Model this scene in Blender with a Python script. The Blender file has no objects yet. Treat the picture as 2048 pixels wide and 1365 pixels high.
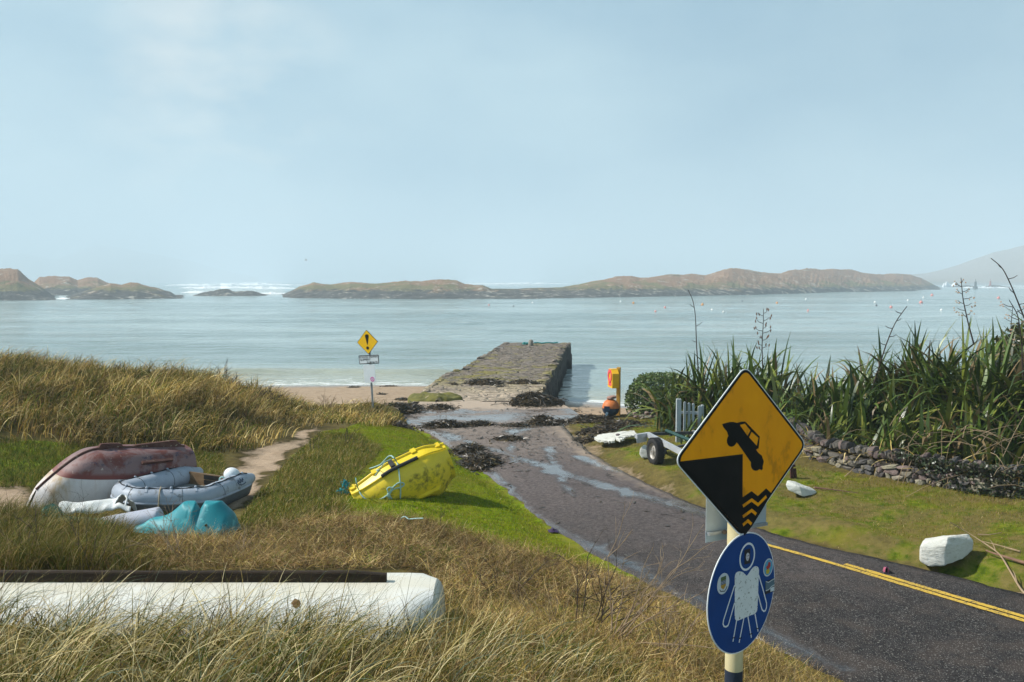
import bpy, bmesh, math, random
import numpy as np
from mathutils import Vector, Matrix
from mathutils.bvhtree import BVHTree

random.seed(7)
RNG = np.random.default_rng(11)
SC = bpy.context.scene
COL = SC.collection
R = math.radians
PI = math.pi

# ------------------------------------------------------------------ camera geometry
# pixel coordinates below are those of the 2048 x 1365 photograph; they are only used
# to measure where things stand, every thing is then built in metres in the world
F = 1707.0
CX, CY = 1024.0, 682.5
CAMZ = 6.2
PITCH = math.atan((CY - 562.0) / F)
cp, sp = math.cos(PITCH), math.sin(PITCH)

def ray(px, py):
    c = (px - CX) / F; u = (CY - py) / F
    return (c, cp + u * sp, -sp + u * cp)

def at_y(px, py, Y):
    d = ray(px, py); t = Y / d[1]
    return (d[0] * t, Y, CAMZ + d[2] * t)

def at_z(px, py, z):
    d = ray(px, py); t = (z - CAMZ) / d[2]
    return (d[0] * t, d[1] * t, z)

def proj(P):
    P = np.asarray(P, float)
    x = P[:, 0]; y = P[:, 1]; z = P[:, 2] - CAMZ
    f = y * cp - z * sp
    u = y * sp + z * cp
    f = np.where(f < 0.05, 0.05, f)
    return CX + F * x / f, CY - F * u / f

# ------------------------------------------------------------------ noise
def _hash(ix, iy, seed):
    h = (ix.astype(np.int64) * 374761393 + iy.astype(np.int64) * 668265263 + seed * 1442695041) & 0xFFFFFFFF
    h = ((h ^ (h >> 13)) * 1274126177) & 0xFFFFFFFF
    h = h ^ (h >> 16)
    return (h & 0xFFFFFF) / float(0xFFFFFF)

def vnoise(x, y, seed=0):
    x = np.asarray(x, float); y = np.asarray(y, float)
    ix = np.floor(x); iy = np.floor(y)
    fx = x - ix; fy = y - iy
    fx = fx * fx * (3 - 2 * fx); fy = fy * fy * (3 - 2 * fy)
    a = _hash(ix, iy, seed); b = _hash(ix + 1, iy, seed)
    c = _hash(ix, iy + 1, seed); d = _hash(ix + 1, iy + 1, seed)
    return (a + (b - a) * fx) * (1 - fy) + (c + (d - c) * fx) * fy

def fbm(x, y, seed=0, oct=4, gain=0.5):
    s = 0; a = 1; n = 0
    x = np.asarray(x, float); y = np.asarray(y, float)
    for k in range(oct):
        s = s + a * (vnoise(x, y, seed + k) - 0.5); n += a
        a *= gain; x = x * 2.03 + 11.7; y = y * 2.03 + 5.3
    return s / n * 2       # roughly -1..1

def sstep(a, b, x):
    t = np.clip((np.asarray(x, float) - a) / (b - a), 0, 1)
    return t * t * (3 - 2 * t)

def inpoly(px, py, poly):
    px = np.asarray(px, float); py = np.asarray(py, float)
    r = np.zeros(px.shape, bool); n = len(poly)
    for i in range(n):
        x0, y0 = poly[i]; x1, y1 = poly[(i + 1) % n]
        if y0 == y1: continue
        c = ((y0 > py) != (y1 > py)) & (px < (x1 - x0) * (py - y0) / (y1 - y0) + x0)
        r ^= c
    return r

# ------------------------------------------------------------------ objects
def loc_of(o):
    v = Vector((0, 0, 0))
    while o is not None:
        v += o.location; o = o.parent
    return v

def tag(o, label=None, cat=None, group=None, kind=None):
    if label: o['label'] = label
    if cat: o['category'] = cat
    if group: o['group'] = group
    if kind: o['kind'] = kind
    return o

def empty(name, loc, label=None, cat=None, group=None):
    o = bpy.data.objects.new(name, None); COL.objects.link(o)
    o.empty_display_size = 0.1
    o.location = loc
    return tag(o, label, cat, group)

def mesh_obj(name, V, Fc, mat, parent=None, smooth=True, angle=None, origin=None, cols=None, mi=None, colname='tint'):
    V = np.asarray(V, float).reshape(-1, 3)
    off = loc_of(parent) if parent is not None else (Vector(origin) if origin is not None else Vector((0, 0, 0)))
    Vl = V - np.array(off)
    me = bpy.data.meshes.new(name)
    if isinstance(Fc, np.ndarray):
        nf, k = Fc.shape
        me.vertices.add(len(Vl)); me.vertices.foreach_set('co', Vl.astype(np.float32).ravel())
        me.loops.add(nf * k); me.loops.foreach_set('vertex_index', Fc.astype(np.int32).ravel())
        me.polygons.add(nf)
        me.polygons.foreach_set('loop_start', np.arange(0, nf * k, k, dtype=np.int32))
        me.update(calc_edges=True)
    else:
        me.from_pydata([tuple(v) for v in Vl], [], [tuple(int(i) for i in f) for f in Fc])
        me.update()
    if cols is not None:
        a = me.attributes.new(colname, 'FLOAT_COLOR', 'POINT')
        c = np.ones((len(Vl), 4), np.float32); c[:, :np.shape(cols)[1]] = cols
        a.data.foreach_set('color', c.ravel())
    for m in (mat if isinstance(mat, (list, tuple)) else [mat]):
        me.materials.append(m)
    if mi is not None:
        me.polygons.foreach_set('material_index', np.asarray(mi, np.int32))
    if smooth:
        me.polygons.foreach_set('use_smooth', np.ones(len(me.polygons), bool))
        if angle is not None: me.set_sharp_from_angle(angle=R(angle))
    else:
        me.polygons.foreach_set('use_smooth', np.zeros(len(me.polygons), bool))
    me.update()
    o = bpy.data.objects.new(name, me); COL.objects.link(o)
    if parent is not None: o.parent = parent
    elif origin is not None: o.location = origin
    return o

def copy_tree(o, parent=None):
    c = o.copy(); COL.objects.link(c); c.parent = parent
    for ch in list(o.children): copy_tree(ch, c)
    return c

def frame_along(t, ref=None):
    t = np.array(t, float); t /= max(1e-9, np.linalg.norm(t))
    a = np.array([0, 0, 1.0]) if abs(t[2]) < 0.9 else np.array([1.0, 0, 0])
    if ref is not None:
        a = ref
    u = np.cross(a, t); n = np.linalg.norm(u)
    if n < 1e-6:
        u = np.cross(np.array([0.3, 1, 0.1]), t); n = np.linalg.norm(u)
    u /= n
    return u, np.cross(t, u)

class MB:
    """collects shapes that end up as ONE mesh object"""
    def __init__(s): s.v = []; s.f = []; s.m = []; s.c = []
    def add(s, V, Fc, mi=0):
        b = len(s.v)
        s.v += [tuple(float(a) for a in p) for p in V]
        for f in Fc:
            s.f.append(tuple(int(i) + b for i in f)); s.m.append(mi)
        return s
    def box(s, c, size, rot=None, mi=0, taper=1.0):
        hx, hy, hz = [a / 2 for a in size]
        P = [Vector((x * hx * (taper if z > 0 else 1), y * hy * (taper if z > 0 else 1), z * hz)) for z in (-1, 1) for y in (-1, 1) for x in (-1, 1)]
        if rot is not None: P = [rot @ p for p in P]
        c = Vector(c)
        return s.add([p + c for p in P], [(0, 2, 3, 1), (4, 5, 7, 6), (0, 1, 5, 4), (2, 6, 7, 3), (0, 4, 6, 2), (1, 3, 7, 5)], mi)
    def beam(s, a, b, w, h, mi=0):
        """square bar from a to b, w wide, h high"""
        a = np.array(a, float); b = np.array(b, float)
        u, v = frame_along(b - a)
        V = []
        for p in (a, b):
            for (i, j) in ((-1, -1), (1, -1), (1, 1), (-1, 1)):
                V.append(p + u * i * w / 2 + v * j * h / 2)
        return s.add(V, [(0, 3, 2, 1), (4, 5, 6, 7), (0, 1, 5, 4), (1, 2, 6, 5), (2, 3, 7, 6), (3, 0, 4, 7)], mi)
    def tube(s, pts, r, n=8, caps=True, mi=0, closed=False):
        P = [np.array(p, float) for p in pts]; k = len(P)
        rr = list(r) if hasattr(r, '__len__') else [r] * k
        V = []; u = None
        for i in range(k):
            if closed: t = P[(i + 1) % k] - P[i - 1]
            else: t = P[min(i + 1, k - 1)] - P[max(i - 1, 0)]
            t = t / max(1e-9, np.linalg.norm(t))
            if u is None: u, w = frame_along(t)
            else:
                u = u - t * np.dot(u, t); u /= max(1e-9, np.linalg.norm(u)); w = np.cross(t, u)
            for j in range(n):
                a = 2 * PI * j / n
                V.append(P[i] + (u * math.cos(a) + w * math.sin(a)) * rr[i])
        Fc = []
        for i in range(k if closed else k - 1):
            i2 = (i + 1) % k
            for j in range(n):
                j2 = (j + 1) % n
                Fc.append((i * n + j, i * n + j2, i2 * n + j2, i2 * n + j))
        if caps and not closed:
            Fc.append(tuple(range(n - 1, -1, -1))); Fc.append(tuple((k - 1) * n + j for j in range(n)))
        return s.add(V, Fc, mi)
    def cyl(s, a, b, r, n=16, mi=0): return s.tube([a, b], r, n, True, mi)
    def ellipsoid(s, c, r, seg=16, ring=10, rot=None, mi=0):
        V = []; Fc = []
        for i in range(ring + 1):
            th = PI * i / ring
            for j in range(seg):
                ph = 2 * PI * j / seg
                p = Vector((r[0] * math.sin(th) * math.cos(ph), r[1] * math.sin(th) * math.sin(ph), r[2] * math.cos(th)))
                if rot is not None: p = rot @ p
                V.append(p + Vector(c))
        for i in range(ring):
            for j in range(seg):
                j2 = (j + 1) % seg
                Fc.append((i * seg + j, (i + 1) * seg + j, (i + 1) * seg + j2, i * seg + j2))
        return s.add(V, Fc, mi)
    def lathe(s, prof, c, axis=(0, 0, 1), seg=24, mi=0):
        """prof: (radius, distance along axis)"""
        ax = np.array(axis, float); ax /= np.linalg.norm(ax)
        u, w = frame_along(ax); c = np.array(c, float)
        V = []; Fc = []
        for (r, h) in prof:
            for j in range(seg):
                a = 2 * PI * j / seg
                V.append(c + ax * h + (u * math.cos(a) + w * math.sin(a)) * r)
        for i in range(len(prof) - 1):
            for j in range(seg):
                j2 = (j + 1) % seg
                Fc.append((i * seg + j, i * seg + j2, (i + 1) * seg + j2, (i + 1) * seg + j))
        return s.add(V, Fc, mi)
    def prism(s, poly, ext, mi=0):
        n = len(poly); e = np.array(ext, float)
        V = [np.array(p, float) for p in poly] + [np.array(p, float) + e for p in poly]
        Fc = [tuple(range(n - 1, -1, -1)), tuple(range(n, 2 * n))]
        for i in range(n):
            j = (i + 1) % n; Fc.append((i, j, n + j, n + i))
        return s.add(V, Fc, mi)
    def grid(s, G, mi=0, closed=False):
        """G: rows x cols x 3"""
        G = np.asarray(G, float); a, b = G.shape[:2]
        Fc = []
        for i in range(a - 1):
            for j in range(b if closed else b - 1):
                j2 = (j + 1) % b
                Fc.append((i * b + j, i * b + j2, (i + 1) * b + j2, (i + 1) * b + j))
        return s.add(G.reshape(-1, 3), Fc, mi)
    def build(s, name, mat, parent=None, smooth=True, angle=35, origin=None):
        return mesh_obj(name, s.v, s.f, mat, parent, smooth, angle, origin, mi=s.m if isinstance(mat, (list, tuple)) else None)

def ribbons(base, az, el, bend, L, W, segs, col, p=1.3, wp=None, roll=0.0, tipdark=None):
    """many bent strips (blades, leaves, straw, weed) as arrays: verts, quads, colours"""
    base = np.asarray(base, float); N = len(base)
    def ar(a): return np.broadcast_to(np.asarray(a, float), (N,)).copy()
    az, el, bend, L, W, roll = map(ar, (az, el, bend, L, W, roll))
    col = np.broadcast_to(np.asarray(col, float), (N, 3))
    pos = base.copy()
    hx, hy = np.cos(az), np.sin(az)
    wx, wy = -np.sin(az), np.cos(az)
    V = np.zeros((N, segs + 1, 2, 3)); step = L / segs
    if wp is None: wp = [1 - (k / segs) ** 1.6 * 0.93 for k in range(segs + 1)]
    for k in range(segs + 1):
        t = k / segs
        e = el - bend * t ** p
        dx, dy, dz = np.cos(e) * hx, np.cos(e) * hy, np.sin(e)
        # width vector: horizontal, turned by roll about the blade
        nx, ny, nz = -np.sin(e) * hx, -np.sin(e) * hy, np.cos(e)
        cr, sr = np.cos(roll), np.sin(roll)
        ax, ay, az_ = wx * cr + nx * sr, wy * cr + ny * sr, nz * sr
        w = W * 0.5 * wp[k]
        V[:, k, 0, 0] = pos[:, 0] - ax * w; V[:, k, 0, 1] = pos[:, 1] - ay * w; V[:, k, 0, 2] = pos[:, 2] - az_ * w
        V[:, k, 1, 0] = pos[:, 0] + ax * w; V[:, k, 1, 1] = pos[:, 1] + ay * w; V[:, k, 1, 2] = pos[:, 2] + az_ * w
        pos = pos + np.stack([dx * step, dy * step, dz * step], 1)
    idx = np.arange(N)[:, None] * (2 * (segs + 1)) + np.arange(segs)[None, :] * 2
    Q = np.stack([idx, idx + 1, idx + 3, idx + 2], -1).reshape(-1, 4)
    C = np.repeat(col[:, None, :], 2 * (segs + 1), 1).reshape(-1, 3)
    return V.reshape(-1, 3), Q, C

def join(parts):
    Vs, Qs, Cs = [], [], []; b = 0
    for V, Q, C in parts:
        Vs.append(V); Qs.append(Q + b); Cs.append(C); b += len(V)
    return np.concatenate(Vs), np.concatenate(Qs), np.concatenate(Cs)

# unit icosphere used for stones
_bm = bmesh.new(); bmesh.ops.create_icosphere(_bm, subdivisions=2, radius=1)
_bm.verts.ensure_lookup_table()
ICO_V = np.array([v.co[:] for v in _bm.verts]); ICO_F = np.array([[v.index for v in f.verts] for f in _bm.faces]); _bm.free()
_bm = bmesh.new(); bmesh.ops.create_icosphere(_bm, subdivisions=3, radius=1)
_bm.verts.ensure_lookup_table()
ICO3_V = np.array([v.co[:] for v in _bm.verts]); ICO3_F = np.array([[v.index for v in f.verts] for f in _bm.faces]); _bm.free()

def stone_verts(c, size, rng, box=0.5, rough=0.12, rot=None, base=None):
    """an irregular blocky stone: icosphere pushed towards a box, cut by random planes"""
    V = (ICO_V if base is None else base).copy()
    m = np.max(np.abs(V), 1, keepdims=True)
    V = V * (1 - box) + V / m * box * 0.85
    for k in range(6):
        n = rng.normal(size=3); n /= np.linalg.norm(n)
        d = rng.uniform(0.55, 0.95)
        s = V @ n
        V = V - np.outer(np.maximum(s - d, 0), n)
    V = V + rng.normal(size=V.shape) * rough * 0.35
    V = V * (np.array(size) / 2)
    if rot is None:
        a = rng.uniform(0, 2 * PI); t = rng.normal() * 0.15
        rot = Matrix.Rotation(a, 3, 'Z') @ Matrix.Rotation(t, 3, 'X')
    return V @ np.array(rot).T + np.array(c)

# ------------------------------------------------------------------ node materials
class NT:
    def __init__(s, name):
        s.mat = bpy.data.materials.new(name); s.mat.use_nodes = True
        s.t = s.mat.node_tree; s.t.nodes.clear()
        s.out = s.t.nodes.new('ShaderNodeOutputMaterial')
    def n(s, typ, **kw):
        nd = s.t.nodes.new(typ)
        for k, v in kw.items(): setattr(nd, k, v)
        return nd
    def put(s, sock, v):
        if v is None: return
        if isinstance(v, bpy.types.NodeSocket): s.t.links.new(v, sock)
        elif isinstance(v, (tuple, list)) and sock.type == 'RGBA' and len(v) == 3: sock.default_value = (*v, 1)
        else: sock.default_value = v
    def coord(s, which='Object'): return s.n('ShaderNodeTexCoord').outputs[which]
    def geo(s, which='Position'): return s.n('ShaderNodeNewGeometry').outputs[which]
    def attr(s, name, out='Color'):
        a = s.n('ShaderNodeAttribute'); a.attribute_name = name; return a.outputs[out]
    def scale(s, vec, sc):
        m = s.n('ShaderNodeMapping'); s.put(m.inputs['Vector'], vec); m.inputs['Scale'].default_value = sc; return m.outputs[0]
    def noise(s, vec, scale, detail=4, rough=0.55, dist=0.0, out='Fac'):
        n = s.n('ShaderNodeTexNoise'); s.put(n.inputs['Vector'], vec)
        n.inputs['Scale'].default_value = scale; n.inputs['Detail'].default_value = detail
        n.inputs['Roughness'].default_value = rough; n.inputs['Distortion'].default_value = dist
        return n.outputs[out]
    def voro(s, vec, scale, feature='F1', out='Distance', rnd=1.0):
        n = s.n('ShaderNodeTexVoronoi'); n.feature = feature; s.put(n.inputs['Vector'], vec)
        n.inputs['Scale'].default_value = scale; n.inputs['Randomness'].default_value = rnd
        return n.outputs[out]
    def ramp(s, fac, stops, interp='LINEAR'):
        r = s.n('ShaderNodeValToRGB'); r.color_ramp.interpolation = interp
        e = r.color_ramp.elements
        while len(e) < len(stops): e.new(0.5)
        for i, (p, c) in enumerate(stops):
            e[i].position = p
            e[i].color = (*c, 1) if hasattr(c, '__len__') else (c, c, c, 1)
        s.put(r.inputs[0], fac); return r.outputs[0]
    def mix(s, fac, a, b, blend='MIX'):
        m = s.n('ShaderNodeMix'); m.data_type = 'RGBA'; m.blend_type = blend
        s.put(m.inputs[0], fac); s.put(m.inputs[6], a); s.put(m.inputs[7], b); return m.outputs[2]
    def math(s, op, a, b=None, clamp=False):
        m = s.n('ShaderNodeMath'); m.operation = op; m.use_clamp = clamp
        s.put(m.inputs[0], a); s.put(m.inputs[1], b); return m.outputs[0]
    def sep(s, v):
        m = s.n('ShaderNodeSeparateXYZ'); s.put(m.inputs[0], v); return m.outputs
    def sepc(s, v):
        m = s.n('ShaderNodeSeparateColor'); s.put(m.inputs[0], v); return m.outputs
    def bump(s, h, strength=0.5, dist=0.02, normal=None):
        b = s.n('ShaderNodeBump'); s.put(b.inputs['Height'], h)
        b.inputs['Strength'].default_value = strength; b.inputs['Distance'].default_value = dist
        if normal is not None: s.put(b.inputs['Normal'], normal)
        return b.outputs[0]
    def bsdf(s, color, rough=0.7, normal=None, metal=0.0, spec=0.5, coat=0.0, trans=None, alpha=None):
        b = s.n('ShaderNodeBsdfPrincipled')
        s.put(b.inputs['Base Color'], color); s.put(b.inputs['Roughness'], rough)
        s.put(b.inputs['Metallic'], metal); s.put(b.inputs['Specular IOR Level'], spec)
        s.put(b.inputs['Coat Weight'], coat)
        if normal is not None: s.put(b.inputs['Normal'], normal)
        sh = b.outputs[0]
        if trans is not None:
            tr = s.n('ShaderNodeBsdfTranslucent'); s.put(tr.inputs[0], color)
            mx = s.n('ShaderNodeMixShader'); mx.inputs[0].default_value = trans
            s.t.links.new(sh, mx.inputs[1]); s.t.links.new(tr.outputs[0], mx.inputs[2]); sh = mx.outputs[0]
        s.t.links.new(sh, s.out.inputs['Surface'])
        return s.mat

def pm(name, c1, c2=None, scale=8, rough=0.6, bump=0.0, bscale=None, metal=0.0, spec=0.28, detail=5, stretch=None,
       spots=None, coat=0.0, bdist=0.01, where='Object', rough2=None):
    """plain procedural material: two colours mottled by noise, optional third colour in blotches"""
    t = NT(name)
    vec = t.coord(where)
    if stretch: vec = t.scale(vec, stretch)
    if c2 is None: c2 = tuple(a * 0.8 for a in c1)
    nz = t.noise(vec, scale, detail, 0.6)
    col = t.mix(t.ramp(nz, [(0.35, 0.0), (0.65, 1.0)]), c1, c2)
    if spots:
        sc_, thr, c3 = spots
        m = t.ramp(t.noise(vec, sc_, 6, 0.65), [(thr, 0.0), (min(1, thr + 0.06), 1.0)])
        col = t.mix(m, col, c3)
    nrm = None
    if bump:
        nrm = t.bump(t.noise(vec, bscale or scale * 4, 5, 0.6), bump, bdist)
    rg = rough
    if rough2 is not None: rg = t.ramp(nz, [(0.3, rough), (0.7, rough2)])
    return t.bsdf(col, rg, nrm, metal, spec, coat)

def leaf_mat(name, rough=0.55, trans=0.25, spec=0.3, amount=0.35, scale=3.0):
    t = NT(name)
    c = t.attr('tint')
    nz = t.noise(t.geo(), scale, 3)
    c = t.mix(t.ramp(nz, [(0.3, 0.0), (0.7, amount)]), c, t.mix(1.0, c, (0.62, 0.6, 0.5), 'MULTIPLY'))
    return t.bsdf(c, rough, None, 0, spec, trans=trans)

# flat graphics on a sign plane -------------------------------------------------
class Plane:
    def __init__(s, C, U, V):
        s.C = np.array(C, float); s.U = np.array(U, float); s.V = np.array(V, float)
        s.U /= np.linalg.norm(s.U); s.V /= np.linalg.norm(s.V); s.N = np.cross(s.U, s.V); s.N /= np.linalg.norm(s.N)
    def at(s, u, v, n=0.0): return s.C + s.U * u + s.V * v + s.N * n
    def uv(s, px, py):
        d = np.array(ray(px, py)); o = np.array([0, 0, CAMZ])
        t = np.dot(s.C - o, s.N) / np.dot(d, s.N); P = o + d * t - s.C
        return float(np.dot(P, s.U)), float(np.dot(P, s.V))

def flat(name, pl, uvs, off, mat, parent, th=0.0008, label=None):
    mb = MB(); mb.prism([pl.at(u, v, off - th) for u, v in uvs], pl.N * th)
    o = mb.build(name, mat, parent, smooth=False)
    if label: o['label'] = label
    return o

def circ(u, v, r, n=40, ry=None): return [(u + r * math.cos(2 * PI * k / n), v + (ry or r) * math.sin(2 * PI * k / n)) for k in range(n)]

def rounded(poly, r, n=6):
    out = []; m = len(poly)
    for i in range(m):
        p = np.array(poly[i]); a = np.array(poly[i - 1]) - p; b = np.array(poly[(i + 1) % m]) - p
        la, lb = np.linalg.norm(a), np.linalg.norm(b); a /= la; b /= lb
        d = min(r, la * .45, lb * .45)
        for k in range(n + 1):
            t = k / n
            out.append(tuple((1 - t) ** 2 * (p + a * d) + 2 * t * (1 - t) * p + t * t * (p + b * d)))
    return out

def stroke_mb(mb, pl, pts, w, off, th=0.0008, closed=False):
    """mitred ribbon along pts in plane coordinates"""
    P = [np.array(p, float) for p in pts]; n = len(P); Ls, Rs = [], []
    for i in range(n):
        a = P[i - 1] if (i > 0 or closed) else None; b = P[(i + 1) % n] if (i < n - 1 or closed) else None
        d1 = (P[i] - a) if a is not None else (b - P[i]); d2 = (b - P[i]) if b is not None else (P[i] - a)
        d1 = d1 / np.linalg.norm(d1); d2 = d2 / np.linalg.norm(d2)
        t = d1 + d2; t /= max(1e-6, np.linalg.norm(t)); nn = np.array([-t[1], t[0]])
        k = 1 / max(0.45, float(np.dot(nn, np.array([-d1[1], d1[0]]))))
        Ls.append(P[i] + nn * w / 2 * k); Rs.append(P[i] - nn * w / 2 * k)
    for i in range(n if closed else n - 1):
        j = (i + 1) % n
        mb.prism([pl.at(*q, off - th) for q in (Ls[i], Rs[i], Rs[j], Ls[j])], pl.N * th)
    return mb

def text_obj(name, txt, pl, u, v, size, off, mat, parent, sx=1.0):
    cu = bpy.data.curves.new(name, 'FONT'); cu.body = txt; cu.size = size; cu.align_x = 'CENTER'; cu.align_y = 'CENTER'; cu.offset = size * 0.012
    tmp = bpy.data.objects.new(name, cu); COL.objects.link(tmp)
    dg = bpy.context.evaluated_depsgraph_get(); me = bpy.data.meshes.new_from_object(tmp.evaluated_get(dg))
    bpy.data.objects.remove(tmp)
    V = np.array([pl.at(u + q.co[0] * sx, v + q.co[1], off) for q in me.vertices]); Fc = [tuple(p.vertices) for p in me.polygons]
    bpy.data.meshes.remove(me)
    return mesh_obj(name, V, Fc, mat, parent, smooth=False)
# ------------------------------------------------------------------ ground heights
ctl = []
def C(px, py, z): ctl.append(at_z(px, py, z))
def Wd(x, y, z): ctl.append((x, y, z))

ROAD_L = [(1540, 1290, 1.85), (1400, 1215, 1.82), (1300, 1165, 1.80), (1195, 1112, 1.76), (1100, 1052, 1.70), (1040, 1002, 1.62),
          (985, 957, 1.55), (932, 918, 1.48), (890, 885, 1.42), (855, 862, 1.36), (822, 847, 1.30)]
ROAD_R = [(2048, 1190, 1.93), (1850, 1140, 1.92), (1700, 1105, 1.90), (1560, 1072, 1.87), (1450, 1035, 1.82), (1380, 1005, 1.78), (1300, 970, 1.72),
          (1230, 935, 1.62), (1182, 906, 1.54), (1152, 880, 1.46), (1133, 860, 1.38), (1122, 847, 1.30)]
RL = np.array([at_z(*p) for p in ROAD_L]); RR = np.array([at_z(*p) for p in ROAD_R])
dirn = np.array([0.50, -0.866, 0.02])
RL = np.vstack([RL[0] + dirn * 11, RL[0] + dirn * 5, RL]); RR = np.vstack([RR[0] + dirn * 11, RR[0] + dirn * 5, RR])

def resample(P, n):
    P = np.asarray(P, float); d = np.r_[0, np.cumsum(np.linalg.norm(np.diff(P, axis=0), axis=1))]
    t = np.linspace(0, d[-1], n)
    Q = np.stack([np.interp(t, d, P[:, k]) for k in range(P.shape[1])], 1)
    return Q

def smooth_poly(P, it=3):
    P = np.asarray(P, float)
    for _ in range(it):
        Q = P.copy(); Q[1:-1] = (P[:-2] + 2 * P[1:-1] + P[2:]) / 4; P = Q
    return P
NR = 240
RLs = smooth_poly(resample(RL, NR), 12); RRs = smooth_poly(resample(RR, NR), 12)
RC = (RLs + RRs) / 2
RHW = np.linalg.norm((RRs - RLs)[:, :2], axis=1) / 2
_rt = np.gradient(RC[:, :2], axis=0); _rt /= np.linalg.norm(_rt, axis=1, keepdims=True)
_rn = (RRs - RLs)[:, :2]; _rn /= np.linalg.norm(_rn, axis=1, keepdims=True)
for P in list(RL[::1]) + list(RR[::1]): ctl.append((P[0], P[1], P[2] + 0.03))

# camera bank and foreground
Wd(0, 0, 4.5); Wd(-4, 0, 4.7); Wd(-8, 3, 4.5); Wd(2, -2, 4.3); Wd(3.2, 2.2, 2.9); Wd(1.12, 4.3, 3.0); Wd(-8, -3, 4.9); Wd(5, -3, 2.8)
C(300, 1365, 3.85); C(800, 1365, 3.6); C(1150, 1365, 3.15); C(-300, 1365, 3.95)
C(300, 1275, 3.15); C(800, 1275, 3.05); C(950, 1275, 2.95); C(1200, 1330, 2.75); C(1400, 1320, 2.35); C(1530, 1375, 2.15)
C(-200, 1150, 2.95); C(0, 1140, 2.85); C(400, 1138, 2.72); C(700, 1120, 2.55); C(900, 1120, 2.45); C(1050, 1160, 2.4); C(1200, 1200, 2.25); C(1300, 1215, 2.1)
# boats' hollow and left
C(100, 1090, 2.6); C(400, 1080, 2.42); C(600, 1060, 2.3); C(200, 1040, 2.35); C(100, 1000, 2.3); C(450, 1000, 2.22); C(-300, 1000, 2.5); C(0, 930, 2.3); C(-400, 900, 2.6)
C(300, 960, 2.25); C(470, 940, 2.15); C(540, 900, 2.14); C(610, 862, 2.12)
# berm
C(700, 880, 2.12); C(760, 862, 1.95); C(650, 960, 2.2); C(800, 930, 2.05); C(850, 1030, 2.1); C(950, 1010, 1.92); C(1000, 1070, 2.05); C(1100, 1110, 1.98); C(880, 920, 1.75); C(720, 1020, 2.2)
# dune
C(100, 885, 2.4); C(300, 890, 2.3); C(-300, 880, 2.7); C(0, 840, 2.75); C(100, 800, 2.95); C(300, 810, 2.75); C(450, 822, 2.5); C(590, 848, 2.15)
C(0, 748, 3.1); C(-300, 740, 3.3); C(150, 755, 3.0); C(300, 768, 2.9); C(420, 784, 2.68); C(500, 800, 2.36); C(560, 815, 2.10); C(640, 826, 1.85); C(745, 806, 1.85); C(760, 838, 1.68); C(700, 815, 1.80)
Wd(-25, 34.5, 1.6); Wd(-15, 34.5, 1.5); Wd(-9, 34.0, 1.0); Wd(-6, 34, 0.85); Wd(-7, 31.8, 1.2); Wd(-40, 35, 1.8); Wd(-40, 25, 3.2); Wd(-40, 10, 3.2)
# beach
for X in (-40, -30, -20, -12, -6): Wd(X, 50.5, 0.0); Wd(X, 42, 0.62); Wd(X, 62, -0.9)
Wd(-3.5, 33.2, 1.0); Wd(-5, 38, 0.75); Wd(-4, 45, 0.42); Wd(0, 50, -0.3); Wd(0, 38, 0.6); Wd(0, 62, -1.2); Wd(6, 60, -1.5)
# cove on the right of the pier
C(1150, 803, 0.0); C(1200, 806, 0.0); Wd(2.2, 35.2, 0.95); Wd(2.6, 38.5, 0.4); Wd(4, 50, -0.9); Wd(7, 42, -0.1); Wd(12, 42, -0.1); Wd(20, 42, -0.1); Wd(32, 42, -0.1); Wd(40, 38, 0.2)
Wd(10, 60, -1.5); Wd(30, 60, -1.5); Wd(40, 60, -1.5); Wd(12, 50, -1.0); Wd(30, 50, -1.0)
# lifebuoy, verge, rubble wall
C(1235, 833, 1.22); C(1180, 838, 1.2); C(1300, 838, 1.4); C(1350, 835, 1.6); C(1250, 880, 1.6); C(1313, 930, 1.86); C(1400, 930, 1.95); C(1500, 965, 1.92)
C(1620, 935, 2.08); C(1700, 990, 2.0); C(1800, 1040, 2.02); C(1900, 1110, 2.02); C(2048, 1000, 2.22); C(2048, 1110, 2.1); C(2300, 1060, 2.35); C(2300, 1180, 2.15)
Wd(14, 8, 2.5); Wd(14, 3, 2.6); Wd(20, 14, 3.0); Wd(12, 12.3, 2.5)
# bank with the flax behind the wall
C(1450, 860, 2.2); C(1550, 850, 2.4); C(1700, 850, 2.55); C(1850, 860, 2.65); C(2000, 880, 2.7); Wd(12, 20, 2.9); Wd(16, 18, 3.2); Wd(25, 20, 3.4); Wd(40, 20, 3.5)
Wd(7, 27, 2.1); Wd(10, 27, 2.3); Wd(15, 28, 2.4); Wd(25, 28, 2.5); Wd(6, 32, 1.3); Wd(10, 33, 1.3); Wd(20, 34, 1.3); Wd(40, 30, 2)

ctl = np.array(ctl)
_S = 10.0
def _U(r2): return np.where(r2 > 1e-12, r2 * np.log(r2 + 1e-20), 0) * 0.5
_n = len(ctl); _K = _U(((ctl[:, None, :2] - ctl[None, :, :2]) ** 2).sum(-1) / _S ** 2) + np.eye(_n) * 2e-3
_Pm = np.c_[np.ones(_n), ctl[:, :2]]
_A = np.zeros((_n + 3, _n + 3)); _A[:_n, :_n] = _K; _A[:_n, _n:] = _Pm; _A[_n:, :_n] = _Pm.T
_w = np.linalg.solve(_A, np.r_[ctl[:, 2], 0, 0, 0])

def tps(x, y):
    out = np.zeros(len(x))
    for s in range(0, len(x), 40000):
        X = x[s:s + 40000]; Y = y[s:s + 40000]
        r2 = ((X[:, None] - ctl[None, :, 0]) ** 2 + (Y[:, None] - ctl[None, :, 1]) ** 2) / _S ** 2
        out[s:s + 40000] = _U(r2) @ _w[:_n] + _w[_n] + _w[_n + 1] * X + _w[_n + 2] * Y
    return out

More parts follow.
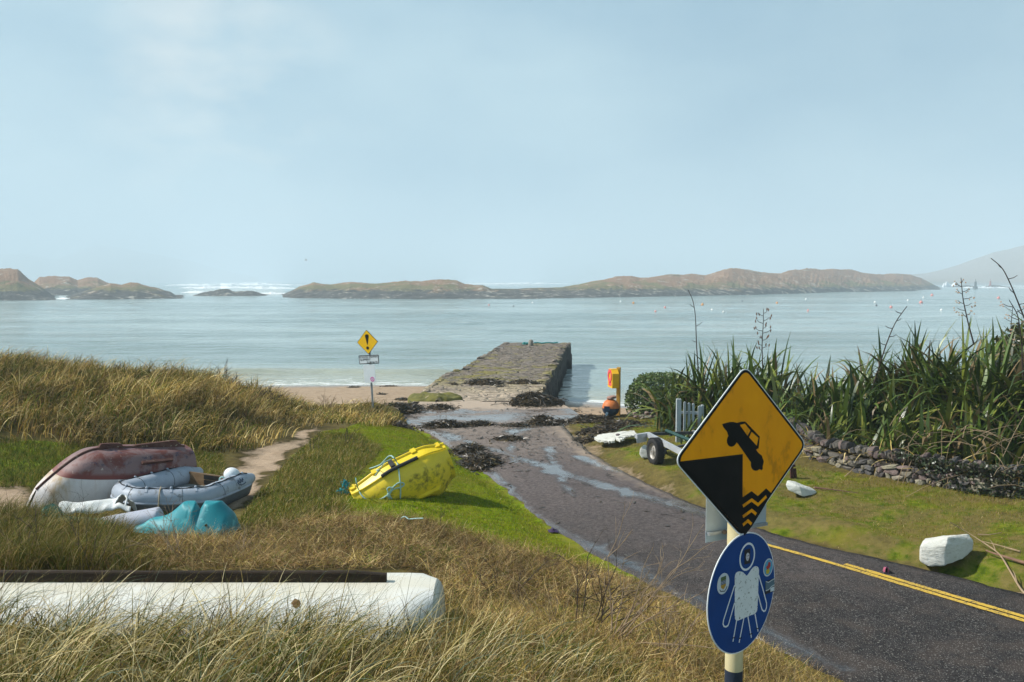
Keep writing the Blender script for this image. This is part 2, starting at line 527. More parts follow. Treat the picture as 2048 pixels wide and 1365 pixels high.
def roadinfo(x, y):
    """nearest station, signed offset (left negative), half width, height of the road"""
    x = np.asarray(x, float); y = np.asarray(y, float)
    ti = np.zeros(len(x), int)
    for s in range(0, len(x), 60000):
        r2 = (x[s:s + 60000, None] - RC[None, ::2, 0]) ** 2 + (y[s:s + 60000, None] - RC[None, ::2, 1]) ** 2
        ti[s:s + 60000] = np.argmin(r2, 1) * 2
    dx = x - RC[ti, 0]; dy = y - RC[ti, 1]
    off = dx * _rn[ti, 0] + dy * _rn[ti, 1]
    along = dx * _rt[ti, 0] + dy * _rt[ti, 1]
    return ti, off, RHW[ti], RC[ti, 2], along

# things the ground is levelled for: slipway
SLIP = [at_z(*p) for p in [(815, 849, 1.28), (1128, 849, 1.28), (1168, 834, 1.27), (1122, 806, 1.42), (838, 806, 1.42), (796, 830, 1.29)]]

def H(x, y, bumps=True):
    x = np.atleast_1d(np.asarray(x, float)); y = np.atleast_1d(np.asarray(y, float))
    z = tps(x, y)
    z = np.clip(z, -1.6, 6)
    if bumps:
        dune = sstep(-4.5, -6.5, x) * sstep(21.5, 24, y) * sstep(35, 31, y)
        rough = sstep(36, 31, y)
        z = z + dune * 0.30 * fbm(x * 0.55, y * 0.55, 3, 3)
        z = z + rough * 0.07 * fbm(x * 0.9 + 3, y * 0.9, 8, 3) + rough * 0.022 * fbm(x * 4, y * 4, 15, 3)
        z = z + sstep(31, 36, y) * 0.03 * fbm(x * 0.8, y * 1.2, 21, 3)
    ti, off, hw, rz, al = roadinfo(x, y)
    end = sstep(1.5, 0.2, np.abs(al))
    w = sstep(0.55, 0.02, np.abs(off) - hw) * end
    z = z * (1 - w) + (rz - 0.07) * w
    # slipway
    sx, sy = proj(np.c_[x, y, np.full(len(x), 1.33)])
    slip = inpoly(x, y, [(p[0], p[1]) for p in SLIP])
    z = np.where(slip, np.minimum(z, 1.17), z)
    # the inside of the pier
    pier = (y > 34.6) & (y < 63.5) & (x > -3.6 + (y - 34.6) * 0.075) & (x < 1.0 + (y - 34.6) * 0.105)
    z = np.where(pier, np.minimum(z, 0.4), z)
    return z

def h1(x, y, bumps=True): return float(H([x], [y], bumps)[0])

# pixel polygons (of the ground as seen) used to decide what grows where
P_PATH = [(415, 985), (450, 940), (490, 912), (540, 885), (600, 862), (660, 847), (640, 868), (600, 892), (570, 925), (520, 970), (500, 1010), (440, 1020)]
P_PATH2 = [(-400, 985), (60, 975), (75, 1010), (40, 1050), (-400, 1090)]
P_TURF = [(640, 866), (720, 850), (822, 849), (900, 893), (985, 957), (1100, 1052), (1195, 1112), (1300, 1165), (1150, 1135), (950, 1078), (850, 1042), (700, 1030), (560, 1060), (470, 1060), (520, 990), (575, 925)]
P_ROUGH = [(575, 925), (640, 868), (720, 870), (765, 900), (700, 965), (690, 1025), (560, 1060), (470, 1055), (515, 990)]
P_BRUSH = [(430, 1100), (560, 1052), (700, 1030), (850, 1046), (1000, 1088), (1180, 1140), (1320, 1190), (1440, 1250), (1560, 1312), (1680, 1420), (1680, 1500), (900, 1500), (850, 1250), (860, 1150), (780, 1140), (430, 1140)]
P_VERGE = [(1122, 847), (1180, 838), (1260, 838), (1360, 840), (1420, 905), (1610, 935), (2048, 1000), (2500, 1070), (2700, 1420), (2048, 1190), (1850, 1140), (1560, 1072), (1380, 1005), (1230, 935), (1152, 880)]
P_LEFTG = [(-600, 875), (0, 880), (200, 893), (330, 893), (420, 915), (340, 945), (120, 945), (60, 985), (-600, 985)]
P_DARK = [(-300, 1025), (50, 1030), (110, 1045), (260, 1075), (450, 1085), (430, 1140), (-300, 1150)]

def zones(x, y, z):
    """weights of green turf, sand, dead straw/earth at ground points"""
    px, py = proj(np.c_[x, y, z])
    wv = fbm(x * 1.3, y * 1.3, 40, 3)
    qx = px + wv * 24; qy = py + fbm(x * 1.3 + 9, y * 1.3, 44, 3) * 9
    inview = (y > 1.0) & (y < 33)
    green = np.full(len(x), 0.45); sand = np.zeros(len(x)); dead = np.full(len(x), 0.35)
    t = inpoly(qx, qy, P_TURF) & inview; green[t] = 1.0; dead[t] = 0.0
    t = inpoly(qx, qy, P_ROUGH) & inview; green[t] = 0.55; dead[t] = 0.3
    t = inpoly(qx, qy, P_VERGE) & inview; green[t] = 0.68; dead[t] = 0.22
    t = inpoly(qx, qy, P_LEFTG) & inview; green[t] = 0.95; dead[t] = 0.05
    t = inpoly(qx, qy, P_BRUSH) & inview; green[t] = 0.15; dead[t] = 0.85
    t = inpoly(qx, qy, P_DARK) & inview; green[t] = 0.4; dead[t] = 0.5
    pf = np.zeros(len(x)); jr = np.random.default_rng(3); wp = fbm(x * 2.6, y * 2.6, 48, 3)
    for _ in range(14):
        ax_, ay_ = jr.normal(0, 13), jr.normal(0, 6.5); pf += (inpoly(qx + ax_ + wp * 22, qy + ay_ + wp * 8, P_PATH) | inpoly(qx + ax_, qy + ay_, P_PATH2)) / 14.0
    pf *= inview & (y > 12); path = pf > 0.5
    sand = np.maximum(sand, pf * (0.66 + 0.25 * wv)); green *= 1 - pf; dead = dead * (1 - pf) + 0.25 * pf
    ti, off, hw, rz, al = roadinfo(x, y)
    edge = np.abs(off) - hw
    on_r = (off > 0) & (y > 12.5) & (y < 31)
    s = sstep(0.75, 0.0, edge + wv * 0.45) * on_r * sstep(14.5, 19, y)
    sand = np.maximum(sand, s * 0.46)
    beach = sstep(31.2, 32.6, y + wv * 0.8) * sstep(5.2, 4.0, x)
    beach = np.maximum(beach, sstep(33.5, 36, y))
    beach = np.maximum(beach, sstep(-4.6, -3.9, x) * sstep(30.0, 30.8, y) * sstep(3.4, 2.6, x))
    sand = np.maximum(sand, beach)
    return green * (1 - sand), sand, dead * (1 - sand), path, beach

# ------------------------------------------------------------------ ground sheet
t = NT('turf_and_sand')
pos = t.geo()
zc = t.sepc(t.attr('tint'))
n1 = t.noise(pos, 0.9, 5, 0.6); n2 = t.noise(pos, 6.0, 5, 0.65); n3 = t.noise(pos, 45.0, 3, 0.6)
gcol = t.mix(t.ramp(n2, [(0.35, 0.0), (0.65, 1.0)]), (0.06, 0.105, 0.003), (0.20, 0.26, 0.006))
gcol = t.mix(t.ramp(n1, [(0.45, 0.0), (0.62, 0.75)]), gcol, (0.19, 0.16, 0.025))
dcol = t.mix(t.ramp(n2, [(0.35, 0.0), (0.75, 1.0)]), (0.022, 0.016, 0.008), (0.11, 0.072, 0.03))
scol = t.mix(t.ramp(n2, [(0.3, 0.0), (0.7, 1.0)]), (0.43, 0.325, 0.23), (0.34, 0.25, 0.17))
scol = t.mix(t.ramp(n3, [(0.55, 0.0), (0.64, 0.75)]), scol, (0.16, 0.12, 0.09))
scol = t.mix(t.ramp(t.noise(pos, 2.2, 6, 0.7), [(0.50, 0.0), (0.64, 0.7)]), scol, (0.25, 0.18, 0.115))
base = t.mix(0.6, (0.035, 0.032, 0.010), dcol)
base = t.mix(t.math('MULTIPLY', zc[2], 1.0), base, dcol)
gcol = t.mix(t.ramp(n3, [(0.60, 0.0), (0.70, 0.55)]), gcol, (0.05, 0.04, 0.016))
brn = t.ramp(t.math('ADD', t.noise(pos, 1.5, 6, 0.7), t.math('MULTIPLY', t.math('SUBTRACT', 0.75, zc[0]), 0.7)), [(0.47, 0.0), (0.60, 0.8)])
gcol = t.mix(brn, gcol, t.mix(n2, (0.08, 0.06, 0.022), (0.26, 0.19, 0.075)))
base = t.mix(zc[0], base, gcol)
sfac = t.ramp(t.math('ADD', zc[1], t.math('MULTIPLY', t.math('SUBTRACT', n2, 0.5), 0.5)), [(0.35, 0.0), (0.6, 1.0)])
# wet sand near the waterline is darker and smoother
zz = t.sep(pos)[2]
wet = t.ramp(t.math('ADD', zz, t.math('MULTIPLY', t.math('SUBTRACT', n1, 0.5), 0.25)), [(0.10, 1.0), (0.34, 0.0)])
scol = t.mix(wet, scol, (0.25, 0.20, 0.16))
base = t.mix(sfac, base, scol)
hgt = t.math('ADD', t.math('MULTIPLY', n2, 0.7), t.math('MULTIPLY', n3, 0.3))
rg = t.mix(t.math('MULTIPLY', wet, sfac), (0.92, 0.92, 0.92), (0.18, 0.18, 0.18))
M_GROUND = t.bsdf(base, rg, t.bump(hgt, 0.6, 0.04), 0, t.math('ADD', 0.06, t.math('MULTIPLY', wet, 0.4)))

def build_ground():
    xs = np.r_[np.arange(-60, -26, 0.8), np.arange(-26, 26, 0.125), np.arange(26, 60.1, 0.8)]
    ys = np.r_[np.arange(-30, 1.5, 0.8), np.arange(1.5, 46, 0.125), np.arange(46, 75, 0.5)]
    X, Y = np.meshgrid(xs, ys); sh = X.shape
    x = X.ravel(); y = Y.ravel(); z = H(x, y)
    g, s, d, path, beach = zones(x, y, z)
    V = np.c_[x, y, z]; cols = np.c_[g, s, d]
    nx = len(xs); idx = (np.arange(sh[0] - 1)[:, None] * nx + np.arange(nx - 1)[None, :]).ravel()
    Q = np.stack([idx, idx + 1, idx + nx + 1, idx + nx], 1)
    cls = np.where(beach > 0.5, 1, np.where(path, 2, 0))
    fc = cls[idx]
    for k, nm in ((0, 'ground'), (1, 'beach'), (2, 'path')):
        q = Q[fc == k]; u, inv = np.unique(q.ravel(), return_inverse=True)
        o = mesh_obj(nm, V[u], inv.reshape(-1, 4), M_GROUND, cols=cols[u])
        tag(o, {'ground': 'grassy ground of the bank, berm and verges beside the lane', 'beach': 'pale sandy beach between the dune and the water',
                'path': 'bare sandy footpath leading past the beached boats'}[nm], kind='structure')
build_ground()

# ------------------------------------------------------------------ the lane
t = NT('wet_lane')
pos = t.geo(); uv = t.sepc(t.attr('tint'))      # r: across 0..1, g: metres along / 40, b: nearness of the wet gutter
n0 = t.noise(pos, 0.5, 4, 0.6); n1 = t.noise(pos, 2.2, 5, 0.65); n2 = t.noise(pos, 14, 5, 0.7); n3 = t.noise(pos, 60, 2, 0.5)
chip = t.voro(pos, 55, out='Color')
far = t.math('ADD', uv[1], t.math('MULTIPLY', t.math('SUBTRACT', n0, 0.5), 0.22))
asph = t.mix(t.ramp(n2, [(0.3, 0.0), (0.7, 1.0)]), (0.010, 0.010, 0.011), (0.052, 0.047, 0.046))
asph = t.mix(t.ramp(n1, [(0.46, 0.0), (0.62, 0.75)]), asph, (0.062, 0.050, 0.044))
asph = t.mix(t.ramp(n3, [(0.60, 0.0), (0.67, 0.9)]), asph, (0.24, 0.23, 0.21))
mid = t.mix(t.ramp(n2, [(0.3, 0.0), (0.7, 1.0)]), (0.05, 0.042, 0.042), (0.17, 0.142, 0.135))
grit = t.mix(t.ramp(n2, [(0.3, 0.0), (0.7, 1.0)]), (0.13, 0.105, 0.09), (0.31, 0.255, 0.215))
col = t.mix(t.ramp(far, [(0.28, 0.0), (0.50, 1.0)]), asph, mid)
col = t.mix(t.ramp(far, [(0.52, 0.0), (0.74, 1.0)]), col, grit)
sandR = t.math('MULTIPLY', t.ramp(t.math('ADD', uv[0], t.math('MULTIPLY', t.math('SUBTRACT', n1, 0.5), 0.35)), [(0.86, 0.0), (1.0, 1.0)]), t.ramp(uv[1], [(0.42, 0.0), (0.55, 1.0)]))
col = t.mix(sandR, col, (0.33, 0.26, 0.2))
wn = t.noise(t.scale(pos, (1.0, 0.8, 1.0)), 0.75, 5, 0.62, 0.6)
wetm = t.math('ADD', uv[2], t.math('MULTIPLY', t.math('SUBTRACT', wn, 0.5), 1.9))
wet = t.ramp(wetm, [(0.44, 0.0), (0.70, 1.0)])
damp = t.ramp(wetm, [(0.22, 0.0), (0.55, 1.0)])
col = t.mix(t.math('MULTIPLY', damp, 0.35), col, (0.05, 0.045, 0.045))
rg = t.mix(wet, t.mix(damp, (0.85, 0.85, 0.85), (0.5, 0.5, 0.5)), (0.11, 0.11, 0.11))
hh = t.math('MULTIPLY', t.math('ADD', t.math('MULTIPLY', n2, 0.6), t.math('MULTIPLY', n3, 0.5)), t.math('SUBTRACT', 1.0, t.math('MULTIPLY', wet, 0.96)))
M_ROAD = t.bsdf(col, rg, t.bump(hh, 0.8, 0.03), 0, t.math('ADD', 0.10, t.math('MULTIPLY', wet, 0.5)))

def build_road():
    n = NR; m = 22
    G = np.zeros((n, m + 3, 3)); A = np.zeros((n, m + 3, 3))
    dist = np.r_[0, np.cumsum(np.linalg.norm(np.diff(RC[:, :2], axis=0), axis=1))]
    for i in range(n):
        jl = 0.10 * (vnoise(dist[i] * 1.6, 0.5, 5) - 0.5) + 0.10 * (vnoise(dist[i] * 6, 0.5, 6) - 0.5)
        jr = 0.12 * (vnoise(dist[i] * 1.4, 3.5, 5) - 0.5) + 0.10 * (vnoise(dist[i] * 6, 3.5, 6) - 0.5)
        for j in range(m + 3):
            if j == 0: u, dz = 0.0, -0.12
            elif j == m + 2: u, dz = 1.0, -0.12
            else:
                u = (j - 1) / m; dz = 0.035 * (1 - (2 * u - 1) ** 2)
            P = RLs[i] * (1 - u) + RRs[i] * u
            off = (jl * (1 - u) ** 8 + jr * u ** 8)
            P = P + np.array([_rn[i, 0] * off, _rn[i, 1] * off, 0])
            G[i, j] = (P[0], P[1], P[2] + dz)
            d = dist[i]
            g = max(0, 1 - u / 0.12) * 0.85 * (d > 11.5)                       # gutter along the left edge
            # runnels crossing the lane further down
            yy = RC[i, 1]
            for (ya, ua, yb, ub, wd) in ((15.0, 0.98, 25.5, 0.12, 0.09), (16.5, 0.9, 20.5, 0.45, 0.11), (24, 0.15, 28.5, 0.02, 0.10), (9.6, 0.04, 13.5, 0.0, 0.05), (17.5, 0.35, 24.0, 0.75, 0.06), (19.0, 0.99, 22.5, 0.86, 0.08), (21.5, 0.30, 27.0, 0.62, 0.05), (13.0, 0.80, 17.0, 0.97, 0.05), (26.0, 0.5, 29.3, 0.9, 0.10)):
                if ya <= yy <= yb:
                    c = ua + (ub - ua) * (yy - ya) / (yb - ya)
                    g = max(g, 0.66 * math.exp(-((u - c) / wd) ** 2))
            A[i, j] = (u, d / 40.0, g)
    idx = (np.arange(n - 1)[:, None] * (m + 3) + np.arange(m + 2)[None, :]).ravel()
    Q = np.stack([idx, idx + m + 3, idx + m + 4, idx + 1], 1)[:, ::-1]
    o = mesh_obj('road', G.reshape(-1, 3), Q, M_ROAD, cols=A.reshape(-1, 3))
    tag(o, 'narrow wet tarmac lane running down to the slipway', kind='structure')
build_road()

def road_top(x, y):
    ti, off, hw, rz, al = roadinfo([x], [y]); i = ti[0]; u = min(1.0, max(0.0, (off[0] / hw[0] + 1) / 2)); dsl = float(np.linalg.norm(RC[min(i + 1, NR - 1), :2] - RC[i - 1, :2])) / 2
    z0 = RLs[:, 2] * (1 - u) + RRs[:, 2] * u
    return float(np.interp(i + al[0] / max(dsl, 1e-3), np.arange(NR), z0)) + 0.035 * (1 - (2 * u - 1) ** 2)

# yellow lines
t = NT('worn_yellow_paint'); pos = t.geo()
nz = t.noise(pos, 30, 5, 0.7); nb = t.noise(pos, 3, 4, 0.6)
worn = t.ramp(t.math('ADD', nz, t.math('MULTIPLY', nb, 0.35)), [(0.70, 0.0), (0.80, 1.0)])
M_YLINE = t.bsdf(t.mix(worn, t.mix(nb, (0.62, 0.40, 0.045), (0.5, 0.33, 0.06)), (0.07, 0.06, 0.055)), 0.7, t.bump(nz, 0.3, 0.01), 0, 0.3)
for pts in ([(1530, 1085), (1600, 1106), (1700, 1137), (1850, 1184), (2048, 1247), (2200, 1297), (2500, 1396)],
            [(1690, 1128), (1760, 1149.5), (1850, 1177), (2048, 1239), (2200, 1288.5), (2500, 1387)]):
    P = np.array([at_z(px, py, 1.925) for px, py in pts]); P = smooth_poly(resample(P, 90), 8)
    for q in P: q[2] = road_top(q[0], q[1]) + 0.008
    tn = np.gradient(P, axis=0); tn /= np.linalg.norm(tn, axis=1, keepdims=True); nn = np.c_[-tn[:, 1], tn[:, 0], np.zeros(len(P))]
    w = 0.047 + 0.012 * (np.array([vnoise(k * 0.9, 1.0, 3) for k in range(len(P))]) - 0.5)[:, None]
    Lw = P + nn * w; Rw = P - nn * w
    for q in list(Lw) + list(Rw): q[2] = road_top(q[0], q[1]) + 0.007
    V = np.stack([Lw, Rw], 1).reshape(-1, 3); i = np.arange(len(P) - 1) * 2
    tag(mesh_obj('road_marking', V, np.stack([i, i + 1, i + 3, i + 2], 1), M_YLINE), 'worn double yellow line along the edge of the lane', kind='structure')

# slipway of wet concrete dusted with sand
t = NT('wet_concrete_and_sand'); pos = t.geo()
n1 = t.noise(t.scale(pos, (0.6, 1.6, 1)), 1.1, 5, 0.65, 0.4); n2 = t.noise(pos, 12, 5, 0.65); n3 = t.noise(pos, 1.0, 4, 0.6)
conc = t.mix(t.ramp(n2, [(0.3, 0.0), (0.7, 1.0)]), (0.16, 0.135, 0.12), (0.25, 0.21, 0.185))
sand = t.mix(t.ramp(n2, [(0.3, 0.0), (0.7, 1.0)]), (0.42, 0.33, 0.25), (0.36, 0.28, 0.21))
yy = t.sep(pos)[1]
sf = t.ramp(t.math('ADD', t.math('MULTIPLY', t.math('SUBTRACT', yy, 31.9), 0.4), n3), [(0.45, 0.0), (0.72, 1.0)])
wet = t.ramp(t.math('ADD', n1, t.math('MULTIPLY', sf, -0.5)), [(0.38, 0.0), (0.50, 1.0)])
M_SLIP = t.bsdf(t.mix(t.math('MULTIPLY', wet, 0.45), t.mix(sf, conc, sand), (0.12, 0.1, 0.09)), t.mix(wet, (0.8, 0.8, 0.8), (0.10, 0.10, 0.10)),
                t.bump(t.math('MULTIPLY', n2, t.math('SUBTRACT', 1.0, t.math('MULTIPLY', wet, 0.95))), 0.4, 0.02), 0, 0.5)
def build_slip():
    a, b, c, d, e, f = [np.array(p) for p in SLIP]
    a = a + np.array([0, -0.35, -0.004]); b = b + np.array([0, -0.35, -0.004])
    n = 30; m = 40; rows = []
    Lp = resample(np.array([a, f, e]), n); Rp = resample(np.array([b, c, d]), n)
    for i in range(n):
        r = np.linspace(0, 1, m)[:, None]; row = Lp[i] * (1 - r) + Rp[i] * r
        row[:, 2] += 0.02 * fbm(row[:, 0] * 0.7, row[:, 1] * 0.7, 50, 2)
        row = np.vstack([row[0] - np.array([0.02, 0, 0.9]), row, row[-1] + np.array([0.03, 0, -0.9])])
        rows.append(row)
    rows.append(rows[-1] + np.array([0, 0.65, -0.01])); rows.append(rows[-1] - np.array([0, -0.02, 0.6]))
    mb = MB(); mb.grid(rows)
    tag(mb.build('slipway', M_SLIP, angle=45), 'wet concrete slipway crossing from the lane to the stone pier', kind='structure')
build_slip()
# ------------------------------------------------------------------ sea
t = NT('sea_water'); pos = t.geo(); a = t.sepc(t.attr('tint'))       # r: foam near shore, g: shallow, b: slick streaks
p3 = t.sep(pos); pxy = t.n('ShaderNodeCombineXYZ'); t.put(pxy.inputs[0], p3[0]); t.put(pxy.inputs[1], p3[1]); pv = pxy.outputs[0]
w1 = t.noise(t.scale(pv, (0.9, 1.7, 1)), 1.3, 4, 0.6, 0.3); w2 = t.noise(t.scale(pv, (0.25, 0.55, 1)), 0.6, 4, 0.6, 0.4); w3 = t.noise(t.scale(pv, (0.05, 0.12, 1)), 0.5, 4, 0.6)
slick = t.noise(t.scale(pv, (0.10, 0.42, 1)), 0.09, 6, 0.62, 1.4)
hgt = t.math('ADD', t.math('MULTIPLY', w1, 0.2), t.math('ADD', t.math('MULTIPLY', w2, 1.4), t.math('MULTIPLY', w3, 2.2)))
deep = t.mix(t.ramp(slick, [(0.40, 0.0), (0.62, 1.0)]), (0.14, 0.20, 0.175), (0.33, 0.41, 0.39))
col = t.mix(a[1], deep, (0.36, 0.37, 0.29))
fn = t.noise(t.scale(pv, (0.5, 1.3, 1)), 1.6, 6, 0.7, 0.5)
foam = t.ramp(t.math('ADD', a[0], t.math('MULTIPLY', t.math('SUBTRACT', fn, 0.5), 1.5)), [(0.50, 0.0), (0.72, 1.0)])
streak = t.ramp(t.noise(t.scale(pv, (0.35, 2.4, 1)), 0.05, 7, 0.7, 2.0), [(0.60, 0.0), (0.72, 0.5)])
foam2 = t.math('MAXIMUM', foam, streak)
col = t.mix(foam2, col, (0.72, 0.75, 0.75))
rg = t.mix(foam2, (0.12, 0.12, 0.12), (0.8, 0.8, 0.8))
M_SEA = t.bsdf(col, rg, t.bump(hgt, 0.7, 0.6), 0, 0.5)

def build_sea():
    rows = np.r_[np.arange(31, 70, 0.16), np.geomspace(70, 9000, 260)]
    cols = np.tan(np.linspace(R(-52), R(52), 260))
    Y, T = np.meshgrid(rows, cols, indexing='ij')
    X = T * np.minimum(Y, 1e9); x = X.ravel(); y = Y.ravel()
    near = y < 70
    g = np.full(len(x), -3.0); g[near] = H(x[near], y[near], False)
    amp = sstep(34, 60, y) * 0.10 + sstep(60, 160, y) * 0.12 + sstep(330, 600, y) * 1.1
    z = amp * fbm(x * 0.16, y * 0.30, 60, 3) * np.where(y < 330, 1, 0) + sstep(330, 600, y) * 1.1 * fbm(x * 0.018, y * 0.02, 66, 4)
    # a small wave curling in on the left beach
    br = np.exp(-((y - 57.5 - 1.2 * fbm(x * 0.15, y * 0, 70, 2)) / 0.8) ** 2) * sstep(-2.5, -5, x)
    z = z + br * 0.28
    z = np.where(y < 36, z * 0.3, z)
    left = sstep(-1, -3, x)
    foam = sstep(-0.38, -0.02, g) * near
    foam = foam * np.where(x < -1, 0.58, 0.72); foam = np.maximum(foam, left * sstep(-0.50, -0.1, g) * near * 0.5)
    band = np.exp(-((y - 57.0 - 1.2 * fbm(x * 0.15, y * 0, 70, 2)) / 0.9) ** 2) * sstep(-3, -6, x) * 0.30
    foam = np.maximum(foam, band)
    foam = np.maximum(foam, sstep(0.5, 2.0, x) * sstep(46.5, 42, y) * 0.62)
    # rough white water between and beyond the islets
    px, py = proj(np.c_[x, y, z * 0])
    rough = sstep(340, 380, px) * sstep(600, 560, px) * sstep(596, 590, py) + sstep(905, 935, px) * sstep(1120, 1080, px) * sstep(575, 571, py)
    rough = np.maximum(rough, sstep(100, 115, px) * sstep(150, 140, px) * sstep(604, 599, py))
    rough = np.maximum(rough, sstep(1890, 1905, px) * sstep(579, 577.5, py))
    foam = np.maximum(foam, rough * 0.56)
    shallow = sstep(-1.25, -0.1, g) * near
    V = np.c_[x, y, z]; nc = len(cols); nr = len(rows)
    idx = (np.arange(nr - 1)[:, None] * nc + np.arange(nc - 1)[None, :]).ravel()
    Q = np.stack([idx, idx + 1, idx + nc + 1, idx + nc], 1)
    # drop what lies deep under the land
    keep = ~((g[Q] > 0.25).all(1))
    o = mesh_obj('sea', V, Q[keep], M_SEA, cols=np.c_[foam, shallow, foam * 0])
    tag(o, 'pale grey green sea of the sheltered bay', kind='structure')
build_sea()

# ------------------------------------------------------------------ islands and hills
def island_mat(name, rock, green, brown, pale):
    t = NT(name); pos = t.geo(); z = t.sep(pos)[2]
    n1 = t.noise(pos, 0.07, 7, 0.68); n2 = t.noise(pos, 0.30, 6, 0.75)
    zz = t.math('ADD', z, t.math('MULTIPLY', t.math('SUBTRACT', n2, 0.5), 7.0))
    zz = t.math('DIVIDE', zz, 12.0)
    rk = t.mix(t.ramp(n2, [(0.35, 0.0), (0.68, 1.0)]), rock, tuple(a * 3.6 for a in rock))
    c = t.mix(t.ramp(zz, [(0.20, 0.0), (0.27, 1.0)]), rk, green)
    c = t.mix(t.ramp(t.math('ADD', zz, t.math('MULTIPLY', t.math('SUBTRACT', n1, 0.5), 1.7)), [(0.28, 0.0), (0.42, 1.0)]), c, brown)
    c = t.mix(t.ramp(n1, [(0.60, 0.0), (0.66, 0.8)]), c, tuple(a * 0.62 for a in green))
    c = t.mix(t.ramp(t.math('ADD', n2, t.math('MULTIPLY', n1, 0.45)), [(0.80, 0.0), (0.86, 0.8)]), c, pale)
    return t.bsdf(c, 0.95, t.bump(n2, 0.8, 1.5), 0, 0.1)
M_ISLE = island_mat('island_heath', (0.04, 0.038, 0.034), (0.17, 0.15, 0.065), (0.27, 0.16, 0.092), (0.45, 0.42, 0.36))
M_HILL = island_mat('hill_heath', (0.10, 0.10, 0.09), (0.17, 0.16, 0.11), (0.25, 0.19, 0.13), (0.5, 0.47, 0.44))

def island(name, sil, water, depth, mat, label, seed, nv=34, rough=0.13, step=2.0, zfac=None, kindname=None):
    """a ridge of land: water = [(px, py)] of its near shore at sea level, sil = [(px, py)] of its skyline"""
    wx = np.array([p[0] for p in water], float); wy = np.array([p[1] for p in water], float)
    sx = np.array([p[0] for p in sil], float); sy = np.array([p[1] for p in sil], float)
    pxs = np.arange(sx[0], sx[-1] + 0.1, step); rows = []
    for px in pxs:
        A = np.array(at_z(px, float(np.interp(px, wx, wy)), 0.0))
        B = A * np.array([1 + depth, 1 + depth, 0])                     # ridge stands behind the shore
        zr = at_y(px, float(np.interp(px, sx, sy)), B[1])[2]
        zr = max(zr, -0.5)
        col = []
        for k in range(nv):
            v = k / (nv - 1) * 2 - 0.06                                 # 0 shore, 1 ridge, 2 far shore
            if v <= 1: s = max(0, v) ** 0.62 * (0.72 + 0.28 * max(0, v)) if v > 0 else 0
            else: s = math.cos((v - 1) * PI / 2) ** 0.8 if v < 1.99 else -0.1
            P = A + (B - A) * v
            col.append((P[0], P[1], s * zr - (1.2 if v <= 0 else 0), v))
        rows.append(col)
    G = np.array(rows); x = G[..., 0]; y = G[..., 1]; z = G[..., 2]; v = G[..., 3]
    sc = 1.0 / max(6.0, (G[..., 1].mean() * depth) * 0.33)
    n = fbm(x * sc * 2, y * sc * 2, seed, 5, 0.6)
    hmax = np.maximum(z.max(1, keepdims=True), 0.5)
    env = np.clip(v * 4, 0, 1) * np.clip((1.96 - v) * 3, 0, 1) * (0.35 + 0.65 * np.clip(np.abs(v - 1) * 3, 0, 1))
    z = z + rough * hmax * n * env * 1.9
    n2 = fbm(x * 0.12, y * 0.12, seed + 9, 3)
    z = z + np.clip(1.8 - np.abs(z - 1.2), 0, 1.8) * 0.35 * n2
    mb_v = np.stack([x, y, z], -1)
    mb = MB(); mb.grid(mb_v)
    o = mb.build(name, mat, angle=None)
    tag(o, label, kind='structure')
    return o

island('island', [(-160, 548), (-60, 545), (0, 540), (20, 538.5), (38, 541), (60, 560), (82, 574), (100, 588), (118, 600)], [(-160, 602), (118, 600.5)], 0.16, M_ISLE, 'tall brown headland with pale rocks at the far left of the bay', 101)
island('island', [(52, 590), (66, 568), (80, 554), (110, 551.5), (140, 553), (156, 561), (176, 556.5), (196, 557), (218, 566), (250, 578), (275, 590)], [(52, 592), (275, 590)], 0.14, M_ISLE, 'two humped brown island behind the left islets', 111)
island('island', [(122, 600), (150, 590), (180, 580), (205, 571), (222, 566.5), (244, 571), (262, 566), (276, 567), (290, 571), (318, 577), (342, 585), (352, 592), (362, 592), (377, 597)], [(122, 600.5), (377, 597.5)], 0.12, M_ISLE, 'small low island with a brown double hump left of the surf', 121)
island('island', [(386, 592), (402, 588), (428, 584), (436, 580), (455, 580), (468, 584), (486, 584), (506, 583), (522, 588), (540, 592)], [(386, 592.5), (540, 592.5)], 0.05, M_ISLE, 'bare dark rock reef awash in white surf', 131, rough=0.3, step=1.5)
island('island', [(562, 594), (576, 586), (600, 573), (628, 566), (650, 569), (664, 570.5), (700, 565), (740, 568), (766, 567), (800, 562.5), (842, 564), (864, 561), (898, 560), (914, 562), (930, 568.5), (950, 570.5), (966, 570.5), (982, 577.5), (1040, 579), (1120, 578)],
       [(562, 597), (820, 598.5), (1000, 598), (1120, 596)], 0.16, M_ISLE, 'long low brown island in the middle of the bay mouth', 141)
island('island', [(905, 597), (960, 586), (1060, 577.5), (1120, 576), (1160, 569), (1190, 562), (1215, 557), (1232, 553), (1262, 552.5), (1280, 556), (1302, 553.5), (1340, 547.5), (1380, 549), (1410, 550), (1440, 542), (1462, 538), (1488, 540), (1520, 545), (1560, 546),
                   (1576, 542), (1610, 539.5), (1660, 540), (1700, 541), (1740, 547), (1768, 549), (1790, 547.5), (1820, 550), (1842, 557), (1862, 567), (1878, 576), (1893, 580)],
       [(905, 598), (1100, 597.5), (1400, 592), (1510, 590), (1700, 584.5), (1893, 580.2)], 0.20, M_ISLE, 'longest russet island with pale rock scars on its right half', 151)
island('islet', [(1896, 575.5), (1915, 572), (1932, 571), (1950, 572), (1962, 574.5), (1985, 571), (2000, 571), (2012, 574), (2030, 575.5)], [(1896, 576), (2030, 576)], 0.03, M_ISLE, 'flat dark skerry between the two beacon towers', 161, rough=0.3, step=1.5)
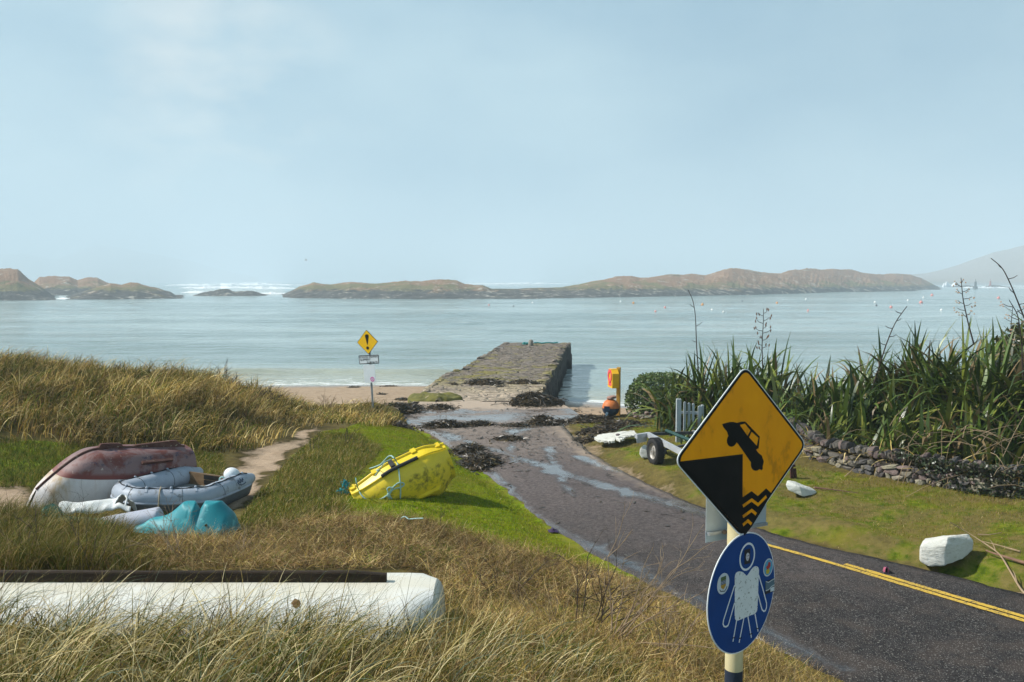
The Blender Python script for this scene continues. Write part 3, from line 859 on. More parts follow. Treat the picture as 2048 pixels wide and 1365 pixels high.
island('mountain', [(1690, 575), (1745, 556), (1800, 551), (1850, 547), (1880, 540), (1910, 531), (1945, 518), (1985, 503), (2020, 496), (2048, 488), (2120, 470), (2240, 452), (2400, 440), (2700, 470)], [(1690, 571), (2700, 571)], 0.45, M_HILL, 'misty mountainside rising at the right edge of the bay', 171, step=6, rough=0.10)
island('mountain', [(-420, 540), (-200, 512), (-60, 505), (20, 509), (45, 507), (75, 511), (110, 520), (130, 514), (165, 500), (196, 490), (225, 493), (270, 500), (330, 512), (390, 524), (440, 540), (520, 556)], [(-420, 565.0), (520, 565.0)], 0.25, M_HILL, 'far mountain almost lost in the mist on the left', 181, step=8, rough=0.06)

# ------------------------------------------------------------------ surf
M_FOAM = pm('white_surf', (0.80, 0.83, 0.84), (0.70, 0.75, 0.77), 0.4, 0.85, 0.6, 1.5, bdist=0.5, where='Object')
def surf(px0, px1, py, hgt, label, seed, wide=0.03):
    pxs = np.linspace(px0, px1, 90); rows = []
    for i, px in enumerate(pxs):
        e = math.sin(PI * i / 89) ** 0.6; col = []
        A = np.array(at_z(px, py + 0.5 * fbm([px * 0.05], [seed], seed)[0], 0.0))
        h = hgt * e * (0.45 + 0.9 * vnoise(np.array([px * 0.09]), np.array([seed * 1.0]), seed)[0] + 0.5 * (vnoise(np.array([px * 0.4]), np.array([seed * 1.0]), seed + 3)[0] - 0.4))
        for k in range(13):
            v = k / 12 * 2 - 1
            P = A * (1 + wide * v)
            col.append((P[0], P[1], -0.5 + (h + 0.5) * max(0.0, 1 - v * v) ** 0.7 * (1 + 0.35 * (vnoise(np.array([px * 0.5]), np.array([k * 1.3]), seed + 7)[0] - 0.5))))
        rows.append(col)
    mb = MB(); mb.grid(rows)
    tag(mb.build('surf', M_FOAM, angle=None), label, 'surf', kind='stuff')
surf(352, 590, 577, 1.5, 'white breakers rolling in behind the dark reef', 5)
surf(330, 620, 571, 2.0, 'farthest line of white breakers behind the reef', 6)
surf(440, 545, 568.5, 3.6, 'high spray plume above the surf behind the reef', 9)
surf(362, 420, 586, 0.6, 'white wash left of the dark reef', 7)
surf(515, 590, 588, 0.6, 'white wash between the reef and the middle island', 8)
surf(925, 1150, 568.5, 2.2, 'white breaker line beyond the low neck of the island', 10)
surf(112, 150, 598, 0.35, 'white wash in the gap between the left islets', 11)
surf(1884, 1918, 574.3, 5.0, 'burst of white spray at the tip of the long island', 12)
surf(1915, 2030, 576.4, 1.1, 'thin white wash around the skerry', 13, wide=0.01)

# ------------------------------------------------------------------ mooring buoys, beacons, gull
BU = {}
def buoy_mat(n, c): BU[n] = pm('buoy_' + n, c, tuple(a * 0.85 for a in c), 3, 0.45)
for n, c in (('white', (0.8, 0.8, 0.78)), ('pink', (0.75, 0.28, 0.24)), ('orange', (0.75, 0.33, 0.08)), ('dark', (0.06, 0.05, 0.06))): buoy_mat(n, c)
M_DKR = pm('dark_rubber', (0.02, 0.02, 0.022), (0.035, 0.035, 0.036), 20, 0.6)
def buoy(px, py, kind, size, label):
    P = at_z(px, py + 2, 0.0); r = size * P[1] / F / 2
    mb = MB(); mb.lathe([(0.02, -r * 0.5), (r * 0.75, -r * 0.4), (r, 0.15 * r), (r * 0.86, r * 0.75), (r * 0.45, r * 1.15), (r * 0.14, r * 1.25), (r * 0.13, r * 1.45), (0.01, r * 1.5)], P, (0, 0, 1), 14)
    mb.tube([(P[0] - r * 0.2, P[1], r * 1.4), (P[0] - r * 0.2, P[1], r * 1.62), (P[0] + r * 0.2, P[1], r * 1.62), (P[0] + r * 0.2, P[1], r * 1.4)], r * 0.06, 6)
    o = mb.build('mooring_buoy', BU[kind], angle=50, origin=P)
    tag(o, label, 'buoy', 'mooring buoys out in the bay')
for px, py, k, s, l in [
    (978, 609, 'pink', 3.5, 'small pink buoy beyond the left half of the pier head'), (1027, 612, 'dark', 4, 'small dark buoy straight above the stone bollard of the pier'), (1065, 605, 'white', 4, 'small white buoy above the right half of the pier head'),
    (1241, 602, 'white', 3.5, 'faint white buoy nearest to the island, right of the foam streak'), (1267, 605, 'orange', 4.5, 'orange buoy beside the faint white one above the lifebuoy post'), (1311, 622, 'pink', 4.5, 'pink buoy lowest in the gap left of the thin bent stalk'),
    (1330, 614, 'pink', 4.5, 'pink buoy halfway between the orange one and the thin bent stalk'), (1405, 608.5, 'orange', 5.5, 'orange buoy just right of the thin bent stalk'), (1424, 619, 'white', 5, 'white buoy left of two low in front of the orange buoy'), (1447, 623, 'white', 4.5, 'white buoy right of two, closest below the orange buoy'),
    (1484, 601, 'dark', 3.5, 'tiny dark buoy close under the long island'), (1554, 605.5, 'orange', 5, 'orange buoy right of the pod bearing stalk'), (1612, 597.5, 'white', 4, 'white buoy close inshore under the pale rock scars'), (1616, 620.5, 'pink', 5, 'lone pink buoy above the gap in the flax'),
    (1750, 604, 'white', 5, 'white buoy right above a tiny dark one'), (1753, 610, 'dark', 4, 'tiny dark buoy touching the white one from below'), (1782, 614, 'pink', 6, 'pink buoy directly over the slanting branched stalk'), (1816, 600, 'white', 4.5, 'white buoy between the pink pair near the island tip'),
    (1842, 604.5, 'pink', 7, 'largest pink buoy near the island tip'), (1847, 594, 'white', 4, 'small white buoy just above the largest pink buoy'), (1864, 590, 'pink', 6, 'pink buoy nearest to the tip of the long island'), (1883, 619.5, 'white', 5.5, 'white buoy left of the stalk with papery flowers'), (1997, 595.5, 'pink', 6, 'pink buoy alone at the right, beneath the red beacon')]:
    buoy(px, py, k, s, l)

def beacon(px, py0, py1, w, col, label, stepped):
    P = np.array(at_z(px, py1, 0.0)); k = P[1] / F; h = (py1 - py0) * k; m = pm('beacon_' + ('grey' if stepped else 'red'), col, tuple(a * 0.7 for a in col), 0.6, 0.9)
    root = empty('beacon_tower', tuple(P), label, 'beacon', 'beacon towers at the harbour mouth')
    b = MB(); b.lathe([(w * k * 0.95, -1), (w * k * 0.92, h * 0.36), (w * k * 0.5, h * 0.36)], P, (0, 0, 1), 12); b.build('base', m, root, angle=40)
    b = MB(); b.lathe([(w * k * 0.52, h * 0.36), (w * k * 0.42, h * 0.98), (w * k * 0.30, h), (0.01, h)], P, (0, 0, 1), 12); b.build('tower', m, root, angle=40)
    b = MB(); b.cyl(P + np.array([0, 0, h]), P + np.array([0, 0, h * 1.22]), w * k * 0.10, 8); b.ellipsoid(P + np.array([0, 0, h * 1.25]), (w * k * 0.16,) * 3, 8, 6); b.build('topmark', m, root)
beacon(1950.5, 563.5, 579, 4.6, (0.10, 0.11, 0.11), 'grey stepped beacon tower left of the red one', True)
beacon(1980.5, 562.5, 575.5, 3.6, (0.42, 0.12, 0.09), 'red beacon tower standing on the skerry', False)

g = np.array(at_y(612, 521, 150.0)); root = empty('seagull', tuple(g), 'tiny pale gull flying high over the bay mouth', 'bird')
M_GULL = pm('gull_feathers', (0.7, 0.72, 0.74), (0.5, 0.52, 0.55), 10, 0.8)
mb = MB(); mb.tube([g + np.array(q) for q in ((-0.28, 0, 0), (-0.22, 0, 0.01), (-0.05, 0, 0.02), (0.12, 0, 0.015), (0.2, 0, 0.03), (0.27, 0, 0.03))], [0.02, 0.05, 0.075, 0.06, 0.045, 0.012], 8); mb.build('body', M_GULL, root)
for sgn in (-1, 1):
    mb = MB(); n = 7; G = []
    for i in range(n):
        u = i / (n - 1); yy = sgn * u * 0.62; zz = 0.05 + 0.22 * math.sin(u * PI * 0.62); xx = 0.02 - 0.12 * u * u; c = 0.16 * (1 - u) + 0.03
        G.append([g + np.array((xx + c / 2, yy, zz)), g + np.array((xx, yy, zz + 0.012)), g + np.array((xx - c / 2, yy, zz))])
    mb.grid(G); mb.build('wing', M_GULL, root)
# ------------------------------------------------------------------ stone pier
t = NT('pier_stone_flags'); pos = t.geo()
n1 = t.noise(pos, 0.8, 5, 0.6); n2 = t.noise(pos, 5, 5, 0.7); n3 = t.noise(pos, 22, 4, 0.7)
pvec = t.mix(0.16, t.scale(pos, (1.0, 2.2, 2.0)), t.noise(pos, 1.1, 4, 0.6, 0, 'Color'), 'ADD')
vo = t.voro(pvec, 1.6, out='Color'); ve = t.n('ShaderNodeTexVoronoi'); ve.feature = 'DISTANCE_TO_EDGE'; t.put(ve.inputs['Vector'], pvec); ve.inputs['Scale'].default_value = 1.6
col = t.mix(t.ramp(n2, [(0.3, 0.0), (0.7, 1.0)]), (0.13, 0.105, 0.085), (0.32, 0.27, 0.215))
col = t.mix(t.math('MULTIPLY', t.sepc(vo)[0], 0.45), col, (0.30, 0.255, 0.225))
col = t.mix(t.ramp(ve.outputs['Distance'], [(0.0, 0.75), (0.09, 0.0)]), col, (0.035, 0.03, 0.022))
col = t.mix(t.ramp(t.noise(t.scale(pos, (0.35, 2.2, 1)), 2.4, 6, 0.7), [(0.52, 0.0), (0.64, 0.75)]), col, (0.05, 0.042, 0.032))
near = t.ramp(t.math('DIVIDE', t.math('SUBTRACT', 52.0, t.sep(pos)[1]), 20.0), [(0.0, 0.0), (1.0, 0.16)])
moss = t.ramp(t.math('ADD', t.math('ADD', n1, near), t.math('MULTIPLY', t.math('SUBTRACT', n2, 0.5), 0.4)), [(0.55, 0.0), (0.68, 0.85)])
col = t.mix(moss, col, (0.24, 0.21, 0.06))
sandm = t.math('MULTIPLY', t.ramp(t.math('ADD', n1, t.math('MULTIPLY', n3, 0.35)), [(0.5, 0.0), (0.66, 1.0)]), t.ramp(t.math('DIVIDE', t.math('SUBTRACT', 40.0, t.sep(pos)[1]), 6.5), [(0.0, 0.0), (0.8, 1.0)]))
col = t.mix(sandm, col, (0.42, 0.34, 0.26))
pud = t.ramp(t.noise(t.scale(pos, (0.5, 1.6, 1)), 0.7, 4, 0.6), [(0.66, 0.0), (0.70, 1.0)])
rg = t.mix(pud, (0.85, 0.85, 0.85), (0.08, 0.08, 0.08))
hh = t.math('MULTIPLY', t.math('ADD', t.math('MULTIPLY', n2, 0.6), t.math('MINIMUM', t.math('MULTIPLY', ve.outputs['Distance'], 4.0), 0.5)), t.math('SUBTRACT', 1.0, pud))
M_DECK = t.bsdf(col, rg, t.bump(hh, 1.0, 0.14), 0, t.math('ADD', 0.1, t.math('MULTIPLY', pud, 0.5)))
t = NT('pier_wall_stone'); pos = t.geo(); z = t.sep(pos)[2]
n1 = t.noise(pos, 1.3, 5, 0.6); n2 = t.noise(pos, 7, 5, 0.7)
col = t.mix(t.ramp(n2, [(0.3, 0.0), (0.7, 1.0)]), (0.020, 0.020, 0.019), (0.085, 0.08, 0.07))
col = t.mix(t.ramp(t.math('ADD', t.math('DIVIDE', z, 2.0), t.math('MULTIPLY', t.math('SUBTRACT', n1, 0.5), 0.9)), [(0.72, 0.0), (0.95, 1.0)]), col, (0.22, 0.20, 0.13))
col = t.mix(t.ramp(t.math('ADD', t.math('DIVIDE', z, 2.0), t.math('MULTIPLY', t.math('SUBTRACT', n1, 0.5), 0.5)), [(0.20, 1.0), (0.36, 0.0)]), col, (0.012, 0.011, 0.009))
M_PWALL = t.bsdf(col, 0.8, t.bump(n2, 1.0, 0.12), 0, 0.15)

PZ = 1.6
def pier_edges(y):
    """left and right edge of the deck at distance y"""
    rx = np.interp(y, [33.6, 34.7, 40, 47, 56, 59.5, 60.2, 63.2], [1.25, 1.22, 1.74, 2.5, 3.42, 3.72, 4.15, 4.3])
    lx = np.interp(y, [33.6, 36, 45.0, 45.1, 63.2], [-3.95, -3.78, -3.12, -2.62, -0.55])
    return lx, rx
root = empty('stone_pier', (0, 45, 0), 'long rough stone pier with mossy flagstones reaching into the bay', 'pier')
def build_pier():
    ys = np.r_[np.arange(33.6, 45.01, 0.16), 45.06, 45.11, np.arange(45.25, 63.2, 0.16)]
    rows = []
    rng = np.random.default_rng(4)
    for y in ys:
        lx, rx = pier_edges(y)
        lx += 0.16 * (vnoise(np.array([y * 1.7]), np.array([0.3]), 2)[0] - 0.5); rx += 0.26 * (vnoise(np.array([y * 1.6]), np.array([7.3]), 2)[0] - 0.5)
        xs = np.linspace(lx, rx, 46)
        z = PZ + 0.05 * fbm(xs * 0.8, xs * 0 + y * 0.8, 90, 3) + 0.045 * fbm(xs * 2.6, xs * 0 + y * 3.4, 93, 2)
        z += 0.10 * (vnoise(np.array([y * 1.9]), np.array([3.3]), 8)[0] - 0.4) * np.exp(-((xs - rx) / 0.35) ** 2)
        z += -0.16 * sstep(36.5, 33.6, y)
        if y <= 45.1: z += -0.14 * sstep(40, 45, y) * np.exp(-((xs - lx) / 1.2) ** 2)
        rows.append(np.c_[xs, np.full(46, y), z])
    D = np.array(rows)
    mb0 = MB(); mb0.grid(D)
    # side walls: rough courses of stone
    for side, col in (('side', 0), ('side', -1)):
        s = -1 if col == 0 else 1
        edge = D[:, col]; W = []
        for k in range(15):
            f = k / 14; zz = edge[:, 2] * (1 - f) + (-1.8) * f
            bulge = 0.11 * fbm(edge[:, 1] * 2.1, zz * 3.3, 97 + col, 3) * min(1, k / 2) + 0.16 * f
            W.append(np.c_[edge[:, 0] + s * bulge, edge[:, 1], zz])
        W = np.array(W)
        if s > 0: W = W[:, ::-1]
        mb = MB(); mb.grid(W); mb.build('side_wall', M_PWALL, root, angle=None)
    for row, nm in ((0, 'end_wall'), (-1, 'end_wall')):
        e = D[row]; W = np.array([np.c_[e[:, 0], e[:, 1] + (0.1 * f if row == -1 else -0.1 * f), e[:, 2] * (1 - f) - 1.8 * f] for f in np.linspace(0, 1, 8)])
        if row == -1: W = W[:, ::-1]
        mb = MB(); mb.grid(W); mb.build(nm, M_PWALL, root, angle=None)
    # loose kerb stones along both edges
    k = mb0; rng = np.random.default_rng(9)
    for side in (0, -1):
        y = 34.2
        while y < 63:
            i = int(np.argmin(np.abs(ys - y))); e = D[i, side]
            ln = rng.uniform(0.35, 0.9)
            if rng.random() < 0.85:
                V = stone_verts((e[0] + (0.18 if side == 0 else -0.18), y, e[2] - 0.03), (rng.uniform(0.35, 0.6), ln, rng.uniform(0.14, 0.3)), rng, 0.75, 0.08, Matrix.Rotation(rng.normal() * 0.06, 3, 'Z'))
                k.add(V, ICO_F)
            y += ln * 1.02
    k.build('deck', M_DECK, root, angle=40)
build_pier()

# turf block at the near left corner of the pier
M_MOSS = pm('mossy_turf', (0.17, 0.155, 0.04), (0.10, 0.10, 0.028), 3, 0.95, 0.6, 14, spots=(4, 0.60, (0.3, 0.24, 0.15)), where='Object')
def mound(cx, cy, sx, sy, h, z0, name, mat, rot=0, n=34, seed=0, power=1.0, label=None, kind=None, parent=None, flat=0.0):
    u = np.linspace(-1, 1, n); U, Vv = np.meshgrid(u, u)
    r = np.sqrt(U ** 2 + Vv ** 2); r = r * (1 + 0.28 * fbm(U * 1.3 + seed, Vv * 1.3, seed, 3))
    e = np.clip(1 - r ** 2, 0, 1) ** power
    if flat: e = np.minimum(e / (1 - flat), 1)
    z = e * h * (1 + 0.45 * fbm(U * 2.2, Vv * 2.2 + seed, seed + 2, 3)) - 0.05 * (e <= 0)
    c, s = math.cos(rot), math.sin(rot)
    x = cx + U * sx * c - Vv * sy * s; y = cy + U * sx * s + Vv * sy * c
    mb = MB(); G = np.stack([x, y, z0 + z], -1)
    return G, e
def surf_z(x, y):
    """height of what one stands on: pier deck, slipway, lane or ground"""
    if 34.2 < y < 63:
        lx, rx = pier_edges(y)
        if lx - 0.05 < x < rx + 0.05: return PZ + 0.01 - 0.16 * float(sstep(36.5, 33.6, y))
    if bool(inpoly(np.array([x]), np.array([y]), [(p[0], p[1]) for p in SLIP])[0]):
        return 1.28 + 0.14 * float(sstep(30.8, 33.4, y))
    ti, off, hw, rz, al = roadinfo([x], [y])
    if abs(off[0]) < hw[0] and abs(al[0]) < 0.4: return road_top(x, y)
    return h1(x, y)

G, e = mound(-3.05, 34.3, 1.15, 0.75, 0.34, 1.30, '', None, 0.06, 40, 3, 0.22); G[..., 2] += 0.05 * (e > 0.02) * fbm(G[..., 0] * 5, G[..., 1] * 5, 7, 3)
mb = MB(); mb.grid(G); tag(mb.build('turf_block', M_MOSS, angle=None, origin=(-3.05, 34.3, 1.3)), 'block of mossy turf at the near left corner of the pier', 'turf')

# stone bollard and turquoise net at the pier head
M_BOLL = pm('weathered_stone', (0.30, 0.27, 0.22), (0.17, 0.15, 0.12), 5, 0.9, 0.6, 12)
P = np.array(at_z(1061.5, 692, PZ)); k = P[1] / F
mb = MB(); mb.lathe([(5.6 * k, -0.1), (5.5 * k, 3 * k), (5.0 * k, 8 * k), (3.6 * k, 11 * k), (1.4 * k, 12.6 * k), (0.01, 12.8 * k)], P, (0.04, 0, 1), 14)
tag(mb.build('bollard', M_BOLL, angle=50, origin=tuple(P)), 'stubby stone bollard at the head of the pier', 'bollard')
M_NET = pm('turquoise_net', (0.05, 0.34, 0.31), (0.02, 0.16, 0.16), 9, 0.8, 0.5, 30)
P = np.array(at_z(1052, 690.3, PZ)); k = P[1] / F
mb = MB(); rng = np.random.default_rng(2)
for i in range(26):
    a = rng.uniform(0, 2 * PI); c = P + np.array([rng.normal() * 3.2 * k, rng.normal() * 3 * k, abs(rng.normal()) * 1.2 * k])
    mb.tube([c + np.array([math.cos(a + q) * 2.6 * k, math.sin(a + q) * 2.6 * k, 0.03 + 1.6 * k * abs(math.sin(q * 1.7 + i))]) for q in np.linspace(0, 3.5, 7)], 0.035, 5)
tag(mb.build('fishing_net', M_NET, origin=tuple(P)), 'small turquoise net heap left of the pier bollard', 'net')
a = at_z(1068, 687.6, PZ); b = at_z(1116, 687.2, PZ); mb = MB()
mb.tube([np.array(a) * (1 - q) + np.array(b) * q + np.array([0, 0.05 * math.sin(q * 9), 0.05 + 0.02 * math.sin(q * 14)]) for q in np.linspace(0, 1, 14)], 0.05, 6)
tag(mb.build('rope', M_NET), 'turquoise rope lying straight along the outer edge of the pier head', 'rope')

# ------------------------------------------------------------------ seaweed heaps
M_WEED = leaf_mat('bladder_wrack', 0.42, 0.08, 0.5, 0.5, 8)
M_WEEDB = pm('wrack_heap', (0.035, 0.024, 0.012), (0.07, 0.048, 0.02), 9, 0.8, 0.8, 25)
def weed_heap(px, py, wpx, hpx, dpt, label, n=500, seed=0, z=None):
    rng = np.random.default_rng(100 + seed)
    z0 = 1.35
    for _ in range(3):
        P = at_z(px, py, z0); z0 = surf_z(P[0], P[1])
    k = P[1] / F; sx = wpx * k / 2; h = max(0.03, hpx * k); sy = dpt / 2; cy = P[1] + sy * 0.8
    G, e = mound(P[0], cy, sx, sy, h * 0.72, z0, '', None, 0, 30, seed, 0.8)
    zz = np.array([[surf_z(G[i, j, 0], G[i, j, 1]) for j in range(0, 30, 3)] for i in range(0, 30, 3)])
    zi = np.repeat(np.repeat(zz, 3, 0), 3, 1)
    G[..., 2] = G[..., 2] - z0 + zi
    root = empty('seaweed_heap', (P[0], cy, z0), label, 'seaweed', 'heaps of brown seaweed washed ashore')
    mb = MB(); mb.grid(G); mb.build('mound', M_WEEDB, root, angle=None)
    ii = rng.integers(2, 28, n); jj = rng.integers(2, 28, n); ok = e[ii, jj] > 0.0
    ii, jj = ii[ok], jj[ok]; base = G[ii, jj] + rng.normal(size=(len(ii), 3)) * np.array([sx / 22, sy / 22, 0.008])
    # stragglers around the heap
    m = n // 3; a = rng.uniform(0, 2 * PI, m); rr = rng.uniform(0.75, 1.0, m) + rng.exponential(0.28, m)
    st = np.c_[P[0] + np.cos(a) * rr * sx, cy + np.sin(a) * rr * sy, np.zeros(m)]; st[:, 2] = [surf_z(q[0], q[1]) + 0.01 for q in st]
    base = np.vstack([base, st]); N = len(base)
    c = np.array([(0.035, 0.023, 0.010), (0.06, 0.038, 0.014), (0.10, 0.07, 0.024), (0.018, 0.014, 0.010)])[rng.choice(4, N, p=[.4, .3, .12, .18])] * rng.uniform(0.7, 1.3, (N, 1))
    V, Q, Cc = ribbons(base, rng.uniform(0, 2 * PI, N), rng.uniform(-0.2, 0.65, N), rng.uniform(0.3, 1.6, N), rng.uniform(0.12, 0.38, N) * min(1.2, 0.45 + h * 1.3), rng.uniform(0.02, 0.045, N), 4, c, 1.0, [0.6, 1, 0.9, 0.7, 0.2], rng.uniform(-0.9, 0.9, N))
    mesh_obj('fronds', V, Q, M_WEED, root, cols=Cc)
for args in [
    (1076, 812, 112, 26, 1.5, 'tall dark seaweed mound leaning on the pier corner', 1100, 1), (1045, 797, 70, 9, 1.0, 'thin seaweed spill behind the tall mound at the pier corner', 350, 2), (970, 800, 72, 13, 1.1, 'flat seaweed heap on sand in the middle of the pier start', 600, 3),
    (880, 806, 55, 9, 0.7, 'seaweed clump at the foot of the mossy turf block', 350, 4), (806, 828, 70, 18, 1.5, 'brown seaweed bank on the beach left of the turf block', 700, 5), (800, 856, 60, 8, 0.7, 'seaweed line at the left end of the wet slipway', 350, 6),
    (886, 857, 92, 15, 0.8, 'long seaweed ridge along the near side of the wet slipway', 700, 7), (955, 853, 66, 11, 0.7, 'seaweed ridge continuing across the lane end', 450, 8), (1085, 850, 66, 17, 1.0, 'seaweed heap on the right end of the slipway', 600, 9),
    (1032, 854, 56, 5, 0.5, 'thin flat seaweed strand across the lane end', 250, 10), (1150, 846, 70, 7, 0.8, 'low seaweed strand beside the orange float', 350, 11), (1195, 845, 84, 13, 1.2, 'big seaweed heap around the orange float', 1100, 12),
    (1240, 858, 100, 15, 1.2, 'seaweed bank in front of the lifebuoy post', 800, 13), (1205, 868, 75, 9, 0.8, 'seaweed strand on turf below the lifebuoy post', 400, 14), (1178, 866, 36, 8, 0.6, 'small seaweed tuft on turf at the lane edge', 250, 18), (1175, 886, 46, 9, 0.7, 'seaweed clump by the left end of the white slab', 300, 15),
    (935, 908, 58, 14, 1.2, 'seaweed clump on the lane edge behind the yellow dinghy', 600, 16), (958, 938, 76, 22, 1.5, 'larger seaweed clump on the lane edge right of the yellow dinghy', 900, 17), (1020, 882, 60, 7, 0.7, 'flat seaweed patch in the middle of the lane', 300, 19), (1000, 776, 14, 3, 0.3, 'seaweed wisp on the pier flags', 60, 20), (905, 770, 22, 4, 0.4, 'seaweed wisp on the left part of the pier', 80, 21), (970, 763, 24, 4, 0.4, 'seaweed wisp in the middle of the pier', 80, 22), (705, 772, 24, 3, 0.5, 'seaweed wisp on the tideline left of the warning sign', 80, 24), (776, 768, 28, 3.2, 0.5, 'seaweed wisp on the tideline right of the warning sign', 80, 25), (806, 800, 34, 6, 0.7, 'dark seaweed clump on sand right of the warning sign', 160, 26), (762, 789, 18, 3, 0.4, 'seaweed scrap on sand beside the warning sign post', 60, 27)]:
    weed_heap(*args[:5], args[5], args[6], args[7])

# strewn scraps of weed on the lane and slipway
def scraps():
    rng = np.random.default_rng(77); n = 900
    i = rng.integers(100, NR - 2, n); u = rng.beta(1.2, 1.2, n)
    P = RLs[i] * (1 - u[:, None]) + RRs[i] * u[:, None]; keep = rng.random(n) < sstep(15, 29, P[:, 1]) * 0.9 + 0.05
    P = P[keep]; P[:, 2] = [road_top(p[0], p[1]) + 0.012 for p in P]
    q = np.c_[rng.uniform(-5, 3.5, 400), rng.uniform(30.5, 41, 400), np.zeros(400)]; q = np.array([(a, b, surf_z(a, b) + 0.012) for a, b, _ in q])
    P = np.vstack([P, q]); N = len(P)
    V, Q, Cc = ribbons(P, rng.uniform(0, 2 * PI, N), rng.uniform(0, 0.35, N), rng.uniform(0.2, 0.8, N), rng.uniform(0.08, 0.28, N), rng.uniform(0.02, 0.06, N), 3, np.array([0.045, 0.032, 0.018]) * rng.uniform(0.6, 1.6, (N, 1)), 1.0, [0.5, 1, 0.8, 0.2])
    tag(mesh_obj('seaweed_scraps', V, Q, M_WEED, cols=Cc), 'scraps of seaweed strewn over the lane end, slipway and pier', 'seaweed', kind='stuff')
scraps()
# ------------------------------------------------------------------ sign materials
M_STEEL = pm('galvanised_steel', (0.42, 0.44, 0.45), (0.30, 0.32, 0.33), 6, 0.5, metal=0.5, spots=(9, 0.62, (0.24, 0.22, 0.20)))
M_SORANGE = pm('dirty_amber_sign', (0.95, 0.37, 0.002), (0.85, 0.31, 0.002), 5, 0.5, spec=0.2, spots=(5.0, 0.56, (0.62, 0.23, 0.004)), stretch=(1, 1, 0.5), detail=7)
M_SYELLOW = pm('bright_amber_sign', (0.95, 0.55, 0.010), (0.90, 0.50, 0.010), 5, 0.45, spec=0.2)
M_SBLACK = pm('black_sign_film', (0.009, 0.009, 0.009), (0.015, 0.014, 0.013), 7, 0.6, spec=0.15, spots=(14, 0.7, (0.045, 0.043, 0.04)))
M_SBLUE = pm('blue_sign_film', (0.005, 0.055, 0.23), (0.005, 0.047, 0.195), 4, 0.5, spec=0.2, spots=(9, 0.72, (0.012, 0.04, 0.12)))
M_SWHITE = pm('white_sign_film', (0.78, 0.80, 0.80), (0.70, 0.72, 0.72), 9, 0.5)
M_SWHITED = pm('scuffed_white_film', (0.74, 0.76, 0.74), (0.66, 0.68, 0.66), 9, 0.6, spots=(60, 0.58, (0.16, 0.16, 0.11)))
M_RIVET = pm('rusty_bolt', (0.16, 0.11, 0.08), (0.25, 0.2, 0.15), 20, 0.7)
M_CREAM = pm('cream_pole_paint', (0.62, 0.55, 0.33), (0.52, 0.44, 0.24), 4, 0.55, spots=(9, 0.62, (0.28, 0.22, 0.10)))
M_POLEDARK = pm('dark_blue_pole_paint', (0.018, 0.026, 0.045), (0.03, 0.04, 0.06), 6, 0.5)
M_BACKPL = pm('grey_sign_back', (0.42, 0.47, 0.49), (0.34, 0.39, 0.41), 5, 0.55, metal=0.3)
M_BACKP2 = pm('lower_grey_sign_back', (0.30, 0.37, 0.42), (0.25, 0.32, 0.36), 5, 0.55, metal=0.3)

# ------------------------------------------------------------------ quay edge sign with round plate, near the camera
axis = np.array(at_y(1467.5, 1340, 4.29)); gz = h1(axis[0], axis[1])
root = empty('road_sign', (axis[0], axis[1], gz), 'amber diamond sign of a car falling off a quay above a round blue plate', 'road sign')
mb = MB(); zt = at_y(1467, 800, 4.29)[2]; zb = at_y(1467, 1338, 4.29)[2]
mb.cyl((axis[0], axis[1], zb), (axis[0], axis[1], zt), 0.0455, 28); mb.ellipsoid((axis[0], axis[1], zt), (0.0455, 0.0455, 0.012), 20, 8)
pole = mb.build('pole', M_CREAM, root, angle=50)
mb = MB(); mb.cyl((axis[0], axis[1], gz - 0.4), (axis[0], axis[1], zb), 0.0458, 28); mb.build('lower_pole', M_POLEDARK, root, angle=50)

th = R(28); U = (math.cos(th), math.sin(th), 0)
Cd = np.array(at_y(1487.5, 905, 4.2)); pl = Plane(Cd, U, (0, 0, 1))
hd = 0.437
dia = [(0, hd), (-hd, 0), (0, -hd), (hd, 0)]
mb = MB(); mb.prism([pl.at(u, v, -0.004) for u, v in rounded(dia, 0.055)], pl.N * 0.004)
plate = mb.build('diamond_plate', M_SWHITE, root, smooth=False)
flat('border', pl, rounded([(u * 0.985, v * 0.985) for u, v in dia], 0.052), 0.0012, M_SBLACK, plate)
face = flat('amber_face', pl, rounded([(u * 0.945, v * 0.945) for u, v in dia], 0.040), 0.0024, M_SORANGE, plate)
def z5(cx, cy): return pl.uv(1300 + cx / 2.1175, 720 + cy / 2.1175)
def inner(s): return [(u * s, v * s) for u, v in dia]
cliff = [z5(118, 432), z5(391, 399), z5(389, 700), z5(389, 738), z5(380, 738), z5(352, 715)]
cliff = [z5(122, 431), z5(391, 399), z5(390, 560), z5(389, 735), (0.006, -hd * 0.945), (-0.02, -hd * 0.945 + 0.02)]
flat('quay_symbol', pl, cliff, 0.0036, M_SBLACK, plate)
flat('sea_symbol', pl, [z5(390.4, 582), z5(428, 556), z5(455, 577), z5(490, 544), z5(513, 566), z5(470, 640), z5(430, 704), z5(396, 748), z5(390.4, 735)], 0.0036, M_SBLACK, plate)
for pts in ([(391, 619), (428, 593), (455, 613), (490, 578)], [(391, 664), (428, 637), (447, 653)], [(391, 699), (412, 681), (427, 695)]):
    mb = MB(); stroke_mb(mb, pl, [z5(*p) for p in pts], 0.0155, 0.0048); mb.build('wave_stripe', M_SORANGE, plate, smooth=False)
car = [(304, 272), (309, 285), (316, 294), (324, 303), (330, 322), (350, 340), (370, 354), (396, 391), (420, 426), (440, 452), (462, 462), (470, 468), (476, 461), (475, 452), (480, 430), (471, 405), (457, 394), (447, 380), (458, 374), (463, 325), (401, 261), (384, 262), (366, 267), (352, 263), (338, 263), (320, 267)]
flat('car_symbol', pl, [z5(*p) for p in car], 0.0037, M_SBLACK, plate)
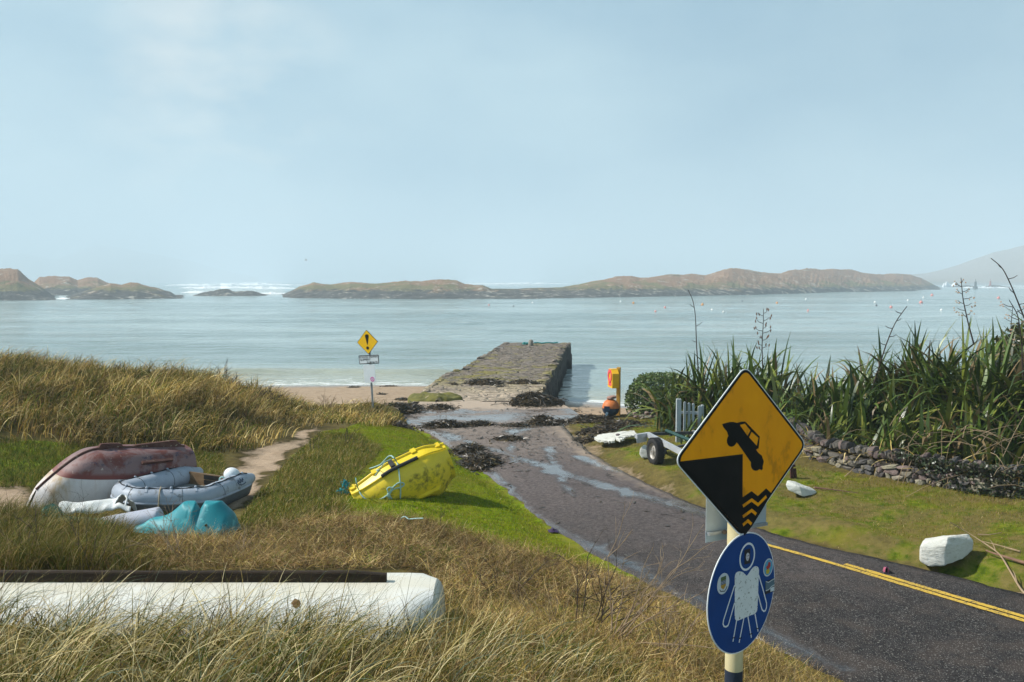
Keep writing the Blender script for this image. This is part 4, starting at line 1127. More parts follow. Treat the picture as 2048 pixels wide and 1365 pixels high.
for c, r in (((345, 340), 25), ((449, 438), 29)):
    u0, v0 = z5(*c); flat('car_wheel_symbol', pl, circ(u0, v0, r / 2.1175 * 4.2 / F * 1.12, 28), 0.00395, M_SBLACK, plate)
flat('car_window_symbol', pl, [z5(*p) for p in [(378, 276), (399, 270), (422, 299), (410, 321)]], 0.0050, M_SORANGE, plate)
flat('car_window_symbol', pl, [z5(*p) for p in [(428, 305), (456, 330), (449, 363), (417, 328)]], 0.0050, M_SORANGE, plate)
for v in (0.16, -0.16):
    mb = MB(); a = pl.at(-0.12, v, -0.014); b = pl.at(0.12, v, -0.014); mb.beam(a, b, 0.03, 0.018); mb.tube([np.array((axis[0] + math.cos(q) * 0.052, axis[1] + math.sin(q) * 0.052, Cd[2] + v)) for q in np.linspace(0, 2 * PI, 25)[:-1]], 0.008, 6, closed=True)
    mb.build('clamp', M_STEEL, root)

# round blue plate
th = R(42.5); Cc = np.array(at_y(1485, 1186, 4.2)); pr = Plane(Cc, (math.cos(th), math.sin(th), 0), (0, 0, 1)); rr = 0.305
mb = MB(); mb.prism([pr.at(u, v, -0.004) for u, v in circ(0, 0, rr, 64)], pr.N * 0.004); disc = mb.build('round_plate', M_SWHITE, root, smooth=False)
flat('blue_face', pr, circ(0, 0, rr - 0.006, 64), 0.0012, M_SBLUE, disc)
def z8(cx, cy): return pr.uv(1390 + cx / 4.877, 1050 + cy / 4.877)
def strokes(name, pts, w, off, mat, closed=False):
    mb = MB(); stroke_mb(mb, pr, pts, w, off, closed=closed); return mb.build(name, mat, disc, smooth=False)
hu, hv = z8(507, 310); strokes('head_symbol', circ(hu, hv, 0.066, 48), 0.0105, 0.0024, M_SWHITE, True)
body = [(385, 515), (388, 490), (398, 468), (415, 457), (440, 453), (464, 462), (483, 480), (503, 497), (524, 468), (546, 434), (566, 412), (585, 403), (602, 405), (615, 418), (620, 440), (617, 520), (611, 680), (605, 810), (601, 838), (590, 856), (572, 870), (490, 902), (412, 935), (396, 931), (387, 914), (384, 890), (385, 700)]
flat('torso_symbol', pr, [z8(*p) for p in body], 0.0024, M_SWHITED, disc)
strokes('arm_symbol', [z8(*p) for p in [(383, 590), (330, 755), (275, 930), (270, 965), (280, 990), (300, 994), (318, 982), (328, 955), (383, 760)]], 0.0074, 0.0024, M_SWHITE)
strokes('arm_symbol', [z8(*p) for p in [(618, 490), (660, 630), (695, 765), (694, 805), (684, 836), (668, 843), (652, 828), (640, 790), (608, 665)]], 0.0074, 0.0024, M_SWHITE)
for a, b in (((403, 930), (367, 1138)), ((474, 908), (427, 1148)), ((513, 894), (547, 1100)), ((582, 868), (612, 1040))):
    strokes('leg_symbol', [z8(*a), z8(*b)], 0.0072, 0.0024, M_SWHITE)
    c = np.array(a) * 0.18 + np.array(b) * 0.82; d = np.array([14, -4]); strokes('tick_mark', [z8(*(c - d)), z8(*(c + d))], 0.005, 0.0036, M_SBLACK)
def sticker(poly_uv, mat, label): 
    o = flat('sticker', pr, poly_uv, 0.0030, mat, disc); o['label'] = label; return o
def onst(name, pts, mat, off=0.0040): return flat(name, pr, pts, off, mat, disc)
M_ST = {n: pm('sticker_' + n, c, tuple(a * .85 for a in c), 6, 0.5) for n, c in dict(cyan=(0.10, 0.36, 0.55), red=(0.50, 0.05, 0.04), yellow=(0.62, 0.46, 0.04), green=(0.09, 0.14, 0.05), gold=(0.52, 0.30, 0.04), navy=(0.03, 0.05, 0.14), pale=(0.62, 0.66, 0.68), slate=(0.10, 0.16, 0.20), skin=(0.56, 0.55, 0.58), ink=(0.02, 0.02, 0.022)).items()}
su, sv = z8(271, 573); sticker(circ(su, sv, 0.052, 36), M_ST['pale'], 'round white sticker with a shield at the left')
def sh(pts): return [(su + a * 0.052, sv + b * 0.052) for a, b in pts]
onst('shield_symbol', sh([(-0.42, 0.68), (0.42, 0.68), (0.42, 0.30), (-0.42, 0.30)]), M_ST['green'])
for k in range(3): onst('shield_symbol', sh([(-0.42, 0.27 - k * 0.13), (0.42, 0.27 - k * 0.13), (0.42, 0.20 - k * 0.13), (-0.42, 0.20 - k * 0.13)]), M_ST['navy'])
onst('shield_symbol', sh([(-0.42, -0.08), (0.42, -0.08), (0.36, -0.32), (0.0, -0.56), (-0.36, -0.32)]), M_ST['gold'])
strokes('scroll_symbol', sh([(-0.6, -0.42), (-0.4, -0.66), (-0.1, -0.70), (0.2, -0.78), (0.45, -0.62), (0.62, -0.38)]), 0.004, 0.0040, M_ST['ink'])
su, sv = z8(709, 415); sticker(circ(su, sv, 0.047, 36), M_ST['pale'], 'round pale blue sticker with red and yellow shapes at the right')
onst('sticker_disc', circ(su, sv, 0.040, 32), M_ST['cyan'])
onst('sticker_shape', [(su + a * 0.04, sv + b * 0.04) for a, b in [(-0.35, -0.2), (-0.55, 0.2), (-0.15, 0.35), (0.0, 0.75), (0.45, 0.6), (0.5, 0.1), (0.2, -0.15)]], M_ST['red'], 0.0050)
onst('sticker_shape', [(su + a * 0.04, sv + b * 0.04) for a, b in [(-0.6, -0.25), (0.15, -0.18), (0.35, -0.5), (0.0, -0.85), (-0.5, -0.7)]], M_ST['yellow'], 0.0050)
sticker([z8(*p) for p in [(478, 246), (534, 228), (535, 372), (478, 388)]][::-1], M_ST['ink'], 'small black sticker with a pale face inside the ring')
fu, fv = z8(508, 306); onst('face_symbol', [(fu + 0.0155 * math.cos(a) * (1 if math.sin(a) > 0 else 0.82 + 0.18 * math.cos(a) ** 2), fv + (0.024 if math.sin(a) < 0 else 0.018) * math.sin(a)) for a in np.linspace(0, 2 * PI, 28)[:-1]], M_ST['skin'])
for sx in (-1, 1): onst('eye_symbol', circ(fu + sx * 0.0064, fv + 0.003, 0.0036, 12, 0.0018), M_ST['ink'], 0.0050)
onst('mouth_symbol', circ(fu, fv - 0.0125, 0.0038, 12, 0.0011), M_ST['ink'], 0.0050)
sticker([z8(*p) for p in [(683, 552), (770, 516), (764, 648), (680, 678)]][::-1], M_ST['ink'], 'dark rectangular sticker with a wave at the right edge')
onst('wave_symbol', [z8(*p) for p in [(683, 556), (705, 562), (728, 545), (768, 522), (767, 580), (735, 600), (710, 632), (683, 640)]][::-1], M_ST['slate'])
strokes('wave_line', [z8(*p) for p in [(684, 552), (710, 560), (732, 544), (768, 522)]], 0.004, 0.0050, M_ST['pale'])
strokes('wave_line', [z8(*p) for p in [(683, 642), (712, 630), (736, 602), (766, 584)]], 0.004, 0.0052, M_ST['pale'])
onst('sticker_box', [z8(*p) for p in [(728, 615), (764, 600), (763, 640), (727, 652)]][::-1], M_ST['pale'], 0.0055)

# grey plate of another sign facing the other way
th = R(28); Cb = np.array(at_y(1470, 1035, 4.42)); pb = Plane(Cb, (math.cos(th), math.sin(th), 0), (0, 0, 1))
ul, vb = pb.uv(1411, 1066); ur, _ = pb.uv(1531, 1050)
mb = MB(); mb.prism([pb.at(u, v, 0) for u, v in ((ul, vb), (ur, vb), (ur, vb + 0.30), (ul, vb + 0.30))], pb.N * 0.003); bp = mb.build('back_plate', M_BACKPL, root, smooth=False)
mb = MB(); mb.prism([pb.at(u, v, 0) for u, v in ((ul, vb - 0.052), (ul + 0.145, vb - 0.052), (ul + 0.145, vb - 0.003), (ul, vb - 0.003))], pb.N * 0.003); mb.build('lower_back_plate', M_BACKP2, root, smooth=False)
mb = MB(); mb.beam(pb.at(ul + 0.006, vb - 0.004, 0.012), pb.at(ur - 0.006, vb - 0.004, 0.012), 0.02, 0.016); mb.build('channel', M_STEEL, root); mb = MB(); mb.beam(pb.at(ul + 0.006, vb + 0.2, 0.012), pb.at(ur - 0.006, vb + 0.2, 0.012), 0.02, 0.016)
mb.build('channel', M_STEEL, root); mb = MB(); mb.ellipsoid(pb.at(ul + 0.105, vb - 0.004, 0.026), (0.014, 0.014, 0.012), 10, 6); mb.build('bolt', M_RIVET, root)

# ------------------------------------------------------------------ slippery surface warning sign on the dune
M_BOARD = pm('white_notice', (0.76, 0.80, 0.82), (0.70, 0.75, 0.77), 3, 0.5)
M_PINK = pm('pink_sticker', (0.70, 0.14, 0.42), (0.62, 0.10, 0.36), 8, 0.5)
Y0 = 29.2; th = R(-24); lean = 0.080
Vv = np.array((-lean, 0, 1.0)); Uv = np.array((math.cos(th), math.sin(th), lean * math.cos(th)))
Cw = np.array(at_y(734.8, 684.6, Y0)); pw = Plane(Cw, Uv, Vv)
foot = np.array(at_y(746.5, 797, Y0 + 0.12)); gz = h1(foot[0], foot[1])
root = empty('warning_sign', (foot[0], foot[1], gz), 'bright yellow exclamation mark diamond on a leaning grey post by the beach', 'warning sign')
def z7(cx, cy): return pw.uv(690 + cx / 7.58, 640 + cy / 7.58)
d = 0.425; dia = [(0, d), (-d, 0), (0, -d), (d, 0)]
mb = MB(); mb.prism([pw.at(u, v, -0.01) for u, v in rounded(dia, 0.04)], pw.N * 0.01); plate = mb.build('diamond_plate', M_SBLACK, root, smooth=False)
flat('yellow_face', pw, rounded([(u * 0.955, v * 0.955) for u, v in dia], 0.035), 0.003, M_SYELLOW, plate)
ex = [(341, 384), (332, 360), (318, 300), (304, 252), (306, 234), (318, 222), (334, 219), (350, 224), (360, 238), (360, 256), (354, 300), (347, 360)]
flat('exclamation_mark', pw, [z7(*p) for p in ex], 0.007, M_SBLACK, plate); u0, v0 = z7(344, 427); flat('exclamation_dot', pw, circ(u0, v0, 0.057, 24), 0.007, M_SBLACK, plate)
pt = Plane(pw.at(0, 0, 0.004), Uv, Vv)
def z7t(cx, cy): return pt.uv(690 + cx / 7.58, 640 + cy / 7.58)
u1, v1 = z7t(207, 552); u2, v2 = z7t(518, 655); um, vm = (u1 + u2) / 2, (v1 + v2) / 2; hw, hh = (u2 - u1) / 2, (v1 - v2) / 2 + 0.02
rect = lambda w, h: [(um + w, vm + h), (um - w, vm + h), (um - w, vm - h), (um + w, vm - h)]
mb = MB(); mb.prism([pt.at(u, v, -0.008) for u, v in rounded(rect(hw, hh), 0.03)], pt.N * 0.008); tp = mb.build('text_plate', M_SBLACK, root, smooth=False)
flat('white_field', pt, rounded(rect(hw - 0.026, hh - 0.026), 0.02), 0.003, M_BOARD, tp)
text_obj('lettering', 'Dromchla Sleamhain', pt, um - 0.01, vm + 0.098, 0.098, 0.008, M_SBLACK, tp, 0.92)
text_obj('lettering', 'SLIPPERY', pt, um - 0.14, vm + 0.0, 0.108, 0.008, M_SBLACK, tp)
text_obj('lettering', 'SURFACE', pt, um + 0.13, vm - 0.105, 0.108, 0.008, M_SBLACK, tp)
q = [z7t(283, 688), z7t(456, 688), z7t(463, 956), z7t(290, 956)]
ua, ub = (q[0][0] + q[3][0]) / 2, (q[1][0] + q[2][0]) / 2; va, vb_ = q[0][1] + 0.01, q[3][1]
mb = MB(); mb.prism([pt.at(u, v, -0.012) for u, v in ((ub, va), (ua, va), (ua, vb_), (ub, vb_))], pt.N * 0.012); bd = mb.build('notice_board', M_BOARD, root, smooth=False)
u0, v0 = z7t(416, 902); mb = MB(); stroke_mb(mb, pt, circ(u0, v0, 0.066, 28), 0.034, 0.003, closed=True); mb.build('pink_ring', M_PINK, bd, smooth=False)
flat('pink_emblem', pt, circ(u0, v0, 0.018, 12, 0.03), 0.003, M_PINK, bd)
top = pw.at(0.05, 0.25, -0.05); mb = MB(); mb.cyl(np.array((foot[0], foot[1], gz - 0.3)), top, 0.036, 14); mb.build('post', M_STEEL, root, angle=50)

# ------------------------------------------------------------------ lifebuoy station
M_LYEL = pm('yellow_plastic', (0.84, 0.46, 0.015), (0.76, 0.40, 0.015), 5, 0.45)
M_LPOST = pm('yellow_painted_timber', (0.62, 0.34, 0.05), (0.48, 0.25, 0.04), 8, 0.7, 0.3, stretch=(1, 1, 0.15))
M_RED = pm('red_lifebuoy_print', (0.75, 0.10, 0.10), (0.66, 0.08, 0.09), 8, 0.5)
Yl = 31.6; pb_ = np.array(at_y(1236.5, 832, Yl)); gz = surf_z(pb_[0], pb_[1]); zt = at_y(1236, 735, Yl)[2]
root = empty('lifebuoy_station', (pb_[0], pb_[1], gz), 'yellow lifebuoy box on a square yellow post beside the seaweed', 'lifebuoy station')
mb = MB(); az = R(-18); Rz = Matrix.Rotation(az, 3, 'Z')
mb.box((pb_[0], pb_[1], (gz - 0.3 + zt) / 2), (0.13, 0.16, zt - gz + 0.3), Rz); mb.build('post', M_LPOST, root, smooth=False)
# box: its front (printed) face looks to the left, towards the slipway
n_ = np.array((-math.cos(R(9)), -math.sin(R(9)), 0)); s_ = np.array((-n_[1], n_[0], 0)) * -1     # s_: sideways along the front
bc = pb_ + n_ * 0.20; z0 = at_y(1230, 775, Yl)[2]; z1 = at_y(1230, 739, Yl)[2]; dp = 0.25; wd = 0.62
prof = [(-wd / 2, z0), (wd / 2, z0), (wd / 2, z0 + (z1 - z0) * 0.80), (wd / 4, z1), (-wd / 4, z1), (-wd / 2, z0 + (z1 - z0) * 0.80)]
mb = MB(); f0 = [np.array((bc[0], bc[1], 0)) + s_ * a + n_ * (dp / 2) + np.array((0, 0, b)) for a, b in prof]; mb.prism(f0, -n_ * dp)
bx = mb.build('box', M_LYEL, root, smooth=False)
pf = Plane(np.array((bc[0], bc[1], (z0 + z1) / 2)) + n_ * (dp / 2), np.cross((0, 0, 1.0), n_), (0, 0, 1))
mb = MB(); 
for k in range(1): stroke_mb(mb, pf, circ(0, 0.10, 0.19, 32), 0.11, 0.03, th=0.03, closed=True)
mb.build('lifebuoy_ring', M_RED, bx, smooth=False); flat('print_panel', pf, [(0.2, -0.12), (-0.2, -0.12), (-0.2, -0.27), (0.2, -0.27)], 0.006, M_RED, bx)
mb = MB(); mb.beam(np.array((bc[0], bc[1], z1 + 0.005)) + s_ * (wd / 4), np.array((bc[0], bc[1], z1 + 0.005)) - s_ * (wd / 4), dp + 0.03, 0.02); mb.build('lid_ridge', M_LYEL, bx, smooth=False)

# ------------------------------------------------------------------ orange float with a stone on it
M_FORANGE = pm('faded_orange_float', (0.62, 0.19, 0.05), (0.50, 0.14, 0.04), 5, 0.55, spots=(8, 0.62, (0.3, 0.12, 0.06)))
M_FNAVY = pm('dark_blue_float', (0.012, 0.03, 0.06), (0.02, 0.045, 0.08), 5, 0.4)
M_FPALE = pm('pale_blue_tag', (0.40, 0.55, 0.72), (0.34, 0.48, 0.64), 5, 0.5)
P = np.array(at_y(1221.5, 832, 31.2)); gz = surf_z(P[0], P[1]); k = 31.2 / F; r = 17.5 * k
root = empty('float_buoy', (P[0], P[1], gz), 'round orange float with a dark blue lower half resting in seaweed', 'float')
cz = gz + 18 * k
def sph(t0, t1, n=9, rr=r): return [(rr * math.cos(a), rr * 1.02 * math.sin(a)) for a in np.linspace(t0, t1, n)]
mb = MB(); mb.lathe(sph(-0.02, PI / 2 - 0.02), (P[0], P[1], cz), (0, 0, 1), 28); mb.build('upper_shell', M_FORANGE, root)
mb = MB(); mb.lathe(sph(-PI / 2 + 0.02, -0.02, 9, r * 1.004), (P[0], P[1], cz), (0, 0, 1), 28); mb.build('lower_shell', M_FNAVY, root)
mb = MB(); c = np.array(at_y(1212.5, 815.5, 31.2)); mb.box((c[0], 31.2 - r * 0.82, c[2]), (11 * k, 0.10, 9 * k), Matrix.Rotation(R(-18), 3, 'Z')); mb.build('panel', M_FNAVY, root, smooth=False)
c = np.array(at_y(1211, 827, 31.2)); mb = MB(); mb.box((c[0], 31.2 - r * 0.93, c[2]), (4.2 * k, 0.03, 10 * k), Matrix.Rotation(R(25), 3, 'Y')); mb.build('tag', M_FPALE, root, smooth=False)
M_PINKST = pm('pink_sandstone', (0.34, 0.20, 0.16), (0.24, 0.15, 0.12), 5, 0.9, 0.5)
c = np.array(at_y(1223, 800, 31.2)); V = stone_verts((c[0], 31.2, cz + r * 1.02 + 2.6 * k), (22 * k, 0.36, 9 * k), np.random.default_rng(3), 0.35, 0.06, Matrix.Rotation(R(-12), 3, 'Y'))
tag(mesh_obj('stone', V, ICO_F, M_PINKST, angle=40, origin=(c[0], 31.2, cz + r)), 'flat pinkish stone lying on top of the orange float', 'stone')
# ------------------------------------------------------------------ hull lofting
def hull_rows(L, beam, keel, sheer, ns=26, nt=12, pe=0.75, qe=0.8, half=None):
    """rows of points from gunwale round the keel to the other gunwale. Local: x along (0 bow .. L stern), y across, z up, keel up (upturned)"""
    rows = []
    for i in range(ns):
        s = i / (ns - 1); b = beam(s); k = keel(s); g = sheer(s); x = L * s; row = []
        for j in range(2 * nt + 1):
            th_ = (j / nt - 1) * PI / 2
            y = b * math.copysign(abs(math.sin(th_)) ** pe, th_); z = g + (k - g) * abs(math.cos(th_)) ** qe
            row.append((x, y, z))
        rows.append(row)
    return np.array(rows)

def xf(G, M, o):
    G = np.asarray(G, float); sh = G.shape
    return (G.reshape(-1, 3) @ np.array(M).T + np.array(o)).reshape(sh)

# ------------------------------------------------------------------ upturned wooden boat, white with red bottom
t = NT('old_boat_paint'); ob = t.coord('Object'); pos = t.geo(); a = t.sepc(t.attr('tint'))     # r: height up the hull 0..1, g: side, b: length
n1 = t.noise(pos, 3.2, 6, 0.65, 0.5); n2 = t.noise(pos, 13, 5, 0.7); n3 = t.noise(t.scale(pos, (4, 4, 0.5)), 3.0, 5, 0.6)
white = t.mix(t.ramp(n2, [(0.3, 0.0), (0.8, 1.0)]), (0.62, 0.59, 0.58), (0.54, 0.50, 0.49))
white = t.mix(t.ramp(n3, [(0.56, 0.0), (0.70, 0.5)]), white, (0.46, 0.34, 0.26))
stain = t.math('MULTIPLY', t.ramp(a[2], [(0.02, 0.0), (0.055, 1.0), (0.085, 1.0), (0.15, 0.0)]), t.ramp(n3, [(0.35, 0.2), (0.6, 1.0)]))
white = t.mix(t.math('MULTIPLY', stain, 0.75), white, (0.36, 0.22, 0.07))
red = t.mix(t.ramp(n1, [(0.40, 0.0), (0.52, 1.0)]), (0.15, 0.045, 0.035), (0.21, 0.13, 0.125))
red = t.mix(t.ramp(t.noise(pos, 4.6, 6, 0.7, 0.3), [(0.56, 0.0), (0.64, 0.9)]), red, (0.05, 0.04, 0.07))
red = t.mix(t.ramp(n2, [(0.64, 0.0), (0.70, 0.8)]), red, (0.45, 0.38, 0.32))
red = t.mix(t.ramp(a[0], [(0.68, 0.0), (0.74, 1.0)]), (0.165, 0.04, 0.032), red)
band = t.ramp(a[0], [(0.62, 0.0), (0.625, 1.0)], 'LINEAR')
M_OLDBOAT = t.bsdf(t.mix(band, white, red), 0.6, t.bump(n2, 0.25, 0.01), 0, 0.35)
M_OLDWOOD = pm('peeling_dark_wood', (0.075, 0.03, 0.025), (0.13, 0.065, 0.05), 6, 0.85, 0.5, 20, spots=(13, 0.60, (0.34, 0.28, 0.2)), stretch=(1, 1, 1))
M_GREYEDGE = pm('grey_rubbing_strake', (0.11, 0.12, 0.14), (0.06, 0.07, 0.08), 6, 0.6)

P0 = np.array(at_z(92, 1032, 2.30)); gz = h1(P0[0] + 1.0, P0[1] + 0.6)
root = empty('upturned_boat', (P0[0], P0[1], gz), 'upturned wooden boat, white sides and a peeling red bottom, behind the inflatable', 'boat')
L = 2.5; Hh = 0.92
def bm_(s): return 0.04 + 0.60 * min(1.0, (s / 0.42)) ** 0.36 * (1 - 0.30 * max(0, s - 0.5) / 0.5)
def kl_(s): return 0.30 + (Hh - 0.30) * (1 - (1 - min(1, s / 0.30)) ** 2.1) - 0.13 * max(0, s - 0.4) / 0.6 
def sh_(s): return -0.05 - 0.02 * math.sin(PI * s)
G = hull_rows(L, bm_, kl_, sh_, 34, 14, 0.62, 0.82)
A = np.zeros(G.shape); A[..., 0] = (G[..., 2]) / Hh + 0.16 * np.linspace(0, 1, 34)[:, None]; A[..., 2] = np.linspace(0, 1, 34)[:, None]; A[..., 1] = (G[..., 1] > 0)
# stem rake: the bow end leans forward towards the gunwale
rk = 0.34 * (1 - G[..., 2] / Hh) * np.clip(1 - G[..., 0] / L, 0, 1) ** 2; G[..., 0] -= rk - 0.05
ang = R(50); RM = Matrix.Rotation(ang, 3, 'Z') @ Matrix.Rotation(R(2.5), 3, 'Y') @ Matrix.Rotation(R(10), 3, 'X')
def WB(p): return xf(np.asarray(p, float), RM, (P0[0] - 0.34, P0[1] + 0.62, gz + 0.0))
W = WB(G); a, b = W.shape[:2]
idx = (np.arange(a - 1)[:, None] * b + np.arange(b - 1)[None, :]).ravel(); Q = np.stack([idx, idx + 1, idx + b + 1, idx + b], 1)
mesh_obj('hull', W.reshape(-1, 3), Q, M_OLDBOAT, root, cols=A.reshape(-1, 3))
mb = MB(); mb.add(W[-1], [tuple(range(b))]); mb.build('transom', M_OLDBOAT, root, smooth=False)
mid = b // 2
kp = G[:, mid]
mb = MB()
pts = [kp[i] + np.array((0, 0, 0.005)) for i in range(0, 33)]
mb.tube(WB(pts), [0.028] * len(pts), 6); mb.build('keel', M_OLDWOOD, root)
# skeg: deep keel fin that grows towards the stern, and a short block further forward
def fin(i0, i1, h0, h1_, name, w=0.035):
    n = 12; T = np.linspace(i0, i1, n); b0 = np.array([[np.interp(q, np.arange(34), kp[:, c]) for c in range(3)] for q in T])
    hs = np.interp(np.arange(n), [0, 1.0, n - 2.2, n - 1], [h0 * 0.3, h0, h1_, h1_ * 0.35])
    rows = []
    for dy in (-w, w):
        rows.append([WB(b0[k] + np.array((0, dy, -0.03))) for k in range(n)]); rows.append([WB(b0[k] + np.array((0, dy * 0.7, hs[k]))) for k in range(n)])
    rows = [rows[0], rows[1], rows[3], rows[2]]
    m2 = MB(); m2.grid(rows); m2.build(name, M_OLDWOOD, root, smooth=False)
fin(10, 16, 0.10, 0.085, 'keel_block'); fin(18, 31, 0.05, 0.13, 'skeg')
# bilge runner
sel = [(i, mid - 6) for i in range(18, 27)]
rp = [G[i, j] for i, j in sel]; nrm = np.array((0, -0.55, 0.83)); rows = []
for o in (np.array((0, 0.03, 0)), nrm * 0.075 + np.array((0, 0.03, 0.01)), nrm * 0.075 + np.array((0, -0.03, -0.01)), np.array((0, -0.03, 0))): rows.append([WB(p + o) for p in rp])
mb = MB(); mb.grid(rows); mb.add([rows[k][0] for k in range(4)], [(0, 1, 2, 3)]); mb.add([rows[k][-1] for k in range(4)], [(3, 2, 1, 0)]); mb.build('bilge_runner', M_OLDWOOD, root, smooth=False)
for col in (0, -1):
    mb = MB(); mb.tube([WB(G[i, col]) for i in range(0, 34)], 0.028, 8); mb.build('gunwale', M_GREYEDGE, root)

# ------------------------------------------------------------------ inflatable dinghy
M_PVC = pm('grey_inflatable_fabric', (0.36, 0.40, 0.46), (0.29, 0.33, 0.39), 4, 0.5, 0.15, 12, spots=(5, 0.58, (0.20, 0.21, 0.22)), detail=8)
M_PVCD = pm('dark_grey_hull_fabric', (0.16, 0.175, 0.19), (0.11, 0.12, 0.13), 4, 0.55, spots=(5, 0.6, (0.08, 0.08, 0.08)))
M_FLOOR = pm('wet_boat_floor', (0.30, 0.33, 0.33), (0.24, 0.27, 0.27), 4, 0.3)
M_WOODT = pm('varnished_transom', (0.20, 0.13, 0.07), (0.14, 0.085, 0.045), 6, 0.5, stretch=(1, 1, 6))
M_BLKROPE = pm('black_rope', (0.012, 0.012, 0.014), (0.02, 0.02, 0.022), 30, 0.8)
M_TAN = pm('tan_rope', (0.42, 0.34, 0.22), (0.32, 0.26, 0.17), 60, 0.9)
gi = h1(-5.7, 15.0)
ctr = [at_z(396, 945, gi + 0.26), at_z(330, 962, gi + 0.27), at_z(262, 980, gi + 0.29), at_z(243, 984, gi + 0.30), at_z(256, 993, gi + 0.30), at_z(281, 997.5, gi + 0.29), at_z(345, 998, gi + 0.26), at_z(413, 994, gi + 0.24), at_z(460, 975, gi + 0.25), at_z(500, 957, gi + 0.27)]
T = smooth_poly(resample(np.array(ctr), 90), 3)
root = empty('inflatable_dinghy', tuple(np.array((T[:, 0].mean(), T[:, 1].mean(), gi))), 'grey inflatable dinghy with black grab lines lying on the sandy grass', 'dinghy')
rt = 0.185
rad = np.array([rt * min(1, (0.55 + 0.45 * math.sin(min(1, i / 9) * PI / 2))) * min(1, 0.55 + 0.45 * math.sin(min(1, (89 - i) / 9) * PI / 2)) for i in range(90)])
mb = MB(); mb.tube(T, rad, 22)
for e, s in ((0, -1), (89, 1)):
    d_ = T[e] - T[e + (1 if e == 0 else -1)]; d_ /= np.linalg.norm(d_)
    mb.lathe([(rad[e], 0), (rad[e] * 0.85, 0.05), (rad[e] * 0.5, 0.09), (0.01, 0.105)], T[e], d_, 20)
tube = mb.build('tube', M_PVC, root, angle=None)
# outward direction in plan
cen = np.array((T[:, 0].mean(), T[:, 1].mean()))
tn = np.gradient(T[:, :2], axis=0); tn /= np.linalg.norm(tn, axis=1, keepdims=True); on = np.c_[tn[:, 1], -tn[:, 0]]
if np.dot(on[45], T[45, :2] - cen) < 0: on = -on
def off(i, o, z): return np.array((T[i, 0] + on[i, 0] * o, T[i, 1] + on[i, 1] * o, T[i, 2] + z))
mb = MB(); mb.tube([off(i, rad[i] * 0.97, -0.045) for i in range(4, 86)], 0.022, 8); mb.build('rubbing_strake', M_PVC, root)
# underside: fabric hull from the strake down to the ground
rows = [[off(i, rad[i] * 0.95, -0.06) for i in range(2, 88)], [off(i, rad[i] * 0.72, -0.16) for i in range(2, 88)], [off(i, rad[i] * 0.35, -0.27) for i in range(2, 88)], [off(i, -0.10, -0.30) for i in range(2, 88)]]
mb = MB(); mb.grid(rows); mb.build('underside', M_PVCD, root, angle=None)
# floor
inn = [off(i, -rad[i] * 0.5, -0.13) for i in range(3, 87)]; cc = np.mean(inn, 0)
mb = MB(); mb.add(inn + [cc], [(k, (k + 1) % len(inn), len(inn)) for k in range(len(inn))]); mb.build('floor', M_FLOOR, root, angle=None)
a_, b_ = off(7, -0.10, 0.0), off(82, -0.10, 0.0)
tr = [a_ * (1 - f) + b_ * f for f in (0.0, 1.0)]; dz = np.array((0, 0, 1.0))
mb = MB(); dirn_t = (tr[1] - tr[0]); dirn_t /= np.linalg.norm(dirn_t); back = np.array((-dirn_t[1], dirn_t[0], 0))
mb.prism([tr[0] - dz * 0.2, tr[1] - dz * 0.2, tr[1] + dz * 0.10, tr[0] + dz * 0.10], back * 0.035); trn = mb.build('transom', M_WOODT, root, smooth=False)
mb = MB(); m0 = tr[0] * 0.62 + tr[1] * 0.38; m1 = tr[0] * 0.30 + tr[1] * 0.70
for z0_, z1_ in ((0.005, 0.085), (-0.10, -0.015)): mb.prism([m0 + dz * z0_ - back * 0.012, m1 + dz * z0_ - back * 0.012, m1 + dz * z1_ - back * 0.012, m0 + dz * z1_ - back * 0.012], back * 0.01)
mb.build('motor_pad', M_SBLACK, trn, smooth=False)
mb = MB(); s0 = off(20, -0.14, 0.03); s1 = off(66, -0.14, 0.03); 
# grab line and its lugs along the top of the tube
hs = list(range(4, 87)); pts = []; lug = list(range(6, 86, 7))
for i in hs:
    dmin = min(abs(i - l) for l in lug); pts.append(off(i, 0.045, rad[i] + 0.012 - 0.006 * min(dmin, 3)))
mb = MB(); mb.tube(pts, 0.0105, 6); mb.build('grab_line', M_BLKROPE, root)
for l in lug:
    mb = MB(); prof = [off(l, math.sin(q) * (rad[l] + 0.006), math.cos(q) * (rad[l] + 0.006)) for q in np.linspace(-0.1, 0.75, 6)]
    tv = np.array((tn[l, 0], tn[l, 1], 0)) * 0.022; mb.grid([[p - tv for p in prof], [p + tv for p in prof]]); mb.ellipsoid(pts[l - 4], (0.026, 0.026, 0.022), 8, 6); mb.build('lug', M_PVC, root)
for l in (14, 27, 44, 58, 70):
    mb = MB(); mb.tube([off(l, math.cos(q) * (rad[l] + 0.001), math.sin(q) * (rad[l] + 0.001)) for q in np.linspace(0, 2 * PI, 25)[:-1]], 0.006, 5, closed=True); mb.build('seam', M_PVCD, root)
